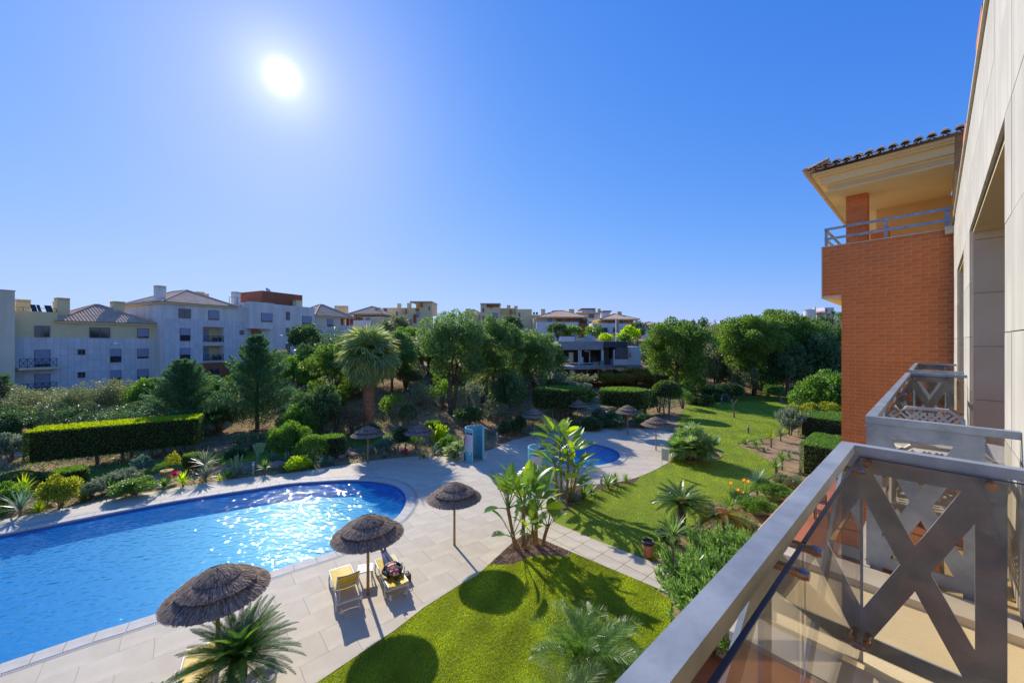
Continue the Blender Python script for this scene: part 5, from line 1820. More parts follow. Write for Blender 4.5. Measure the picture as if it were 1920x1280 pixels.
h5 = far_house('house', 'low hipped-roof house with a white parapet seen above the palm crown', 96, 652, 720, 593, 5.5, 12, YEL)
h5.hip(h5.r(655), h5.r(716), 0.4, 11, h5.z(0, 588.5), h5.z(0, 571.5)); blk(h5, 'parapet', 652, 700, 601, 614, -1.6, -1.4, WHT)
h5.chimney(h5.r(620), 2, 4, h5.z(0, 571.5), 1.4, 1.2); h5.chimney(h5.r(631), 3, 4, h5.z(0, 571), 1.2, 1.2); h5.chimney(h5.r(694), 3, 4, h5.z(0, 574.5), 1.3, 1.2)
h5.window(687, 693, 594.5, 602.5, 'shutter'); h5.window(672, 680, 594.5, 601, 'glass'); blk(h5, 'column', 665.5, 671, 590, 603, -.8, -.4, REDB)

h6 = far_house('house', 'stepped cream house with a covered roof terrace left of the big pine', 112, 716, 778, 577, 6.0, 14, YEL)
blk(h6, 'right_wing', 742, 812, 590, 650, -2.0, -.001, YEL); blk(h6, 'tower_wall', 789, 812, 568, 590, -1.5, 6, YEL); blk(h6, 'tower_floor', 773, 789, 584, 590, -1.5, 5, YEL)
blk(h6, 'terrace_roof', 772, 813, 566, 568, -2.2, 6, COPST); blk(h6, 'terrace_post', 773, 774.5, 568, 584, -2, -1.7, YEL); blk(h6, 'back_wall', 775, 789, 568, 584, 3, 3.3, CREAMO)
blk(h6, 'terrace_pier', 792.5 - 1, 795, 568, 577, -2.3, -2.0, REDB); blk(h6, 'brick_pier', 779, 783.5, 590, 606, -2.4, -2.01, REDB); blk(h6, 'door_recess', 754, 763, 579.5, 589, -.3, -.01, CREAMO); blk(h6, 'recess_pier', 761, 763, 579.5, 589, -.5, -.31, REDB)
h6.chimney(h6.r(739), 3, 8, h6.z(0, 567), 1.0, 1.0); h6.chimney(h6.r(758), 3, 8, h6.z(0, 566), 1.0, 1.0)
for a, b, c, d, k, o in ((720.5, 725, 579, 586.5, 'glass', 0), (747, 749, 585, 593, 'glass', 2.0), (784, 789, 585.5, 595, 'shutter', 1.95), (769, 775, 600, 609, 'shutter', 2.0), (806, 808, 576, 582, 'glass', 1.5)): h6.window(a, b, c, d, k, o)

h7 = far_house('house', 'stepped cream house with a covered roof terrace right of the big pine', 112, 901, 938, 576, 6.0, 14, YEL)
blk(h7, 'tower_wall', 901, 912, 569.5, 576, 0, 6, YEL); blk(h7, 'terrace_roof', 900.5, 938.5, 568.5, 570.5, -.4, 6, COPST); blk(h7, 'back_wall', 912, 936, 570.5, 576, 3, 3.3, CREAMO); blk(h7, 'terrace_post', 936.5, 938, 570.5, 576, -.2, 0, YEL)
blk(h7, 'terrace_pier', 920, 922.5, 570, 578.5, -.4, -.1, REDB); blk(h7, 'middle_wing', 938.2, 968, 577, 650, 1.0, 12, CREAMO); blk(h7, 'low_wall', 938.2, 968, 590, 650, -.2, .99, YEL); blk(h7, 'recess_pier', 956.5, 959, 580, 590, .5, .9, REDB)
blk(h7, 'right_wing', 968.2, 997, 580, 650, -1, 10, YEL); blk(h7, 'east_wing', 997.2, 1012, 590, 650, 0, 10, YEL); blk(h7, 'west_wing', 870, 900.8, 586, 650, 2, 12, YEL)
h7.hip(h7.r(872), h7.r(898), 2.3, 11, h7.z(0, 586), h7.z(0, 578)); h7.chimney(h7.r(870), 4, 5, h7.z(0, 576.5), 1.6, 1.2)
h7.chimney(h7.r(950), 4, 8, h7.z(0, 569.5), 1.1, 1.0); h7.chimney(h7.r(964), 4, 8, h7.z(0, 571), 1.1, 1.0)
for a, b, c, d, k, o in ((905, 907.5, 577.5, 584.5, 'glass', 0), (905, 907.5, 592.5, 599, 'glass', 0), (896.5, 901 - .6, 591, 598, 'shutter', -2), (923, 933, 587, 596, 'shutter', 0), (972.5, 975, 587, 594.5, 'glass', 1), (997.5 + 1, 1003, 599, 607, 'shutter', 0), (929, 934, 603, 609, 'shutter', 0)): h7.window(a, b, c, d, k, o)

h8 = far_house('house', 'yellow villa with hipped roof, brown veranda posts and a tall red brick flank', 104, 1000, 1042, 596, 5.0, 10, YEL)
blk(h8, 'terrace_base', 1005, 1082, 604.5, 650, -2.4, -.01, WHT); blk(h8, 'veranda_back', 1042, 1098, 592, 606, 2.5, 9, CREAMO); blk(h8, 'brick_flank', 1082, 1098, 607, 634, -2.6, 3, REDB); blk(h8, 'white_pier', 1098.2, 1100.5, 598, 634, -2.8, 3, WHT)
h8.hip(h8.r(1007), h8.r(1098), -1.5, 10, h8.z(0, 595), h8.z(0, 580.5))
for a in (1045, 1061, 1073, 1082, 1096): blk(h8, 'column', a, a + 1.8, 595.5, 605, -1.4, -1.1, REDB)
for a, b, c, d, k, o in ((1028, 1034.5, 597, 604.5, 'shutter', 0), (1048, 1055, 597, 604.5, 'shutter', -2.5), (1064, 1070, 598, 605, 'glass', -2.5), (1086, 1094, 597, 604.5, 'shutter', -2.5)): h8.window(a, b, c, d, k, o)
h8.chimney(h8.r(1016), 3, 6, h8.z(0, 577.5), 1.2, 1.1); h8.chimney(h8.r(1071), 4, 6, h8.z(0, 577), 1.5, 1.2); h8.chimney(h8.r(1038.5), 5, 6, h8.z(0, 579), 1.2, 1.1, WHT)
for a in (1000.5, 1006): blk(h8, 'roof_unit', a, a + 3.4, 584, 588, 2, 3, SOLAR)

h9 = far_house('house', 'white villa with hipped roof and small balconies behind the arched lamp', 112, 1112, 1152, 605, 5.0, 10, OFFY)
blk(h9, 'terrace_wall', 1113, 1178, 607, 614, -2.0, -1.8, WHT); blk(h9, 'back_wall', 1124, 1192, 598, 650, 2, 9, CREAMO); blk(h9, 'ground_floor', 1112, 1170, 614.2, 650, -1.8, -.01, OFFW)
h9.hip(h9.r(1124), h9.r(1193), -1.5, 9, h9.z(0, 599), h9.z(0, 587))
for a in (1131, 1141, 1152, 1163, 1173, 1180.5, 1190): blk(h9, 'column', a, a + 1.6, 599, 608, -1.3, -1.0, REDB)
for a, b, c, d in ((1127, 1136, 615, 623), (1147, 1154, 614, 622)):
    h9.window(a, b, c, d, 'glass', 1.8); o_ = blk(h9, 'balcony', a - 4, b + 2, 623.5, 625, -3.4, -1.81, WHT); h9.xrail(h9.r(a - 4), h9.r(b + 1), h9.z(0, 623.5), h9.z(0, 619), -3.3, o_, 4)
for a, b, c, d in ((1132, 1140, 601, 607), (1155, 1161, 601, 607), (1169, 1175, 601, 607)): h9.window(a, b, c, d, 'glass', -2)
h9.chimney(h9.r(1163), 3, 6, h9.z(0, 582.5), 1.3, 1.2); h9.chimney(h9.r(1135), 5, 6, h9.z(0, 584), 1.8, 1.2, WHT)

h10 = far_house('house', 'white flat-topped house with brown roof deck rising behind the villas', 150, 1081, 1132, 586, 7.0, 12, OFFW)
blk(h10, 'upper_floor', 1092, 1118, 580, 586, 1, 9, OFFW); blk(h10, 'roof_deck', 1090, 1117, 577.5, 580, .6, 9, REDB); blk(h10, 'roof_slab', 1079, 1126, 586, 588.5, -2, 6, COPST); blk(h10, 'pavilion_roof', 1130, 1147, 582, 584.5, 0, 6, CONC); blk(h10, 'pavilion', 1133, 1145, 584.5, 620, 1, 5, OFFW)
h10.window(1104, 1114, 589, 596, 'glass'); h10.window(1101, 1110, 603, 607.5, 'glass'); h10.chimney(h10.r(1124), 3, 5, h10.z(0, 577.5), 1.2, 1)

h11 = far_house('house', 'small white house with orange roof just right of the villas', 150, 1205, 1240, 611, 7.5, 9, WHT); h11.hip(h11.r(1206), h11.r(1239), 0, 8, h11.z(0, 609), h11.z(0, 602.5)); blk(h11, 'side_block', 1196, 1206, 601, 640, 3, 8, WHT)
h12 = far_house('house', 'white round-towered house on the hill beside the brick corner', 120, 1546, 1562, 589, 9.0, 9, WHT)
q = MB(); q.lathe([(1.62, -3), (1.62, h12.z(0, 580)), (0, h12.z(0, 578))], 20, (h12.r(1532), 3, 0)); q.obj('round_tower', WHT, h12.root, smooth=False)
q = MB(); q.lathe([(1.8, h12.z(0, 580) + .01), (0.2, h12.z(0, 577.5))], 20, (h12.r(1532), 3, 0)); q.obj('tower_roof', CONC, h12.root)
blk(h12, 'chimney', 1541.5, 1544, 573.5, 600, 3, 3.6, WHT); h12.hip(h12.r(1546), h12.r(1561), 0, 6, h12.z(0, 586.5), h12.z(0, 582.5), ov=.2); blk(h12, 'upper_block', 1566, 1584, 574, 600, 4, 9, WHT)
h12.window(1550, 1556.5, 588, 593.5, 'glass'); h12.window(1568, 1571, 578, 583, 'glass', -4)
h13 = far_house('house', 'pale orange-roofed house glimpsed on the ridge between the round trees', 165, 1300, 1318, 611, 9.0, 8, OFFY); h13.hip(h13.r(1300), h13.r(1318), 0, 7, h13.z(0, 610), h13.z(0, 605.5), ov=.3)
h14 = far_house('house', 'white roof edge peeping above the wide pine on the right', 165, 1362, 1382, 609, 9.0, 8, WHT); blk(h14, 'upper_floor', 1368, 1376, 604.5, 608.9, 1, 6, WHT)

# ---------------------------------------------------------------- the bar on its terrace
YB = 64.0
bar = far_house('pool_bar', 'grey concrete pool bar with open front and dark side panel', YB, 1046, 1047, 660, 3.8, 0.2, CONC)
bar.root['category'] = 'bar'
blk(bar, 'roof_fascia', 1046, 1130, 640, 655.5, -0.5, 6, CONC); blk(bar, 'dark_fascia', 1130.2, 1175, 640, 651, -0.45, 6, DARKP)
blk(bar, 'back_wall', 1047.1, 1176, 655, 683, 5.2, 5.4, flat('bar_interior', (0.10, 0.08, 0.06), .8)); blk(bar, 'stone_wall', 1153, 1176.5, 651, 673, -0.4, 5, mat('slate_wall', (0.20, 0.17, 0.15), (0.11, 0.095, 0.09), rough=.9, scale=3))
blk(bar, 'plinth', 1152, 1176.5, 673.2, 684, -.4, 5, WHT); blk(bar, 'rear_room', 1133, 1149, 652, 683, 2.5, 5, flat('olive_render', (0.17, 0.15, 0.11), .9))
blk(bar, 'white_annexe', 1176.7, 1203, 650, 684, 0.4, 5.5, WHT)
for a, b in ((1084, 1086), (1087.5, 1089.5), (1127, 1131), (1149.5, 1152)): blk(bar, 'column', a, b, 655.6, 684, -.3, .0, WHT)
blk(bar, 'fridge', 1071, 1079, 661, 680, 2.2, 2.9, PLAST); blk(bar, 'ice_chest', 1091, 1097, 670, 681, 1.5, 2.2, WHT); blk(bar, 'counter', 1110, 1126, 670, 681, 2.4, 3.0, flat('bar_counter', (.06, .05, .045), .6)); blk(bar, 'inner_post', 1108.5, 1110, 658, 681, 1.5, 1.8, WHT)
blk(bar, 'lit_sign', 1097, 1105, 657, 659, .5, .6, WHT)
for i in range(5): blk(bar, 'louvre', 1181, 1184.5, 661 + i * 2, 662 + i * 2, .33, .39, flat('louvre', (.2, .2, .22), .6))
tr_ = far_house('bar_terrace', 'curved pale concrete terrace on posts in front of the bar', YB, 1046, 1046.5, 690, 3.3, .1, CONC)
q = MB(); q.add([], []); pts = [(tr_.r(1046), 5), (tr_.r(1046), -3.2), (tr_.r(1075), -3.9), (tr_.r(1100), -3.4), (tr_.r(1134), -1.0), (tr_.r(1140), 0), (tr_.r(1205), 0), (tr_.r(1205), 6)]
zt_ = tr_.z(0, 684.5)
q.prism(pts, zt_ - .45, zt_ - .02); q.obj('deck_edge', CONC, tr_.root)
q = MB(); q.prism([(x, y * .985) for x, y in pts], zt_ - .015, zt_ + .01); q.obj('deck_top', COPE, tr_.root)
for a in (1095, 1118): blk(tr_, 'pillar', a - .8, a + .8, 690, 712, -2.6 if a < 1100 else -1.5, -2.3 if a < 1100 else -1.2, CONC)
blk(tr_, 'under_wall', 1062, 1128, 692, 712, 0.5, .8, flat('earth_wall', (.30, .16, .10), .95))
for i, (a, b, c, d, yy) in enumerate(((1084, 1090, 683, 686.5, -2.4), (1108, 1117, 679, 685.5, -2.0), (1123.5, 1130.5, 675.5, 683.5, -.8))):
    k = YB / F_PX; q = MB(); wdt = (b - a) * k; q.box(0, wdt, 0, wdt, 0, (d - c) * k); q.box(-.03, wdt + .03, -.03, wdt + .03, (d - c) * k, (d - c) * k + .06)
    o_ = q.obj('planter', flat('stone_planter', (.30, .27, .23), .9)); o_.location = ((a - 960) * k, YB + yy, 3.3 + zt_ + .011)
    tag(o_, ['small low stone planter at the edge of the bar terrace', 'wide square stone planter in the middle of the bar terrace', 'tall stone planter against the bar column'][i], 'planter', 'planters on the bar terrace')
# kiosk roof behind
ks = thing('pavilion', 'small pavilion with orange hipped roof and glass lantern behind the bar', 'pavilion', A(1105, 80, z=0), 0)
k = 80 / F_PX; z0 = CAM_H + 2 * k; q = MB()
q.box(-2.6, 2.6, -2.6, 2.6, 3, z0 - .2); q.obj('wall', OFFY, ks)
q = MB(); q.add([(-2.7, -2.7, z0 - .2), (2.7, -2.7, z0 - .2), (2.7, 2.7, z0 - .2), (-2.7, 2.7, z0 - .2), (-1.2, -1.2, z0 + .55), (1.2, -1.2, z0 + .55), (1.2, 1.2, z0 + .55), (-1.2, 1.2, z0 + .55)], [(0, 1, 5, 4), (1, 2, 6, 5), (2, 3, 7, 6), (3, 0, 4, 7), (4, 5, 6, 7)]); q.obj('roof', ROOFT, ks)
q = MB(); q.add([(-1.2, -1.2, z0 + .6), (1.2, -1.2, z0 + .6), (1.2, 1.2, z0 + .6), (-1.2, 1.2, z0 + .6), (0, 0, z0 + 1.3)], [(0, 1, 4), (1, 2, 4), (2, 3, 4), (3, 0, 4)]); q.obj('lantern', flat('lantern_glass', (.25, .45, .45), .2), ks)
q = MB(); q.box(0, 2.9, 0, .3, 0, 1.3); o_ = q.obj('garden_wall', WHT); o_.location = A(1050, 76, z=7.7); tag(o_, 'short white wall behind the left end of the bar roof', 'wall')
# tall grey mast with arched lamp
ms = thing('tower', 'slim grey concrete pylon behind the bar', 'pylon', A(1157, 84, z=6), 0)
q = MB(); k = 84 / F_PX; q.box(-2.5 * k, 2.5 * k, -.3, .3, 0, 2 + 41 * k); q.obj('shaft', CONC, ms); q = MB(); q.box(-2.7 * k, -1.9 * k, -.36, -.31, 0, 2 + 41 * k); q.obj('edge_strip', YEL, ms)

# ---------------------------------------------------------------- street lamps
LAMPM = flat('lamp_grey', (.42, .44, .46), .4, .5)
LAMPW = flat('lamp_head_white', (.75, .75, .72), .3)


def street_lamp(px, pytop, Y, arm, label, r=0.07, double=False):
    base = A(px, Y, z=float(hf((px - 960) / F_PX * Y, Y)) - 0.2)
    H = CAM_H - (pytop - 640) / F_PX * Y - base.z
    root = thing('street_lamp', label, 'street lamp', base, 0)
    q = MB(); q.tube([(0, 0, 0), (0, 0, H * .5), (0, 0, H * .93)], [r, r * .8, r * .6], 8); q.obj('pole', LAMPM, root)
    for s in ((1, -1) if double else (1,)):
        q = MB(); q.tube([(0, 0, H * .92), (s * arm * .15, 0, H * .97), (s * arm * .5, 0, H * .995), (s * arm, 0, H)], r * .5, 6); q.obj('arm', LAMPM, root)
        q = MB(); q.tube([(s * arm * .95, 0, H), (s * (arm * .95 + .25 * (1 if arm > 0 else -1)), 0, H - .02), (s * (arm + .55 * (1 if arm > 0 else -1)), 0, H - .03)], [.07, .13, .05], 8); q.obj('lamp_head', LAMPW, root)


street_lamp(205.5, 644, 44, .5, 'tall grey street lamp in front of the yellow block on the far left')
street_lamp(540, 629, 62, -1.0, 'bright-headed street lamp in front of the white slit-window block')
street_lamp(1170, 598, 78, -.7, 'arched lamp beside the grey pylon', .05)
street_lamp(1036, 607, 80, -.6, 'thin lamp before the yellow villa terrace', .05)
street_lamp(1192, 605, 80, .4, 'thin lamp right of the arched lamp above the bar', .05)
street_lamp(1117.5, 607, 80, -.4, 'thin pale lamp left of the white villa balconies', .05)
street_lamp(1355.5, 597, 110, 1.2, 'street lamp with a long right arm on the ridge between the trees', .08)
street_lamp(1326, 606, 110, .9, 'lower street lamp on the ridge left of the long-armed one', .08)
street_lamp(1520, 592, 110, -.9, 'street lamp on the hill left of the round white tower', .08)
street_lamp(729, 608, 90, .5, 'small lamp half hidden behind the palm', .06)

# ================================================================ PARASOLS
def parasol_proto(loc, label):
    root = thing('thatched_parasol', label, 'parasol', loc, 0, 'thatched parasols round the pools')
    q = MB(); q.tube([(0, 0, -0.02), (0, 0, 1.2), (0, 0, 2.3)], [0.052, 0.048, 0.045], 10); q.obj('pole', WOOD, root, smooth=True)
    q = MB(); q.tube([(0, 0, 2.28), (0, 0, 2.42), (0.01, 0, 2.52)], [0.10, 0.07, 0.03], 8); q.obj('finial', THATCH, root)
    rg = np.random.default_rng(2)
    tiers = [(0.30, 1.15, 2.19, 1.92), (0.16, 0.84, 2.34, 2.155), (0.0, 0.50, 2.49, 2.33)]
    for ti, (ra, rb, za, zb) in enumerate(tiers):
        n = [2300, 1700, 1100][ti]
        # underlay cone with a drooping lip
        q = MB(); q.lathe([(ra * 0.9, za - 0.03), (rb * 0.8, zb + 0.015 + (za - zb) * 0.16), (rb * 0.985, zb - 0.035)], 40); q.lathe([(ra * 0.9, za - 0.07), (rb * 0.94, zb - 0.06)], 40)
        ob = q.obj('thatch_tier', THATCHC, root)
        a = rg.uniform(0, 2 * np.pi, n); f0 = rg.random(n) ** 0.65 * 0.86; f1 = np.minimum(f0 + rg.uniform(0.25, 0.5, n), 1.0 + rg.uniform(-0.02, 0.045, n))
        f1[: n // 2] = 1.0 + rg.uniform(-0.03, 0.045, n // 2)
        r0 = ra + (rb - ra) * f0; r1 = ra + (rb - ra) * f1
        def zz(f): return za + (zb - za) * (f ** 1.25)
        z0 = zz(f0) + rg.uniform(0.002, 0.035, n); z1 = zz(f1) + rg.uniform(-0.005, 0.028, n) - np.where(f1 > 0.97, 0.03, 0)
        wd = rg.uniform(0.006, 0.013, n); a1 = a + rg.normal(size=n) * 0.035
        cs, sn = np.cos(a), np.sin(a); c1, s1 = np.cos(a1), np.sin(a1)
        V = np.stack([np.column_stack([r0 * cs - wd * sn, r0 * sn + wd * cs, z0]), np.column_stack([r0 * cs + wd * sn, r0 * sn - wd * cs, z0]),
                      np.column_stack([r1 * c1 + wd * s1, r1 * s1 - wd * c1, z1]), np.column_stack([r1 * c1 - wd * s1, r1 * s1 + wd * c1, z1])], 1).reshape(-1, 3)
        obj('straw', npmesh('straw', V, np.arange(4 * n).reshape(-1, 4)), ob, THATCH)
    q = MB()
    for k in range(8):
        an = k * math.pi / 4; q.bar((0.04 * math.cos(an), 0.04 * math.sin(an), 2.22), (1.05 * math.cos(an), 1.05 * math.sin(an), 1.84), 0.025, 0.03)
    for k in range(4):
        an = k * math.pi / 2 + .4; q.bar((0.03 * math.cos(an), 0.03 * math.sin(an), 1.55), (0.6 * math.cos(an), 0.6 * math.sin(an), 1.98), 0.02, 0.025)
    q.obj('ribs', WOOD, root)
    return root


PAR = [((-7.15, 9.15), 1.10, 'largest thatched parasol, nearest, over the pool edge at the bottom left'),
       (G(690, 1115)[:2], 1.0, 'thatched parasol standing between the two yellow loungers'),
       (G(852, 1022)[:2], 0.98, 'thatched parasol with a bare pole in the middle of the paving'),
       (G(690, 868)[:2], 0.98, 'thatched parasol at the far end of the big pool, in front of the palm trunk'),
       (G(787, 861)[:2], 0.95, 'thatched parasol just left of the turquoise shower cabin'),
       (G(1002, 822)[:2], 0.99, 'thatched parasol behind the paddle-leaved plants, left of the small pool'),
       (G(1083, 797)[:2], 0.98, 'thatched parasol behind the small pool, in front of the big clipped drum hedge'),
       (G(1177, 814)[:2], 1.0, 'thatched parasol on the far rim of the small pool paving'),
       (G(1230, 844)[:2], 0.98, 'thatched parasol next to the fan palm clump')]
p0 = parasol_proto((PAR[0][0][0], PAR[0][0][1], 0.006), PAR[0][2]); p0.scale = (.93, .93, 1.0)
for i, ((x, y), s, lb) in enumerate(PAR[1:]):
    c = copy_thing(p0, (x, y, 0.006), 0.8 * i + .3, lb, (s * .93, s * .93, s))

# ================================================================ LOUNGERS, TABLE, PERSON
LW = flat('lounger_plastic', (0.66, 0.63, 0.55), 0.4)
LY = mat('yellow_sling', (0.74, 0.52, 0.035), (0.64, 0.43, 0.025), rough=0.6, scale=6, bump=.1, bscale=200)
nt_, b_ = nodes(LY)


def lounger(loc, rz, label, back):
    """foot end towards +y"""
    root = thing('sun_lounger', label, 'sun lounger', loc, rz, 'yellow sun loungers')
    w_ = 0.33; hz = 0.32
    for s in (1, -1):
        q = MB(); q.tube([(s * w_, -0.95, hz - .02), (s * w_, -0.4, hz), (s * w_, .3, hz + .01), (s * w_, .85, hz), (s * w_ * .97, 1.0, hz - .03)], 0.028, 8); q.obj('side_rail', LW, root, smooth=True)
        for y in (-.72, .72):
            q = MB(); q.tube([(s * w_, y, hz), (s * (w_ + .03), y * 1.04, .15), (s * (w_ + .02), y * 1.08, 0.0)], [.035, .028, .024], 8); q.obj('leg', LW, root)
        q = MB(); q.tube([(s * w_, -.35, hz), (s * (w_ + .05), -.30, hz + .18), (s * (w_ + .05), 0.0, hz + .20), (s * (w_ + .02), .12, hz + .0)], .02, 7); q.obj('armrest', LW, root)
    for y in (-.93, .98):
        q = MB(); q.bar((-w_, y, hz - .02), (w_, y, hz - .02), .04, .04); q.obj('cross_rail', LW, root)
    q = MB(); n = 10       # seat sling, slightly sagging
    V = []
    for i in range(n + 1):
        y = -.30 + 1.25 * i / n
        for j in range(5):
            x = -w_ + .03 + (2 * w_ - .06) * j / 4
            V.append((x, y, hz + .02 - .03 * math.sin(math.pi * j / 4)))
    F = [(i * 5 + j, i * 5 + j + 1, i * 5 + 6 + j, i * 5 + 5 + j) for i in range(n) for j in range(4)]
    q.add(V, F); q.obj('seat_sling', LY, root, smooth=True)
    # back frame turning about y=-.3
    a = R(back); L = .72
    dy, dz = -math.cos(a), math.sin(a)
    q = MB(); V = []
    for i in range(6):
        for j in range(5):
            x = -w_ + .05 + (2 * w_ - .1) * j / 4; s = L * i / 5
            V.append((x, -.30 + dy * s, hz + .03 + dz * s - .03 * math.sin(math.pi * j / 4)))
    q.add(V, [(i * 5 + j, i * 5 + j + 1, i * 5 + 6 + j, i * 5 + 5 + j) for i in range(5) for j in range(4)]); bk = q.obj('back_sling', LY, root, smooth=True)
    q = MB()
    for s in (1, -1): q.tube([(s * (w_ - .03), -.30, hz + .02), (s * (w_ - .03), -.30 + dy * L, hz + .02 + dz * L)], .022, 7)
    for s in (.25, .45, .98):
        off = -.045
        q.bar((-w_ + .03, -.30 + dy * L * s - dz * off * 0, hz + .0 + dz * L * s + off * .6), (w_ - .03, -.30 + dy * L * s, hz + .0 + dz * L * s + off * .6), .035, .02)
    q.obj('back_frame', LW, bk)
    if back > 20:
        q = MB()
        for s in (1, -1): q.bar((s * .25, -.30 + dy * .4, hz + dz * .4), (s * .28, -.88, hz - .02), .025, .02)
        q.bar((-.3, -.86, hz - .03), (.3, -.86, hz - .03), .03, .03)
        q.obj('prop', LW, bk)
    for s in (1, -1):
        q = MB(); q.tube([(s * .22, -.98, .09), (s * .26, -.98, .09)], .09, 14); q.obj('wheel', LW, root)
    return root


pl = G(650, 1125); lounger((-5.32, 11.98, .008), R(33), 'yellow sun lounger with raised backrest, empty, left of the parasol pole', 58)
pm = G(735, 1085); pr2 = lounger((pm.x, pm.y - .12, .008), R(31), 'yellow sun lounger laid flat with a person lying on it', 8)
LRZ = R(31)
lounger((-7.3, 8.72, .008), R(33), 'yellow sun lounger half hidden behind the feathery cycad at the bottom', 30)
ptb = G(684, 1092)
tb = thing('side_table', 'small white plastic side table beside the parasol pole', 'side table', (ptb.x - .02, ptb.y + .1, .008), R(18))
q = MB(); q.box(-.24, .24, -.24, .24, .40, .43); q.obj('table_top', LW, tb)
for x in (-.12, .12):
    for y in (-.13, .13): q = MB(); q.box(x - .04, x + .04, y - .03, y + .03, .431, .434); q.obj('recess', flat('recess_grey', (.40, .42, .42), .5), tb)
for x in (-.2, .2):
    for y in (-.2, .2): q = MB(); q.tube([(x, y, .40), (x * 1.12, y * 1.12, 0)], [.03, .02], 6); q.obj('leg', LW, tb)


def skin_obj(name, joints, bones, m, parent, sub=1, rootv=0):
    me = bpy.data.meshes.new(name)
    me.from_pydata([j[0] for j in joints], bones, [])
    o = bpy.data.objects.new(name, me); C.objects.link(o); adopt(o, parent)
    sk = o.modifiers.new('skin', 'SKIN')
    if not me.skin_vertices: me.skin_vertices.new(name='')
    sv = me.skin_vertices[0].data
    for i, (_, r) in enumerate(joints):
        sv[i].radius = (r, r) if not isinstance(r, tuple) else r
        sv[i].use_root = (i == rootv)
    sk.use_smooth_shade = True
    s = o.modifiers.new('sub', 'SUBSURF'); s.levels = sub; s.render_levels = sub
    me.materials.append(m)
    return o


SKIN = flat('skin', (.62, .38, .28), .6); JEANS = mat('denim', (.075, .11, .20), (.04, .06, .12), rough=.9, scale=20); JACK = flat('navy_jacket', (.035, .035, .07), .85)
SHIRT = mat('checked_shirt', (.42, .05, .09), (.12, .03, .10), rough=.8, scale=22, lo=.48, hi=.52); BOOT = flat('tan_boots', (.30, .22, .16), .8); HAIR = flat('dark_hair', (.03, .022, .018), .6)
SUNG = flat('sunglass_lens', (.01, .01, .012), .1, 0, .8)
pp = thing('person', 'person in jeans, checked shirt and dark jacket sunbathing on a yellow lounger', 'person', (pm.x, pm.y - .12, .008), LRZ)
hz = .40
# head towards -y, feet towards +y
body = [((0, .05, hz + .05), (.15, .10)), ((0, -.14, hz + .07), (.14, .10)), ((0, -.34, hz + .10), (.17, .11)), ((0, -.46, hz + .12), (.10, .08)), ((0, -.54, hz + .14), .052), ((0, -.63, hz + .16), (.075, .085)), ((0, -.72, hz + .18), (.078, .095)), ((0, -.79, hz + .18), (.055, .07)),
        ((-.10, .12, hz + .05), .095), ((-.09, .52, hz + .12), .066), ((-.05, .95, hz + .06), .045), ((-.05, 1.01, hz + .07), .045), ((-.09, 1.06, hz + .20), .03),
        ((.10, .12, hz + .05), .095), ((.07, .52, hz + .08), .066), ((.03, .97, hz + .10), .045), ((.03, 1.03, hz + .11), .045), ((.05, 1.08, hz + .24), .03),
        ((-.19, -.42, hz + .10), .062), ((-.31, -.18, hz + .07), .045), ((-.14, -.03, hz + .20), .032), ((-.05, -.02, hz + .215), (.035, .018)),
        ((.19, -.42, hz + .10), .062), ((.31, -.18, hz + .07), .045), ((.16, -.01, hz + .20), .032), ((.06, .01, hz + .225), (.035, .018))]
bones = [(0, 1), (1, 2), (2, 3), (3, 4), (4, 5), (5, 6), (6, 7), (0, 8), (8, 9), (9, 10), (10, 11), (11, 12), (0, 13), (13, 14), (14, 15), (15, 16), (16, 17), (2, 18), (18, 19), (19, 20), (20, 21), (2, 22), (22, 23), (23, 24), (24, 25)]
bo = skin_obj('body', body, bones, SKIN, pp, 2)
g = 1.10
skin_obj('jeans', [(body[0][0], (.165, .115)), ((0, -.03, hz + .06), (.155, .11)), (body[8][0], .107), (body[9][0], .078), (body[10][0], .062), (body[13][0], .107), (body[14][0], .078), (body[15][0], .062)], [(0, 1), (0, 2), (2, 3), (3, 4), (0, 5), (5, 6), (6, 7)], JEANS, pp, 1)
skin_obj('shirt', [((0, .02, hz + .065), (.155, .108)), (body[1][0], (.158, .118)), (body[2][0], (.175, .125)), ((0, -.47, hz + .13), (.10, .085))], [(0, 1), (1, 2), (2, 3)], SHIRT, pp, 1)
for s in (-1, 1):
    skin_obj('jacket', [((s * .10, -.40, hz + .11), (.085, .12)), ((s * .195, -.42, hz + .10), .078), ((s * .31, -.18, hz + .07), .060), ((s * .17, -.03, hz + .19), .044), ((s * .13, -.12, hz + .07), (.075, .118)), ((s * .13, .02, hz + .05), (.075, .11))], [(0, 1), (1, 2), (2, 3), (0, 4), (4, 5)], JACK, pp, 1)
skin_obj('scarf', [((-.11, -.47, hz + .14), .05), ((0, -.50, hz + .19), .05), ((.11, -.47, hz + .14), .05), ((.08, -.56, hz + .10), .05), ((-.08, -.56, hz + .10), .05)], [(0, 1), (1, 2), (2, 3), (3, 4)], SHIRT, pp, 1)
for s, x in ((-1, -.05), (1, .03)):
    i = 10 if s < 0 else 15
    skin_obj('boot', [(tuple(Vector(body[i][0]) + Vector((0, -.04, 0))), .06), (body[i + 1][0], .058), (tuple(Vector(body[i + 2][0])), .042), (tuple(Vector(body[i + 2][0]) + Vector((-.01 * s, .01, .05))), .034)], [(0, 1), (1, 2), (2, 3)], BOOT, pp, 1)
q = MB()      # hair: a cap round the crown and back of the head
hc = Vector((0, -.715, hz + .165))
for a in range(7):
    for b in range(16):
        pass
vs, fs = [], []
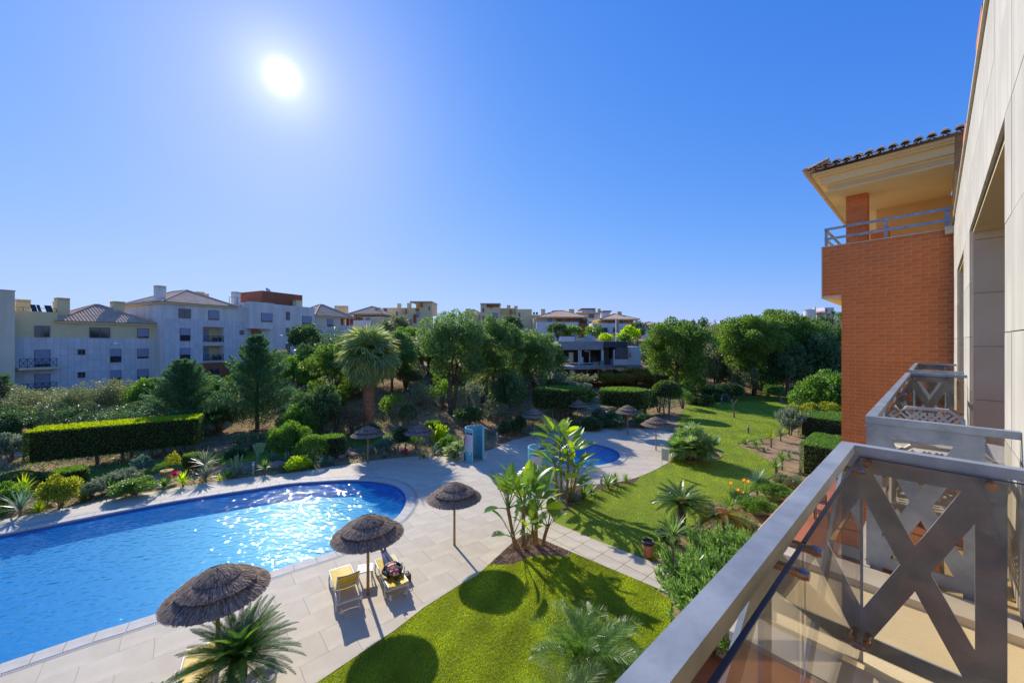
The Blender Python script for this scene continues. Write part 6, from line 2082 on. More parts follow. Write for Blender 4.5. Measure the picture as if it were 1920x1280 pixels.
for i in range(8):
    th = math.pi * .62 * i / 7
    for j in range(18):
        ph = 2 * math.pi * j / 18
        v = Vector((math.sin(th) * math.cos(ph) * .088, -math.cos(th) * .115, math.sin(th) * math.sin(ph) * .105))
        vs.append(hc + v * .96 + Vector((0, -.012, -.05)))
for i in range(7):
    for j in range(18): fs.append((i * 18 + j, i * 18 + (j + 1) % 18, (i + 1) * 18 + (j + 1) % 18, (i + 1) * 18 + j))
q.add(vs, fs); q.obj('hair', HAIR, pp, smooth=True)
q = MB()      # face: nose, mouth, sunglasses
q.tube([(0, -.69, hz + .265), (0, -.665, hz + .292), (0, -.645, hz + .268)], [.010, .014, .010], 6); q.obj('nose', SKIN, pp, smooth=True)
q = MB(); q.tube([(-.025, -.618, hz + .252), (0, -.615, hz + .262), (.025, -.618, hz + .252)], .006, 6); q.obj('mouth', SHIRT, pp)
q = MB()
for s in (-1, 1): q.tube([(s * .033, -.70, hz + .262), (s * .033, -.70, hz + .276)], .026, 12)
q.bar((-.07, -.70, hz + .262), (.07, -.70, hz + .262), .008, .008); q.obj('sunglasses', SUNG, pp)
for s in (-1, 1):
    q = MB(); q.tube([(s * .078, -.70, hz + .17), (s * .092, -.69, hz + .18)], [.022, .016], 8); q.obj('ear', SKIN, pp)
    for k in range(5):      # fingers folded over the belly
        x0 = s * (.10 - .0); y0 = -.055 + k * .019
        L = (.045, .07, .078, .072, .055)[k]
        q = MB(); q.tube([(s * .075, y0, hz + .222), (s * (.075 - L * .6), y0 + .004, hz + .232), (s * (.075 - L), y0 + .004, hz + .222)], [.009, .008, .006], 6); q.obj('finger', SKIN, bo)
bagm = flat('dark_bag', (.10, .07, .05), .8)
q = MB(); q.box(-.13, .13, -.09, .09, 0, .22); q.tube([(-.09, 0, .21), (-.05, 0, .33), (.05, 0, .33), (.09, 0, .21)], .012, 6)
bg_ = q.obj('bag', bagm); bg_.location = (pm.x + .52, pm.y - .12, .008); bg_.rotation_euler = (0, 0, .7); tag(bg_, 'small dark bag on the paving beside the occupied lounger', 'bag')

# ================================================================ SHOWER CABINS
TURQ = mat('turquoise_gelcoat', (0.15, 0.50, 0.58), (0.12, 0.43, 0.52), rough=.35, scale=1.5, spec=.5)
TRIM = flat('pale_rim', (0.40, 0.62, 0.64), .4)
PRINT = flat('sign_white', (.62, .62, .66), .5); NAVY = flat('sign_navy', (.02, .04, .10), .5); INK = flat('sign_ink', (.22, .24, .34), .6)


def arcpanel(r, a0, a1, z0, z1, th=0.012, n=10):
    q = MB(); vs, fs = [], []
    for i in range(n + 1):
        a = a0 + (a1 - a0) * i / n
        for rr__ in (r, r + th):
            for z in (z0, z1): vs.append((rr__ * math.cos(a), rr__ * math.sin(a), z))
    for i in range(n):
        b = 4 * i; c = b + 4
        fs += [(b + 2, c + 2, c + 3, b + 3), (b, b + 1, c + 1, c), (b + 1, b + 3, c + 3, c + 1), (b, c, c + 2, b + 2)]
    fs += [(0, 2, 3, 1), (4 * n, 4 * n + 1, 4 * n + 3, 4 * n + 2)]
    q.add(vs, fs); return q


def shower(loc, r, H, a_open, a_sign, label, nfo, title, lines, mirror=1):
    """cylindrical cabin, wall everywhere except the opening (centre a_open, half width .75)"""
    root = thing('shower_cabin', label, 'shower', loc, 0, 'turquoise shower cabins')
    w_ = nfo
    q = arcpanel(r - .04, a_open + w_, a_open + 2 * math.pi - w_, 0, H, .04, 46); q.obj('curved_wall', TURQ, root, smooth=False)
    q = arcpanel(r - .052, a_open + w_, a_open + 2 * math.pi - w_, H, H + .03, .064, 46); q.obj('rim', TRIM, root)
    for a in (a_open + w_, a_open - w_):
        q = MB(); c_, s_n = math.cos(a), math.sin(a); q.tube([((r - .02) * c_, (r - .02) * s_n, 0), ((r - .02) * c_, (r - .02) * s_n, H)], .035, 8); q.obj('edge_post', TRIM, root)
    q = MB(); q.lathe([(0, .03), (r - .05, .03), (r - .04, .0)], 28); q.obj('floor', JOINT, root)
    hx, hy = -(r - .1) * math.cos(a_open), -(r - .1) * math.sin(a_open)
    q = MB(); q.tube([(hx, hy, .3), (hx, hy, H + .22), (hx * .85, hy * .85, H + .30), (hx * .3, hy * .3, H + .22), (hx * .25, hy * .25, H + .12)], .014, 6); q.obj('shower_pipe', PLAST, root)
    q = MB(); q.tube([(hx * .25, hy * .25, H + .12), (hx * .25, hy * .25, H + .06)], [.02, .06], 10); q.obj('shower_head', PLAST, root)
    # printed notice following the wall
    sw = .46
    s_ = arcpanel(r + .004, a_sign - sw, a_sign + sw, H * .33, H * .90, .004, 12).obj('notice', PRINT, root)
    arcpanel(r + .009, a_sign - sw, a_sign + sw, H * .84, H * .90, .002, 12).obj('notice_header', NAVY, s_)
    rl = random.Random(3)
    q = MB()
    for i in range(lines):
        z = H * .81 - i * H * .46 / lines
        a = a_sign - sw + .05
        end = a_sign + sw - .05 - rl.uniform(0, .3)
        while a < end:
            l_ = rl.uniform(.04, .11); 
            qq = arcpanel(r + .0085, a, min(a + l_, end), z, z + .012, .001, 2); q.add(qq.v, qq.f); a += l_ + .02
    q.obj('notice_text', INK, s_)
    # title letters
    cu = bpy.data.curves.new('title', 'FONT'); cu.body = title; cu.size = .085; cu.align_x = 'CENTER'; cu.align_y = 'CENTER'; cu.extrude = .001
    t0_ = bpy.data.objects.new('title_text', cu); C.objects.link(t0_)
    bpy.context.view_layer.update(); me_ = bpy.data.meshes.new_from_object(t0_); bpy.data.objects.remove(t0_)
    me_.materials.clear(); me_.materials.append(PRINT)
    t = bpy.data.objects.new('title_text', me_); C.objects.link(t); adopt(t, s_)
    t.location = ((r + .035) * math.cos(a_sign), (r + .035) * math.sin(a_sign), H * .87); t.rotation_euler = (R(90), 0, a_sign + R(90))
    for k, c3 in enumerate(((.6, .55, .05), (.7, .7, .7), (.1, .45, .2))):
        arcpanel(r + .004, a_sign - .1 + k * .17, a_sign + .04 + k * .17, H * .24 - (.12 if k == 2 else 0), H * .31 - (.12 if k == 2 else 0), .003, 3).obj('sticker', flat('sticker_colour', c3, .5), root)
    return root


s1 = G(889, 866)
cab = shower((s1.x, s1.y + .45, .006), .66, 2.18, R(-62), R(-122), 'taller turquoise shower cabin with a long white notice, left of the small pool', .62, 'PISCINA', 16)
q = MB(); q.tube([(-.62, -.30, 1.72), (-.66, -.33, 1.4), (-.65, -.33, 1.05)], [.03, .06, .035], 8); o_ = q.obj('rescue_float', flat('float_orange', (.75, .12, .03), .5)); o_.location = (s1.x, s1.y + .45, 0); tag(o_, 'orange rescue float hanging on the left of the tall shower cabin', 'rescue float')
q = MB(); q.prism([(-.17, -.17), (.17, -.17), (.19, .19), (-.19, .19)], 0, .52); q.box(-.2, .2, -.2, .2, .52, .56); o_ = q.obj('pot', flat('cream_box', (.50, .42, .30), .8)); o_.location = (G(866, 863).x, G(866, 863).y, .006); tag(o_, 'square cream bin standing left of the tall shower cabin', 'bin')
s2 = G(1014, 909)
shower((s2.x, s2.y + .5, .006), .70, 1.95, R(68), R(-112), 'lower turquoise shower cabin half hidden by the paddle-leaved plants', .72, 'PISCINA INFANTIL', 12)

# sign board standing on the lawn
sg = G(1247, 886)
o_ = thing('sign_board', 'pale green sign board on two thin legs on the lawn edge', 'sign', (sg.x, sg.y, 0), R(-35))
SGN = flat('sign_back', (.50, .53, .44), .6)
q = MB(); q.prism([(-.2, -.01), (.2, -.01), (.2, .01), (-.2, .01)], .75, 1.45); q.obj('board', SGN, o_)
for x in (-.18, .18): q = MB(); q.tube([(x, .02, 0), (x, .02, 1.5)], .014, 6); q.obj('leg', LW, o_)

# bollard lamps
BM = flat('bollard_grey', (.16, .17, .18), .5, .3); BS = flat('bollard_stone', (.42, .39, .33), .8)


def bollard(px, py, h, label, m=BM, r=.07):
    p = G(px, py); o = thing('bollard_light', label, 'garden light', p, 0, 'garden bollard lights')
    q = MB(); q.tube([(0, 0, -.05), (0, 0, h * .72)], r, 12); q.obj('post', m, o)
    q = MB(); q.tube([(0, 0, h * .721), (0, 0, h * .88)], r * .92, 12); q.obj('lens', LAMPW, o)
    q = MB(); q.tube([(0, 0, h * .881), (0, 0, h)], r * 1.05, 12); q.obj('cap', flat('bollard_cap', (.45, .45, .42), .5), o)


bollard(1127.5, 917, .75, 'stone-coloured bollard light between the yuccas near the small pool', BS)
bollard(1403, 812, .75, 'dark bollard light in the middle of the far lawn')
bollard(1353, 758, .85, 'small bollard light at the back edge of the far lawn')
bollard(1297, 757, .85, 'bollard light among the clipped shrubs left of the far lawn', BS)
bollard(932, 826, .7, 'pale bollard light right of the tall shower cabin', BS)
bollard(475, 889, .75, 'pale bollard light by the cactus bed on the far side of the pool', BS)

# pot on the lawn with plastic liner
p = G(1215, 1044); o_ = thing('terracotta_pot', 'tall terracotta pot lined with black plastic next to the garden path', 'pot', (p.x, p.y, 0), 0)
POTM = mat('terracotta_glaze', (.50, .20, .09), (.40, .15, .065), rough=.55, scale=5)
q = MB(); q.lathe([(0, 0), (.15, 0), (.18, .12), (.205, .35), (.20, .52), (.215, .58), (.195, .58), (.18, .50), (0, .45)], 28); q.obj('body', POTM, o_, smooth=True)
q = MB(); q.lathe([(.222, .50), (.226, .59), (.19, .60), (.17, .50)], 28); q.obj('liner', flat('black_plastic', (.02, .022, .03), .35), o_, smooth=True)

# ================================================================ TREES
pine(848, 37.5, 850, 580, 728, 140, 'broad dark stone pine standing alone in the middle, on two slim trunks', 'pine', seed=11, trunks=2)
pine(925, 41, 925, 592, 722, 112, 'stone pine merging with its neighbours to the right of the middle pine', 'pine', seed=12)
pine(985, 45, 990, 612, 722, 105, 'stone pine behind the drum-shaped hedge, left of the pool bar', 'pine', seed=13)
pine(1020, 52, 1028, 630, 735, 70, 'smaller stone pine closest to the left end of the pool bar', 'pine', seed=14)
pine(628, 38.5, 622, 624, 775, 96, 'tall stone pine left of the palm crown', 'pine2', seed=15)
pine(735, 42, 738, 618, 712, 84, 'stone pine right behind the palm crown', 'pine', seed=16)
pine(665, 46, 668, 640, 730, 80, 'stone pine wedged behind the palm crown on its left', 'pine', seed=17)
pine(578, 56, 572, 607, 668, 60, 'dark round tree in front of the white slit-window block', 'dark', seed=18, name='broadleaf_tree')
pine(1268, 54, 1268, 599, 712, 132, 'round stone pine to the right of the pool bar', 'pine2', seed=19)
pine(1413, 56, 1402, 592, 690, 130, 'spreading pine with reddish trunk behind the far lawn', 'pine2', seed=20, density=1.1)
pine(1448, 60, 1462, 580, 682, 130, 'widest and tallest pine in the group behind the far lawn', 'pine2', seed=21, density=1.2, lean=-1.0)
pine(1512, 61, 1530, 603, 690, 110, 'pine nearest to the brick wing behind the far lawn', 'pine', seed=22)
pine(1585, 62, 1590, 610, 700, 80, 'pine cut off by the brick wing', 'pine', seed=23)
# trees among the far houses
for i, (px, Y, t, b, w_, m_, lb) in enumerate([
    (742, 84, 596, 625, 52, 'olive', 'yellowish umbrella tree in front of the stepped cream house'),
    (765, 78, 612, 640, 44, 'green', 'bright green small tree behind the palm on the right'),
    (960, 82, 591, 625, 42, 'dark', 'small round dark tree before the right stepped house'),
    (1046, 84, 606, 634, 46, 'dark', 'dark garden tree before the yellow villa terrace, left one'),
    (1075, 82, 610, 636, 34, 'green', 'green garden tree beside the red brick flank'),
    (1112, 84, 608, 636, 34, 'green', 'green tree between the brick flank and the white villa'),
    (1136, 78, 626, 642, 30, 'lime', 'lime green low tree before the white villa'),
    (1196, 92, 601, 634, 36, 'dark', 'dark rounded tree right of the white villa'),
    (1180, 78, 614, 640, 42, 'lime', 'sunlit yellow-green tree right of the concrete pylon'),
    (1172, 74, 627, 642, 26, 'green', 'low sunlit tree above the dark bar fascia'),
    (1318, 130, 594, 622, 18, 'dark', 'slim dark tree on the ridge between the round pines'),
    (1298, 130, 601, 620, 16, 'dark', 'small dark tree on the ridge behind the round pine'),
    (1345, 90, 612, 650, 62, 'olive', 'olive green tree mass on the ridge behind the long-armed lamp'),
    (1235, 120, 606, 640, 40, 'dark', 'dark tree behind the top of the round pine by the bar'),
    (1380, 110, 606, 640, 60, 'olive', 'olive green tree behind the wide pine on the left side'),
    (1542, 100, 592, 625, 36, 'dark', 'bushy tree in front of the round-towered house'),
    (1572, 104, 582, 625, 22, 'green', 'leafy tree cut off by the brick corner on the hill'),
    (1560, 96, 577, 612, 8, 'dark', 'narrow dark cypress in front of the white hill house'),
    (6, 33, 700, 745, 26, 'dark', 'dark leafy tree at the left frame edge above the shrubs'),
    (500, 66, 668, 712, 40, 'green', 'leafy tree at the foot of the white block, behind the conifer'),
]):
    pine(px, Y, px, t, b, w_, lb, m_, seed=40 + i, name='garden_tree', density=0.6, leaf=max(.16, 2.2 * Y / 377))

conifer(345, 838, 676, 160, 'wide dark conifer left of the taller one', seed=3, Y=31)
conifer(482, 842, 628, 160, 'tall pointed conifer standing left of the palm', seed=4, Y=33.5)

# ---- the big palm
def washingtonia():
    p = G(691, 799)
    root = thing('fan_palm', 'tall fan palm with a thick red-brown trunk and a skirt of dead leaves', 'palm', p, 0)
    k = p.y / F_PX
    zc = CAM_H - (664 - 640) * k - p.z
    q = MB(); pts, rad = [], []
    n = 46
    for i in range(n + 1):
        f = i / n; pts.append((0, 0, -0.1 + (zc - .2) * f)); rad.append((0.50 - 0.12 * f) * (1 + 0.05 * (i % 2)) + (0.14 if i < 3 else 0))
    q.tube(pts, rad, 18); q.obj('trunk', BARKP, root)
    rnd = random.Random(5)
    # leaf base stubs
    q = MB()
    for i in range(260):
        z = rnd.uniform(.5, zc - .3); a = rnd.uniform(0, 6.283); r = .50 - .12 * z / zc
        q.bar((r * math.cos(a), r * math.sin(a), z), ((r + .07) * math.cos(a), (r + .07) * math.sin(a), z + .12), .10, .03)
    q.obj('leaf_bases', BARKP, root)['kind'] = 'stuff'
    F1 = [fan_mesh(1.4, 1.2, s, 30, 5.0, 0.75) for s in (1, 2, 3)]
    place_fronds(root, F1, ['palm', 'palmgold'], 92, -58, 84, zc, rnd, 'fan_leaf', 8, (1.08, 1.36))
    F2 = [fan_mesh(0.9, 1.0, s, 22, 3.6, 1.2) for s in (5, 6)]
    place_fronds(root, F2, ['dead'], 34, -86, -60, zc - .25, rnd, 'dead_leaf', 5, (0.8, 1.2))
    # hanging strings of old flower stalks
    q = MB()
    for i in range(26):
        a = rnd.uniform(2.6, 5.4); L = rnd.uniform(1.2, 2.4); r = .75
        q.tube([(.3 * math.cos(a), .3 * math.sin(a), zc), (r * math.cos(a), r * math.sin(a), zc - .5), (r * 1.05 * math.cos(a), r * 1.05 * math.sin(a), zc - L)], [.03, .03, .012], 4)
    q.obj('flower_stalks', LEAF['dead'], root)
    return root


washingtonia()


def fan_clump(px, py, wpx, hpx, label, n=60, heads=5, m='palm', seed=1):
    p = G(px, py); k = p.y / F_PX; r = wpx / 2 * k; H = hpx * k
    root = thing('dwarf_fan_palm', label, 'palm', p, 0)
    rnd = random.Random(seed)
    L = min(1.0, r * .5)
    for h in range(heads):
        a = h * 2.4; rr_h = r * (.62 if h else 0) * rnd.uniform(.7, 1); hx, hy = rr_h * math.cos(a), rr_h * math.sin(a) * .8; hh = max(.12, (H - L * 1.1) * (1 - .85 * rr_h / r) * rnd.uniform(.5, 1))
        q = MB(); q.tube([(hx * .4, hy * .4, -.05), (hx, hy, hh)], [.13, .11], 8); q.obj('stem', BARK, root)
        place_fronds(root, [fan_mesh(.55 * L * 1.25, .6 * L, 7, 15, 4.2, .12), fan_mesh(.6 * L * 1.2, .55 * L, 8, 15, 4.2, .12)], [m, 'palm'], n // heads, -50, 85, hh, rnd, 'fan_leaf', 9, (.8, 1.1), (hx, hy))
    return root


fan_clump(1296, 862, 98, 92, 'large bushy fan palm clump on its soil island by the sign', 210, 12, m='oleander', seed=3)
fan_clump(858, 858, 60, 58, 'fan palm bush directly left of the tall shower cabin', 50, 5, seed=4)
fan_clump(905, 838, 40, 40, 'low fan palm bush behind the tall shower cabin', 30, 3, seed=5)
fan_clump(1150, 800, 66, 42, 'dark fan palm patch behind the far rim parasol', 40, 4, m='dark', seed=6)


# ---- cycads and feather palms
def cycad(px, Y, z0, n, L, label, mats=('cycad',), e=(2, 78), trunk=.5, seed=1, arch=.75, cone=None, name='cycad', tr=.16, pos=None, base=0.0, lw=.022, pairs=46, ll=.20):
    X = (px - 960) / F_PX * Y if pos is None else pos[0]
    root = thing(name, label, name.replace('_', ' '), (X, Y if pos is None else pos[1], base), 0)
    rnd = random.Random(seed)
    z = z0 - base
    q = MB(); q.tube([(0, 0, -.05), (0, 0, z * .5), (0, 0, z)], [tr, tr * 1.1, tr * .9], 12); q.obj('trunk', BARK, root)
    fr = [frond_mesh(1.0, pairs, ll / L, lw / L, s, arch, .35) for s in (1, 2, 3)]
    place_fronds(root, fr, mats, n, e[0], e[1], z, rnd, 'frond', 6, (L * .88, L * 1.08))
    if cone:
        q = MB(); q.lathe([(0, -.05), (cone, 0), (cone * 1.05, cone * .5), (cone * .8, cone * 1.0), (0, cone * 1.25)], 16, (0, 0, z)); q.obj('cone', mat('cycad_cone', (.42, .22, .08), (.22, .10, .04), rough=.95, scale=30, bump=1.0, bscale=40), root, smooth=True)
    return root


cycad(1278, 16.0, 1.15, 64, 1.28, 'dark green cycad with a brown centre and a bare trunk, by the lawn edge', ('cycad',), (-8, 55), seed=2, cone=.21, arch=.5)
cycad(1352, 15.0, 1.02, 56, 1.22, 'yellowing cycad with a big brown heart beside the greener one', ('cycady', 'cycad'), (-12, 48), seed=3, cone=.30, arch=1.0)
cycad(1262, 15.0, .35, 14, .75, 'small dark cycad sprouting at the foot of the bare-trunked one', ('cycad',), (5, 75), seed=4)
cycad(1335, 14.2, .35, 16, .85, 'low dark cycad under the yellowing one', ('cycad',), (0, 70), seed=14)
cycad(1160, 39, .9, 22, 1.6, 'green cycad behind the far rim parasol', ('cycad',), (0, 60), seed=5, base=float(hf(11, 39)), lw=.05, pairs=26, ll=.28)
# potted cycad bottom left
X_, Y_ = -5.55, 8.35
pt = thing('plant_pot', 'white round pot under the big feathery cycad at the bottom edge', 'pot', (X_, Y_, .006), 0)
q = MB(); q.lathe([(0, 0), (.22, 0), (.27, .3), (.30, .55), (.33, .60), (.28, .60), (.26, .52), (0, .50)], 28); q.obj('body', flat('white_pot', (.62, .58, .55), .5), pt, smooth=True)
cycad(0, 8.3, 1.0, 80, 1.36, 'big feathery cycad with lime young fronds over the bottom edge', ('cycad', 'green'), (-4, 80), pos=(X_ - .50, Y_ - .05), base=.46, seed=6, tr=.17, arch=.7, lw=.016, pairs=64, ll=.17)
cycad(0, 7.5, .35, 20, .8, 'second feathery cycad only just showing above the bottom edge', ('cycad',), (0, 72), pos=(-7.35, 7.6), base=.0, seed=7, lw=.016, pairs=50, ll=.16)
cycad(0, 7.2, .60, 16, .7, 'little cycad tip at the bottom edge right of the white pot', ('cycad',), (20, 80), pos=(-4.35, 7.3), base=.0, seed=8, lw=.016, pairs=50, ll=.16)


def feather(pos, z0, n, L, label, seed, mats=('green', 'oleander')):
    root = thing('feather_palm', label, 'palm', (pos[0], pos[1], 0), 0)
    rnd = random.Random(seed)
    for hx, hy in ((0, 0), (.35, .25), (-.3, .3)):
        q = MB(); q.tube([(hx * .6, hy * .6, -.05), (hx, hy, z0)], [.11, .09], 8); q.obj('stem', BARK, root)
        place_fronds(root, [frond_mesh(1.0, 30, .32, .016, s, 1.15, .45, .010, .5, .35) for s in (11, 12, 13)], mats, n // 3, 15, 86, z0, rnd, 'frond', 9, (L * .7, L * 1.1), (hx, hy))


feather((1.75, 8.3), .75, 42, 1.45, 'shaggy feather palm on the lawn at the bottom, upper one', 3)
feather((1.35, 7.2), .55, 36, 1.25, 'shaggy feather palm at the very bottom beside the railing', 4, ('palm', 'lime'))
feather((2.6, 7.6), .6, 30, 1.2, 'third feather palm close under the grey railing', 5)


# ---- strelitzia: trunks with paddle leaves
def paddle_mesh(seed, torn=False):
    key = ('pad', seed, torn)
    if key in CACHE: return CACHE[key]
    rr = random.Random(seed)
    V, F = [], []
    K = 12; pet = .75; L = 1.0
    def axis(s):      # s metres along petiole+blade
        e = 1.0 - (s / (pet + L)) ** 2 * .75
        return e
    pts = []; x = z = 0.0; ds = (pet + L) / 30; a = 0.10
    for i in range(31):
        pts.append((x, z)); a2 = a + 0.55 * (i / 30) ** 2; x += math.cos(a2 * 0 + 0) * 0 + ds * math.sin(a2); z += ds * math.cos(a2)
    def pos(s):
        f = min(29.999, s / (pet + L) * 30); i = int(f); t = f - i
        return (pts[i][0] * (1 - t) + pts[i + 1][0] * t, pts[i][1] * (1 - t) + pts[i + 1][1] * t)
    # petiole
    for k in range(5):
        x0, z0 = pos(pet * k / 5); x1, z1 = pos(pet * (k + 1) / 5); r = .025 - .002 * k; b = len(V)
        for (xx, zz) in ((x0, z0), (x1, z1)): V += [(xx - r, 0, zz), (xx, -r, zz), (xx + r, 0, zz), (xx, r, zz)]
        F += [(b + i, b + (i + 1) % 4, b + 4 + (i + 1) % 4, b + 4 + i) for i in range(4)]
    for s in (-1, 1):
        segs = []
        for k in range(K + 1):
            f = k / K; wv = .21 * math.sin(math.pi * min(.999, f * .93 + .05)) ** .55 * (1.0 if f < .85 else (1 - f) / .15 * .9 + .1)
            x, z = pos(pet + L * f); segs.append((x, z, wv))
        for k in range(K):
            gap = torn and rr.random() < .45
            (x0, z0, w0), (x1, z1, w1) = segs[k], segs[k + 1]
            b = len(V); fold = .35; dr = (.06 if gap else 0)
            sh = .03 if torn else 0
            V += [(x0, 0, z0), (x1, 0, z1), (x1 - w1 * fold - dr, s * w1 * .93, z1 - w1 * .15 - dr - sh * rr.random()), (x0 - w0 * fold, s * w0 * .93, z0 - w0 * .15 + (.035 if gap else 0))]
            F.append((b, b + 1, b + 2, b + 3))
    me = bpy.data.meshes.new('paddle_leaf'); me.from_pydata(V, [], F); me.update()
    # weld so each leaf is one piece for the colour variation
    bm = bmesh.new(); bm.from_mesh(me); bmesh.ops.remove_doubles(bm, verts=bm.verts, dist=.0006); bm.to_mesh(me); bm.free()
    CACHE[key] = me
    return me


def strelitzia(pxy, stems, label, seed, cat='bird-of-paradise tree'):
    p = G(*pxy)
    root = thing('giant_strelitzia', label, cat, p, 0)
    rnd = random.Random(seed)
    for (dx, dy, H, nl, sc, lean) in stems:
        tx, ty = dx + lean[0], dy + lean[1]
        q = MB(); q.tube([(dx, dy, -.05), ((dx + tx) / 2 * 1.0, (dy + ty) / 2, H * .5), (tx, ty, H)], [.085, .065, .075], 9); q.obj('trunk', mat('strelitzia_trunk', (.40, .24, .11), (.20, .11, .05), rough=.8, scale=12) if 'STT' not in CACHE else CACHE['STT'], root)
        for i in range(nl):
            az = i * math.pi * (1.0 if rnd.random() < .75 else .5) + rnd.uniform(-.55, .55) + seed
            f = (i + .5) / nl
            tilt = R(56 * (1 - f) ** .9 + rnd.uniform(-4, 12))
            mt = LEAF['bananay'] if rnd.random() < .22 else LEAF['banana']
            o = obj('leaf', paddle_mesh(rnd.randint(1, 3), rnd.random() < .45), root, mt, loc=(tx, ty, H - .08), scale=sc * rnd.uniform(.85, 1.15) * 1.08)
            o.rotation_euler = (Matrix.Rotation(az, 3, 'Z') @ Matrix.Rotation(tilt, 3, 'Y') @ Matrix.Rotation(rnd.uniform(-.8, .8), 3, 'Z')).to_euler()
    return root


CACHE['STT'] = mat('strelitzia_trunk', (.40, .24, .11), (.20, .11, .05), rough=.8, scale=12)
strelitzia((975, 1027), [(-.18, 0, 1.55, 12, .95, (-.30, .1)), (.12, .05, 1.75, 12, 1.0, (.02, 0)), (-.05, -.1, .6, 5, .75, (-.25, -.1)), (.15, -.05, .55, 5, .7, (.2, -.1))], 'left paddle-leaved plant rising from the bark mulch', 1)
strelitzia((1010, 1020), [(-.1, 0, 1.35, 11, .85, (.0, .1)), (.15, .0, .75, 7, .75, (.22, 0)), (-.12, -.05, .6, 5, .7, (-.15, -.1))], 'right paddle-leaved plant rising from the bark mulch', 2)
strelitzia((1056, 938), [(-.05, .1, 2.85, 16, .82, (-.12, .1)), (.18, 0, 2.3, 13, .80, (.10, 0)), (.35, -.05, 1.3, 10, .72, (.32, -.05)), (-.25, -.1, 1.1, 9, .7, (-.22, -.1)), (.1, -.2, .6, 7, .75, (.1, -.2)), (-.2, .2, 1.8, 11, .76, (-.2, .2)), (.3, .2, 1.7, 10, .74, (.35, .1))], 'tallest paddle-leaved plant, in front of the lower shower cabin', 3)

# ================================================================ HEDGES AND CLIPPED SHAPES
def gxy(px, py): v = G(px, py); return v


# long hedge at the left: local x along its front
a_, b_ = Vector((-29.1, 22.4)), Vector((-22.2, 26.6))
L_ = (b_ - a_).length; rz_ = math.atan2((b_ - a_).y, (b_ - a_).x)
q = MB(); q.box(0, L_, 0, 2.0, .75, 2.52)
clipped('hedge', 'long tall hedge with a glowing lime top left of the conifers', 'hedge', q, (a_.x, a_.y, 0), rz_, 'hedge', .12, 1, 1.6, topm='hedgesun', stems=[(L_ * f, 1.0, 1.2, .10) for f in (.35, .5, .55, .68, .75, .88, .95)])


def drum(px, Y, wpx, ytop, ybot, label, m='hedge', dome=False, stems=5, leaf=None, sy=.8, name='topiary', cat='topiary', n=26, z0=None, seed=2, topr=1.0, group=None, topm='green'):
    X = (px - 960) / F_PX * Y; gz = float(hf(X, Y)); k = Y / F_PX; r = wpx / 2 * k
    zt = CAM_H - (ytop - 640) * k - gz; zb = max(.05, CAM_H - (ybot - 640) * k - gz)
    q = MB()
    if dome: prof = [(r * .82, zb)] + [(r * math.cos(t), zb + (zt - zb) * (.12 + .88 * math.sin(t))) for t in np.linspace(0, math.pi / 2 - .02, 9)] + [(0, zt)]
    else: prof = [(0, zb), (r * .93, zb), (r, zb + .2), (r * topr, zt - .12), (r * topr * .96, zt), (r * .5, zt + .02), (0, zt + .03)]
    vs = []
    q.lathe([(p[0], p[1]) for p in prof], n)
    q.v = [(x, y * sy, z) for x, y, z in q.v]
    rr = random.Random(seed)
    st = [(rr.uniform(-.5, .5) * r * .6, rr.uniform(-.3, .3) * r, zb + .2, .05 + .02 * r) for _ in range(stems)]
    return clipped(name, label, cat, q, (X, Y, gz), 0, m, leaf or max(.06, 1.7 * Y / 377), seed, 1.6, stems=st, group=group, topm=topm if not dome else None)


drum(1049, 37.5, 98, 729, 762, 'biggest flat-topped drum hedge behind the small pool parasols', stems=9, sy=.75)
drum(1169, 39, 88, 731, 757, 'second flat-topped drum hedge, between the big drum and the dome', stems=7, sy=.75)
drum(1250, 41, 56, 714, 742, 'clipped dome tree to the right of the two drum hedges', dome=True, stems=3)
drum(1122, 35.5, 27, 765, 790, 'grey-green clipped egg shape on a short stem in front of the drum hedges', 'silver', dome=True, stems=1)
drum(1346, 48, 28, 768 - 0, 786, 'round clipped ball nearest the far lawn', dome=True, stems=1) if False else None
drum(1324, 47, 28, 740, 757, 'round clipped shrub at the left corner of the far lawn', dome=True, stems=1, n=18)
drum(1300, 48, 22, 745, 761, 'small round clipped shrub left of the corner one', dome=True, stems=1, n=18)
drum(1291, 51, 30, 729.5, 735, 'yellow-topped clipped hedge right of the dome tree', 'yellow', stems=3)
drum(1335, 53, 36, 729, 744, 'dark clipped hedge behind the round shrubs', 'hedge', stems=3)
drum(1343, 50, 16, 738, 752, 'small dark ball in the row behind the far lawn', dome=True, stems=1, n=16)
drum(1359, 50, 16, 739, 752, 'lighter small ball right of the dark one behind the far lawn', 'silver', dome=True, stems=1, n=16)
drum(1451, 50, 32, 725, 737, 'flat clipped crown on a leaning trunk at the end of the far lawn', 'green', stems=0)
drum(1503, 50, 30, 726, 736, 'flat clipped crown beside the pyracantha bushes', 'green', stems=0)
for px, a, b in ((1451, (1468, 757), (1455, 735)), (1503, (1496, 757), (1500, 736))):
    p0_ = G(*a); q = MB(); tp = A(b[0], 50, b[1]); q.tube([p0_, (p0_ + tp) / 2 + Vector((.1, 0, 0)), tp], [.16, .13, .12], 8)
    o_ = q.obj('leaning_trunk', BARKG); tag(o_, 'leaning pale trunk under the flat crown at the far lawn, %s' % ('left one' if px == 1451 else 'right one'), 'trunk')
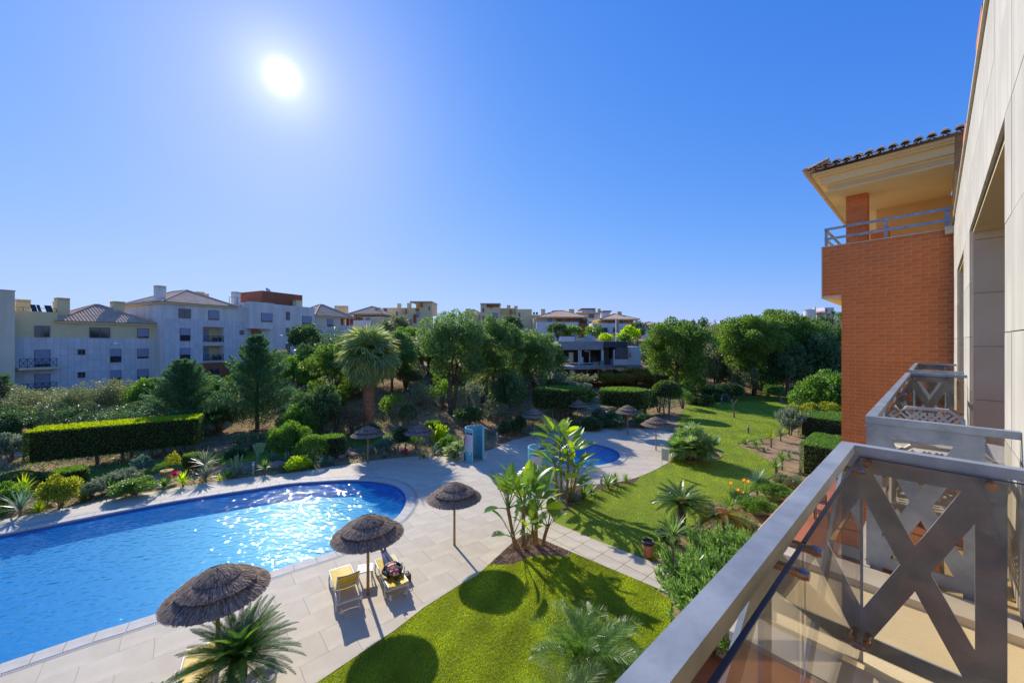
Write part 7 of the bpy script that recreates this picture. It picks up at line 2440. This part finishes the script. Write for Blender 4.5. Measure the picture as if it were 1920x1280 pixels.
# the two big hedges by the wing, aligned with the house
for (pt_, H, dl, wl, lb, sd_) in ((G(1499, 889), 1.82, 4.2, 6.5, 'nearest box hedge with a bare brown front next to the brick wing', 5), (G(1496, 816), 1.65, 5.0, 8, 'long box hedge behind the brown-fronted one', 6)):
    q = MB(); q.box(0, dl, -wl, 0, .02, H)
    clipped('hedge', lb, 'hedge', q, (pt_.x, pt_.y, 0), RZH, 'hedge', .085, sd_, 1.5, topm='hedgesun' if sd_ == 99 else 'green')
# topiary in the bed on the left and mid
drum(36, 20.6, 84, 884, 915, 'dome-shaped clipped shrub at the left edge beyond the pool', 'hedge', dome=True, stems=2, leaf=.10, sy=.6)
drum(131, 21.0, 52, 881, 904, 'slanting flat-topped clipped shrub right of the dome one', 'hedge', stems=2, leaf=.10)
drum(362, 23.5, 32, 853, 875, 'small clipped box shrub behind the terracotta-coloured pot', 'hedge', stems=3, leaf=.10)
drum(623, 26.3, 46, 819, 848, 'dark clipped box shrub in the shade behind the round bushes', 'dark', stems=2)
drum(441, 26, 34, 841, 860, 'low dark rounded shrub behind the grey spiky plant', 'dark', dome=True, stems=2)
drum(753, 27.0, 30, 800, 828, 'dark clipped pom-pom between the two far parasols', 'dark', dome=True, stems=2)
drum(812, 30, 30, 792, 806, 'dark clipped box shrub behind the parasol left of the shower', 'dark', stems=3)
drum(946, 31, 26, 788, 812, 'dark clipped ball behind the shower cabin bollard', 'dark', dome=True, stems=2)
drum(975, 32, 22, 778, 800, 'dark rounded shrub left of the parasol behind the paddle plants', 'dark', dome=True, stems=2)
drum(1108, 34, 40, 782, 803, 'dark low clipped shrub behind the small pool rim', 'dark', dome=True, stems=2)

# ================================================================ SHRUBS
# beds beyond the pool, left to right
bush(8, 955, 60, 'mixed green shrub at the left frame edge by the pool', 'loose', 'green', 1.2)
bush(113, 950, 64, 'yellow-green leafy shrub in front of the flat-topped clipped one', 'loose', 'yellow', 1.25)
bush(88, 942, 40, 'loose green shrub left of the yellow-green one', 'spiky', 'green', 1.0)
bush(172, 932, 44, 'grey-green shrub between the yellow-green shrub and the silver one', 'loose', 'silver', .9)
bush(208, 918, 46, 'silver-leaved shrub with upright shoots behind the low green one', 'spiky', 'silver', .95)
bush(240, 908, 44, 'second silver-leaved shrub, taller, behind the low green one', 'spiky', 'silver', 1.0)
bush(252, 929, 84, 'low bright green mounded shrub at the paving edge', 'loose', 'green', .52)
bush(268, 890, 34, 'blue-green shrub in the shade behind the silver ones', 'loose', 'agave', 1.5)
bush(20, 890, 60, 'dark shrub with pale leaves in front of the light blue fence', 'loose', 'silver', 1.3, Y=25)
bush(556, 882, 46, 'yellow-leaved low shrub overhanging the far paving', 'loose', 'lime', .8)
bush(540, 858, 76, 'large light green shrub right of the tree cactus', 'loose', 'green', 1.2)
bush(585, 864, 56, 'rounded green shrub right of the large light green one', 'round', 'green', 1.1)
bush(520, 842, 40, 'green shrub low behind the tree cactus', 'loose', 'olive', 1.2)
# loose shrubs behind the hedge on the left, in front of the yellow block
for i, (px, Y, wp, h_, m_, lb) in enumerate([
    (-20, 33, 150, .85, 'olive', 'olive shrub mass cut off by the left frame edge'), (70, 34, 150, .74, 'olive', 'broad olive shrub below the x-patterned balcony'),
    (160, 34.5, 130, .85, 'olive', 'olive shrub behind the left half of the long hedge'), (225, 36, 120, .92, 'olive', 'olive shrub behind the right half of the long hedge'),
    (120, 31, 130, .72, 'dark', 'dark low shrub directly behind the long hedge, left'), (240, 31, 130, .75, 'dark', 'dark low shrub directly behind the long hedge, right'),
    (25, 30, 110, .8, 'dark', 'dark low shrub behind the light blue fence'), (285, 36, 90, 1.25, 'green', 'greener shrub left of the wide conifer'),
    (412, 38, 80, 1.2, 'green', 'green shrub between the two conifers'), (410, 33, 90, .9, 'dark', 'dark shrub low between the two conifers')]):
    bush(px, 0, wp, lb, 'loose', m_, h_, Y=Y, cover=1.6, sd=i % 4 + 1)
bush(253, 0, 62, 'oleander with white flowers in front of the grey facade', 'spiky', 'white', 1.15, Y=39)
# dark thicket under the trees, middle
for i, (px, py, wp, h_, k_, m_, lb) in enumerate([
    (555, 835, 80, 1.3, 'loose', 'green', 'green thicket shrub to the right of the tall conifer'), (600, 815, 90, 1.5, 'loose', 'dark', 'dark thicket shrub under the tall pine'),
    (630, 808, 64, 1.3, 'thin', 'rust', 'rusty brown shrub left of the palm trunk'), (660, 812, 52, 1.4, 'thin', 'rust', 'rusty brown shrub touching the palm trunk'),
    (585, 790, 70, 1.2, 'thin', 'olive', 'pale twiggy shrub under the tall pine'), (735, 785, 60, 1.2, 'thin', 'green', 'green shrub right of the palm trunk on the sandy slope'),
    (765, 790, 30, 1.3, 'round', 'dark', 'little dark shrub on the sandy slope'), (790, 760, 60, 1.2, 'thin', 'silver', 'grey twiggy shrub up the slope behind the palm'),
    (830, 762, 70, 1.2, 'thin', 'green', 'glossy shrub left of the double pine trunk'), (880, 775, 70, 1.3, 'thin', 'silver', 'grey-leaved shrub right of the double pine trunk'),
    (905, 755, 60, 1.3, 'thin', 'olive', 'olive twiggy shrub up the slope behind the shower'), (955, 785, 90, 1.3, 'loose', 'dark', 'dark glossy shrub under the pines left of the big drum hedge'),
    (930, 792, 60, 1.0, 'thin', 'silver', 'pale sparse shrub in front of the dark glossy one'), (990, 742, 70, 1.1, 'thin', 'silver', 'grey shrub left of and behind the big drum hedge'),
    (1030, 730, 70, .75, 'spiky', 'silver', 'pale oleander below the bar terrace, left'), (1075, 730, 80, .6, 'spiky', 'olive', 'pale oleander below the bar terrace, right'),
    (1103, 752, 36, .9, 'loose', 'green', 'green shrub between the two drum hedges'), (1140, 726, 90, .5, 'loose', 'ochre', 'ochre flowering shrub below the bar, left one'),
    (1190, 724, 90, .5, 'loose', 'ochre', 'ochre flowering shrub below the bar, right one'), (1225, 722, 70, .6, 'thin', 'rust', 'rust-brown shrub below the white annexe'),
    (1150, 710, 40, .6, 'loose', 'dark', 'dark shrub under the bar planting'), (1200, 708, 50, .6, 'loose', 'dark', 'dark shrub under the white annexe wall'),
    (1210, 775, 60, 1.0, 'loose', 'dark', 'dark green shrub left of the rim parasol palm patch'), (1190, 776, 56, .7, 'loose', 'dark', 'dark shrub under the second drum hedge'),
    (1235, 772, 50, 1.2, 'thin', 'silver', 'grey-green sparse shrub under the dome tree'), (1280, 765, 50, 1.1, 'thin', 'green', 'sparse green shrub beside the dome tree'),
    (1300, 742, 44, 1.1, 'round', 'green', 'round green shrub below the yellow-topped hedge'), (1070, 778, 70, .9, 'thin', 'olive', 'sparse olive shrub under the big drum hedge'),
    (1255, 722, 60, 1.2, 'thin', 'rust', 'bare brownish shrub under the round pine, left'), (1300, 728, 80, 1.5, 'thin', 'silver', 'grey-leaved shrub under the round pine, right'),
    (1345, 735, 90, 1.6, 'thin', 'silver', 'tall grey-leaved shrub between the round and the spreading pine'), (1390, 742, 70, 1.4, 'thin', 'olive', 'olive twiggy shrub left of the reddish pine trunk'),
    (1440, 742, 60, 1.3, 'thin', 'green', 'leafy shrub right of the reddish pine trunk'), (1370, 748, 50, .9, 'loose', 'dark', 'dark low shrub at the back of the far lawn'),
    (1480, 745, 90, 1.5, 'loose', 'dark', 'big dark shrub behind the leaning flat-crowned tree'), (1545, 745, 100, 1.6, 'loose', 'dark', 'big dark shrub at the brick wing behind the bushes'),
    (1545, 790, 110, 1.2, 'loose', 'green', 'bright leafy bush between the far hedge and the brick wing'), (1510, 800, 60, 1.1, 'loose', 'yellow', 'yellow-green bush at the left end of the far hedge'),
    (1482, 815, 44, 1.6, 'spiky', 'silver', 'grey-green upright bush left of the box hedges'), (1560, 800, 70, .9, 'loose', 'yellow', 'yellowish bush touching the brick wing'),
    (840, 845, 44, .9, 'loose', 'green', 'low green plant left of the fan palm by the shower'), (820, 832, 36, 1.4, 'spiky', 'lime', 'bright lime plant behind the parasol by the shower'),
    (725, 845, 40, .8, 'loose', 'agave', 'blue-grey low plant between the far parasols'), (880, 800, 60, .9, 'loose', 'dark', 'dark rounded shrub behind the fan palms'),
    (960, 812, 50, .7, 'loose', 'dark', 'dark low shrub at the rim of the small pool paving, left'), (1140, 800, 46, .8, 'loose', 'dark', 'dark low shrub at the rim of the small pool paving, middle'),
    (1205, 800, 50, .8, 'loose', 'dark', 'dark low shrub at the rim of the small pool paving, right'), (470, 845, 60, .9, 'thin', 'dark', 'dark sparse shrub behind the cactus bed'),
    (690, 822, 50, .8, 'loose', 'dark', 'dark shrub at the foot of the palm trunk'), (780, 838, 40, .8, 'thin', 'green', 'thin green shrub in the bed between the far parasols'),
]):
    bush(px, py, wp, lb, k_, m_, h_, sd=i % 4 + 1)
# hill shrubs closing the view on the right
for i, (px, Y, wp, h_, m_, lb) in enumerate([(1380, 66, 140, .75, 'dark', 'dark undergrowth behind the far lawn, left part'), (1470, 68, 150, .75, 'dark', 'dark undergrowth behind the far lawn, middle part'),
                                              (1560, 68, 150, .8, 'dark', 'dark undergrowth behind the far lawn by the brick'), (1240, 70, 110, .8, 'olive', 'olive undergrowth behind the round pine'),
                                              (960, 70, 160, .55, 'dark', 'dark thicket behind the middle pines'), (780, 66, 140, .6, 'olive', 'olive thicket behind the palm'), (620, 60, 120, 1.0, 'dark', 'dark thicket below the white block'), (700, 46, 120, .9, 'green', 'glossy shrub behind the palm trunk, right'), (590, 48, 110, 1.0, 'dark', 'dark shrub mass between the conifer and the palm'),
    (800, 50, 110, .9, 'dark', 'dark shrub mass behind the double pine trunk'), (870, 52, 110, 1.0, 'olive', 'olive shrub mass behind the middle pine on its right'), (940, 54, 110, .65, 'green', 'green shrub mass behind the pines left of the bar'),
    (760, 44, 80, .8, 'olive', 'olive shrub up the slope right of the palm'), (840, 46, 70, .8, 'green', 'glossy leafy shrub right behind the double trunk'), (910, 48, 80, .9, 'dark', 'dark shrub up the slope left of the drum hedge'), (560, 44, 90, 1.1, 'green', 'green shrub right behind the tall conifer'),
    (650, 42, 70, .9, 'olive', 'olive shrub left behind the palm trunk'), (980, 50, 80, .6, 'olive', 'olive shrub behind the big drum hedge, left'), (520, 52, 100, .8, 'olive', 'olive shrub at the foot of the white block, right of the conifer'),
    (1065, 52, 80, .4, 'silver', 'pale shrub right under the bar terrace edge'), (1320, 60, 110, 1.0, 'olive', 'olive undergrowth between the round and the spreading pine'), (1425, 62, 100, .9, 'green', 'green undergrowth under the widest pine')]):
    bush(px, 0, wp, lb, 'loose', m_, h_, Y=Y, cover=1.6, sd=i % 4 + 1)
# oleanders under the railing
for i, (x, y, r_, h_, lb) in enumerate([(5.35, 10.7, 1.15, 1.25, 'dense oleander bush right at the end of the garden path'), (5.15, 9.35, 1.15, 1.2, 'dense oleander bush lowest against the grey railing'),
                                         (6.85, 12.2, 1.2, 1.1, 'dense oleander bush in the middle of the row under the railing'), (7.3, 11.2, 1.2, 1.25, 'oleander bush half covered by the railing')]):
    root = thing('oleander', lb, 'shrub', (x, y, 0), i * 1.3, 'oleanders under the railing')
    obj('foliage', bush_mesh('spiky', .12 / r_ * 1.0, i % 3 + 1, 1.5), root, LEAF['oleander'], scale=(r_, r_, r_ * h_))
    obj('stems', stems_mesh(i % 3, h=.9), root, BARKG, scale=r_)
yucca(1262, 1050, .95, 'grey-green spiky yucca sprouting over the oleanders by the terracotta pot', 'oleander', stem=.9, n=60, wd=.05)
for i, (px, py, wp, m_, h_, lb) in enumerate([(1385, 1000, 90, 'olive', .9, 'small-leaved shrub under the railing beside the yellowing cycad'), (1420, 965, 90, 'green', .9, 'small-leaved green shrub climbing along the railing, lower'),
                                             (1450, 935, 90, 'green', .9, 'small-leaved green shrub climbing along the railing, middle'), (1478, 912, 70, 'olive', .8, 'small-leaved shrub along the railing, upper end'), (1300, 1010, 60, 'dark', .6, 'dark low growth between the cycads')]):
    bush(px, py, wp * .8, lb, 'loose', m_, h_ * .7)

# ================================================================ SMALL PLANTS
for a in [
    (43, 938, .75, 'bright lime yucca in front of the dome shrub', 'lime', .45), (38, 968, .85, 'blue-green yucca on a short stem at the paving edge, far left', 'agave', .35),
    (5, 965, .6, 'green yucca at the very left of the bed', 'green', 0), (72, 957, .5, 'small yellow-green yucca at the paving edge, left', 'lime', 0),
    (118, 948, .4, 'small green rosette at the paving edge below the yellow-green shrub', 'green', 0), (158, 938, .5, 'green rosette beside the grey-green shrub', 'green', 0),
    (207, 925, .55, 'green yucca left of the low mounded shrub', 'green', .15), (308, 917, .5, 'small agave right of the low mounded shrub', 'green', .15),
    (343, 912, .62, 'lime yucca beside the red poinsettia', 'lime', .2), (386, 903, .8, 'lower bushy yucca of the tall pair behind the pool', 'silver', .25), (384, 895, .9, 'upper bushy yucca of the tall pair behind the pool', 'silver', .75),
    (428, 898, .5, 'green yucca below the grey spiky plant', 'green', .1), (412, 900, .35, 'little yellowish rosette by the paving', 'lime', 0), (497, 889, .55, 'green yucca on a thin stem right of the pale bollard', 'green', .35),
    (532, 883, .45, 'green rosette left of the yellow-leaved shrub', 'green', .05), (511, 868, .6, 'grey agave behind the tree cactus', 'agave', .1), (583, 878, .5, 'green rosette right of the yellow-leaved shrub', 'green', 0),
    (602, 872, .6, 'blue-grey agave under the round bushes', 'agave', 0), (620, 870, .5, 'blue-grey agave right of the first under the bushes', 'agave', 0), (697, 850, .6, 'blue-green agave beside the far parasol pole', 'agave', .05),
    (722, 835, .6, 'pale agave on the grey gravel slope', 'agave', .05), (722, 857, .4, 'small agave at the paving edge between the parasols', 'agave', 0), (815, 850, .6, 'blue-grey agave right of the second far parasol', 'agave', 0),
    (1095, 935, .55, 'green aloe left of the stone-coloured bollard', 'green', .1), (1108, 926, .5, 'second green aloe left of the stone-coloured bollard', 'green', .1), (1140, 915, .62, 'biggest green aloe right of the stone-coloured bollard', 'green', .12), (1153, 908, .5, 'green aloe behind the biggest one near the small pool', 'green', .12),
    (1174, 903, .42, 'lone small aloe at the end of the mulch strip', 'green', .05), (1075, 940, .5, 'blue-green rosette under the tallest paddle plant', 'agave', 0), (1050, 948, .45, 'rosette at the foot of the tallest paddle plant', 'agave', 0),
    (1397, 835, .5, 'green aloe at the tip of the sandy bed', 'green', .05), (1416, 836, .5, 'green aloe behind the sandy bed tip', 'green', .05), (1428, 829, .3, 'tiny rosette at the sandy bed rim', 'green', 0), (1433, 846, .3, 'tiny dark rosette in the sandy bed', 'dark', 0), (1421, 843, .35, 'small rosette below the aloes in the sandy bed', 'green', 0),
    (1446, 838, .65, 'reddish dracaena on a bent stem in the sandy bed', 'yellow', .55), (1464, 826, .6, 'second dracaena further back in the sandy bed', 'olive', .4),
    (1466, 879, .6, 'aloe on a short trunk in the sandy bed, upper', 'green', .5), (1455, 894, .6, 'aloe on a short trunk in the sandy bed, lower', 'green', .5), (1420, 925, .7, 'aloe tree where the sandy bed meets the shrubs', 'agave', .6), (1440, 915, .4, 'small aloe right of the aloe tree', 'green', .1), (1480, 858, .4, 'small rosette by the brown-fronted hedge', 'green', 0),
    (1395, 950, .7, 'strap-leaved clump below the orange flowers', 'dark', 0), (1370, 955, .6, 'strap-leaved clump left of the orange flowers', 'green', 0),
    (1245, 1010, .6, 'dark strap-leaved clump by the terracotta pot', 'dark', 0), (795, 858, .35, 'small green tuft at the second far parasol pole', 'green', 0), (448, 893, .75, 'grey spiky plant in front of the dark rounded shrub', 'silver', .1),
]:
    yucca(a[0], a[1], a[2] * 1.25, a[3], a[4], a[5], n=30 if a[2] < .5 else 44, wd=.065 if a[2] > .45 else .05)
# poinsettias
for px, py, lb in ((328, 903, 'red poinsettia beside the yellow-orange pot'), (761, 858, 'small red poinsettia at the paving edge between the far parasols')):
    p = G(px, py); root = thing('poinsettia', lb, 'plant', p, 0)
    obj('bracts', rosette_mesh(22, .35, .12, (-10, 60), .3, 9), root, LEAF['red'], loc=(0, 0, .42)); obj('leaves', rosette_mesh(14, .3, .1, (-20, 30), .3, 8), root, LEAF['green'], loc=(0, 0, .28))
    q = MB(); q.tube([(0, 0, 0), (0, 0, .42)], .02, 6); q.obj('stem', BARKG, root)
# yellow pot with plants
p = G(312, 897); o_ = thing('plant_pot', 'tilted yellow-orange pot with a leafy plant in the far bed', 'pot', (p.x, p.y, 0), .3)
q = MB(); q.lathe([(0, 0), (.22, 0), (.30, .38), (.33, .48), (.29, .48), (0, .44)], 24); b_o = q.obj('body', mat('yellow_clay', (.55, .34, .10), (.45, .27, .08), rough=.8), o_, smooth=True)
obj('plant', bush_mesh('thin', .16, 2), o_, LEAF['green'], loc=(-.2, 0, .42), scale=.42); obj('yellow_plant', bush_mesh('thin', .16, 3), o_, LEAF['yellow'], loc=(.25, .1, .42), scale=(.38, .38, .75))


# cacti
CACT = mat('cactus_skin', (.26, .42, .17), (.18, .32, .12), rough=.7, scale=10)


def cactus(px, py, H, label, arms):
    p = G(px, py); root = thing('cactus', label, 'cactus', p, 0)

    def col(a, b, r):
        q = MB(); a, b = Vector(a), Vector(b); n = 12; vs, fs = [], []
        for i, t in enumerate((0, .1, .5, .9, .98, 1)):
            for k in range(n):
                an = 2 * math.pi * k / n; rr__ = r * (1 if k % 2 else .72) * (.2 if t == 1 else .7 if t == .98 else 1)
                vs.append((a.x + (b.x - a.x) * t + rr__ * math.cos(an), a.y + (b.y - a.y) * t + rr__ * math.sin(an), a.z + (b.z - a.z) * t))
        for i in range(5):
            for k in range(n): fs.append((i * n + k, i * n + (k + 1) % n, (i + 1) * n + (k + 1) % n, (i + 1) * n + k))
        q.add(vs, fs); return q
    for i, (x0, z0, x1, z1, r) in enumerate(arms):
        col((x0 * H, .02 * i, z0 * H), (x1 * H, .05 * i - .1, z1 * H), r * H).obj('column' if i == 0 else 'arm', CACT, root)


cactus(485, 869, 1.35, 'candelabra cactus standing in the far bed', [(0, 0, 0, .55, .075)] + [(x * .4, .5, x, z, .06) for x, z in ((-.22, .95), (-.10, 1.0), (.02, 1.02), (.12, 1.0), (.24, .97), (-.16, .85), (.18, .88))])
cactus(497, 872, .5, 'short column cactus at the foot of the candelabra one', [(0, 0, 0, 1, .11), (.25, 0, .25, .8, .09)])
cactus(538, 864, .7, 'slim column cactus left of the yellow-leaved shrub', [(0, 0, 0, 1, .09), (.2, 0, .2, .85, .08), (-.2, 0, -.2, .75, .08)])
cactus(440, 884, 1.15, 'grey-green opuntia stems behind the grey spiky plant', [(0, 0, -.15, .75, .05), (.1, 0, .2, .95, .05), (.05, 0, .02, .85, .05), (.15, 0, .4, .9, .045)])
# rocks
ROCK = mat('garden_rock', (.42, .30, .20), (.26, .18, .12), rough=.95, scale=4, bump=.5, bscale=12)
for i, (px, py, s, lb) in enumerate([(650, 852, .34, 'orange-brown rock pile centre in the far bed'), (662, 855, .28, 'orange-brown rock right in the far bed pile'), (640, 858, .26, 'orange-brown rock left in the far bed pile'),
                                     (655, 845, .22, 'orange-brown rock on top of the far bed pile'), (612, 856, .22, 'pale rock under the round bush'), (520, 876, .45, 'grey flat boulder behind the bed yuccas'), (302, 902, .35, 'grey stone under the yellow-orange pot'), (775, 782, .3, 'sandy rock on the slope behind the parasols'), (800, 776, .28, 'second sandy rock on the slope')]):
    bm = bmesh.new(); bmesh.ops.create_icosphere(bm, subdivisions=2, radius=1)
    rr = random.Random(i)
    ph = [rr.uniform(0, 6) for _ in range(6)]
    for v in bm.verts:
        f = 1 + .16 * math.sin(3 * v.co.x + ph[0]) + .14 * math.sin(4 * v.co.y + ph[1]) + .1 * math.sin(5 * v.co.z + ph[2]); v.co *= f; v.co.z *= .65
    me = bpy.data.meshes.new('rock'); bm.to_mesh(me); bm.free(); me.materials.append(ROCK)
    p = G(px, py); o_ = obj('rock', me, None, None, loc=(p.x, p.y, p.z + s * .2), rot=(0, 0, i), scale=s); tag(o_, lb, 'rock')
# bird of paradise flowers
p = G(1385, 945); root = thing('strelitzia_flowers', 'orange bird-of-paradise flowers above dark strap leaves', 'flowering plant', p, 0)
for i, (x, y, z) in enumerate(((-.35, .1, .95), (-.05, 0, .65), (.30, .1, 1.1), (.48, .05, 1.05), (.15, -.1, .55))):
    q = MB(); q.tube([(x * .5, y, 0), (x * .8, y, z * .6), (x, y, z)], .012, 5); q.obj('stalk', LEAF['green'], root)
    obj('flower', rosette_mesh(9, .16, .05, (20, 80), .2, 4), root, LEAF['orange'], loc=(x, y, z))
obj('leaves', bush_mesh('spiky', .3, 2), root, LEAF['dark'], scale=.42)

# small bare tree on the lawn
p = G(1377, 783); root = thing('bare_tree', 'small bare young tree in the middle of the far lawn', 'tree', p, 0)
q = MB(); q.tube([(0, 0, 0), (-.08, 0, .6), (-.12, 0, 1.3)], [.09, .07, .06], 8); q.obj('trunk', BARKG, root)
for a in ((-.12, 0, 1.3, -.35, 0, 1.9), (-.12, 0, 1.3, .25, .1, 1.75), (.05, .05, 1.55, .42, .1, 1.95), (-.25, 0, 1.65, -.15, 0, 2.0)):
    q = MB(); q.tube([a[:3], tuple((a[i] + a[i + 3]) / 2 for i in range(3)), a[3:]], [.045, .035, .02], 6); q.obj('branch', BARKG, root)
# light blue windbreak at the far left
fb = thing('fence', 'light blue mesh windbreak at the far left beyond the pool', 'fence', (0, 0, 0))
BL_ = flat('blue_mesh', (.22, .38, .48), .8)
a, b = A(-60, 26, z=0), A(46, 26.5, z=0)
q = MB(); q.bar((a.x, a.y, .75), (b.x, b.y, .75), .03, 1.35); q.obj('mesh_panel', BL_, fb)
for i in range(4):
    v = a.lerp(b, i / 3); q = MB(); q.bar((v.x, v.y - .04, 0), (v.x, v.y - .04, 1.5), .06, .06, up=(0, 1, 0)); q.obj('post', LAMPM, fb)
# upper terrace with the second pool glimpsed through the pines
q = MB(); cy_ = 58
up = [A(745, 52, z=2.55), A(900, 52, z=2.55), A(905, 60, z=2.55), A(750, 60, z=2.55)]
q.prism([(v.x, v.y) for v in up], 1.4, 2.6); o_ = q.obj('upper_terrace', COPE); o_['kind'] = 'structure'
q = MB(); q.prism([(v.x, v.y) for v in (A(842, 53.5, z=0), A(892, 53.5, z=0), A(892, 58, z=0), A(846, 58, z=0))], 2.5, 2.62); o_ = q.obj('water', PT); o_['kind'] = 'structure'
# stones and twigs on the slope, bark chips on the mulch: uncountable litter
def litter(poly, n, s0, s1, m, name, seed, zoff=0.0, hf_=True, flatn=.35, cond=None):
    P2 = np.array([(p[0], p[1]) for p in poly]); rg = np.random.default_rng(seed)
    lo, hi = P2.min(0), P2.max(0); X = rg.uniform(lo[0], hi[0], n * 3); Y = rg.uniform(lo[1], hi[1], n * 3); ok = pip(poly, X, Y)
    if cond is not None: ok &= cond(X, Y)
    X, Y = X[ok][:n], Y[ok][:n]; k = len(X)
    s = rg.uniform(s0, s1, k)[:, None]; a = rg.uniform(0, 6.28, k)
    u = np.column_stack([np.cos(a), np.sin(a), rg.uniform(-.3, .3, k)]); v = np.column_stack([-np.sin(a), np.cos(a), rg.uniform(-.3, .3, k)])
    c = np.column_stack([X, Y, hf(X, Y) + zoff + s[:, 0] * .25])
    V = np.stack([c - u * s, c - v * s * flatn, c + u * s, c + v * s * flatn, c + np.array([0, 0, .3]) * s], 1).reshape(-1, 3)
    b = np.arange(k)[:, None] * 5
    Q = np.vstack([b + [0, 1, 4], b + [1, 2, 4], b + [2, 3, 4], b + [3, 0, 4]])
    o = bpy.data.objects.new(name, npmesh(name, V, Q, [m])); C.objects.link(o); o['kind'] = 'stuff'


CHIP = mat('bark_chips', (.40, .27, .17), (.18, .10, .06), rough=.95, scale=3, island=.5)
litter(MULCH1, 9000, .02, .055, CHIP, 'bark_chips', 1, -.02); litter(MULCH2, 6000, .02, .05, CHIP, 'bark_chips', 2, -.02)
slope = [(-34, 20), (-34, 34), (-12, 44), (14, 56), (30, 60), (30, 54), (13, 40), (11, 34), (4, 34), (-4, 27), (-10, 22.5), (-20, 19.8), (-26, 16)]
soilc = lambda X, Y: ~pip(DECK, X, Y) & ~pip(LAWN2, X, Y)
litter(slope, 16000, .03, .10, mat('dry_litter', (.34, .25, .13), (.15, .10, .05), rough=1, scale=3, island=.5), 'dry_litter', 3, -.03, cond=soilc)
# low weeds and ground cover on the beds
def weeds(poly, n, L, m, name, seed, cond=None):
    P2 = np.array([(p[0], p[1]) for p in poly]); rg = np.random.default_rng(seed)
    lo, hi = P2.min(0), P2.max(0); X = rg.uniform(lo[0], hi[0], n * 4); Y = rg.uniform(lo[1], hi[1], n * 4)
    den = np.sin(X * 1.1 + 2) * np.cos(Y * .9) + np.sin(X * .37) * .8
    ok = pip(poly, X, Y) & (den > rg.uniform(-.6, 1.2, n * 4))
    if cond is not None: ok &= cond(X, Y)
    X, Y = X[ok][:n], Y[ok][:n]; k = len(X)
    d = unit(rg.normal(size=(k, 3)) * np.array([1, 1, .5]) + [0, 0, .9])
    V, Q = leafquads(np.column_stack([X, Y, hf(X, Y) - .03]), d, L * rg.uniform(.5, 1.4, k), L * .3, rg)
    o = bpy.data.objects.new(name, npmesh(name, V, Q, [m])); C.objects.link(o); o['kind'] = 'stuff'


weeds(slope, 26000, .22, LEAF['olive'], 'ground_cover', 5, soilc)
weeds(slope, 12000, .20, LEAF['dark'], 'ground_cover', 6, soilc)
bedR = [(14.0, 24), (17, 29), (16, 33), (12.6, 31), (14.5, 27), (10, 18), (6.5, 14), (7.5, 13), (11.5, 17)]
weeds(bedR, 1800, .10, LEAF['olive'], 'ground_cover', 7, soilc)
# far woodland closing the horizon on either side of the houses
rg_ = np.random.default_rng(9)
cs_, rs_ = [], []
for a in np.concatenate([np.linspace(-115, -50, 80), np.linspace(-20, 75, 120)]):
    d_ = rg_.uniform(170, 330) if a > -50 else rg_.uniform(75, 210)
    x_, y_ = d_ * math.sin(R(a)), d_ * math.cos(R(a)); r_ = rg_.uniform(4, 9)
    cs_.append((x_, y_, float(hf(x_, y_)) + r_ * .25)); rs_.append((r_ * 1.6, r_ * 1.6, r_ * .5))
V, Q = clumpcloud(cs_, rs_, 42000, 1.5, .8, rg_, shell=.5)
o_ = bpy.data.objects.new('far_woodland', npmesh('far_woodland', V, Q)); C.objects.link(o_); o_.data.materials.append(LEAF['olive']); o_['kind'] = 'stuff'
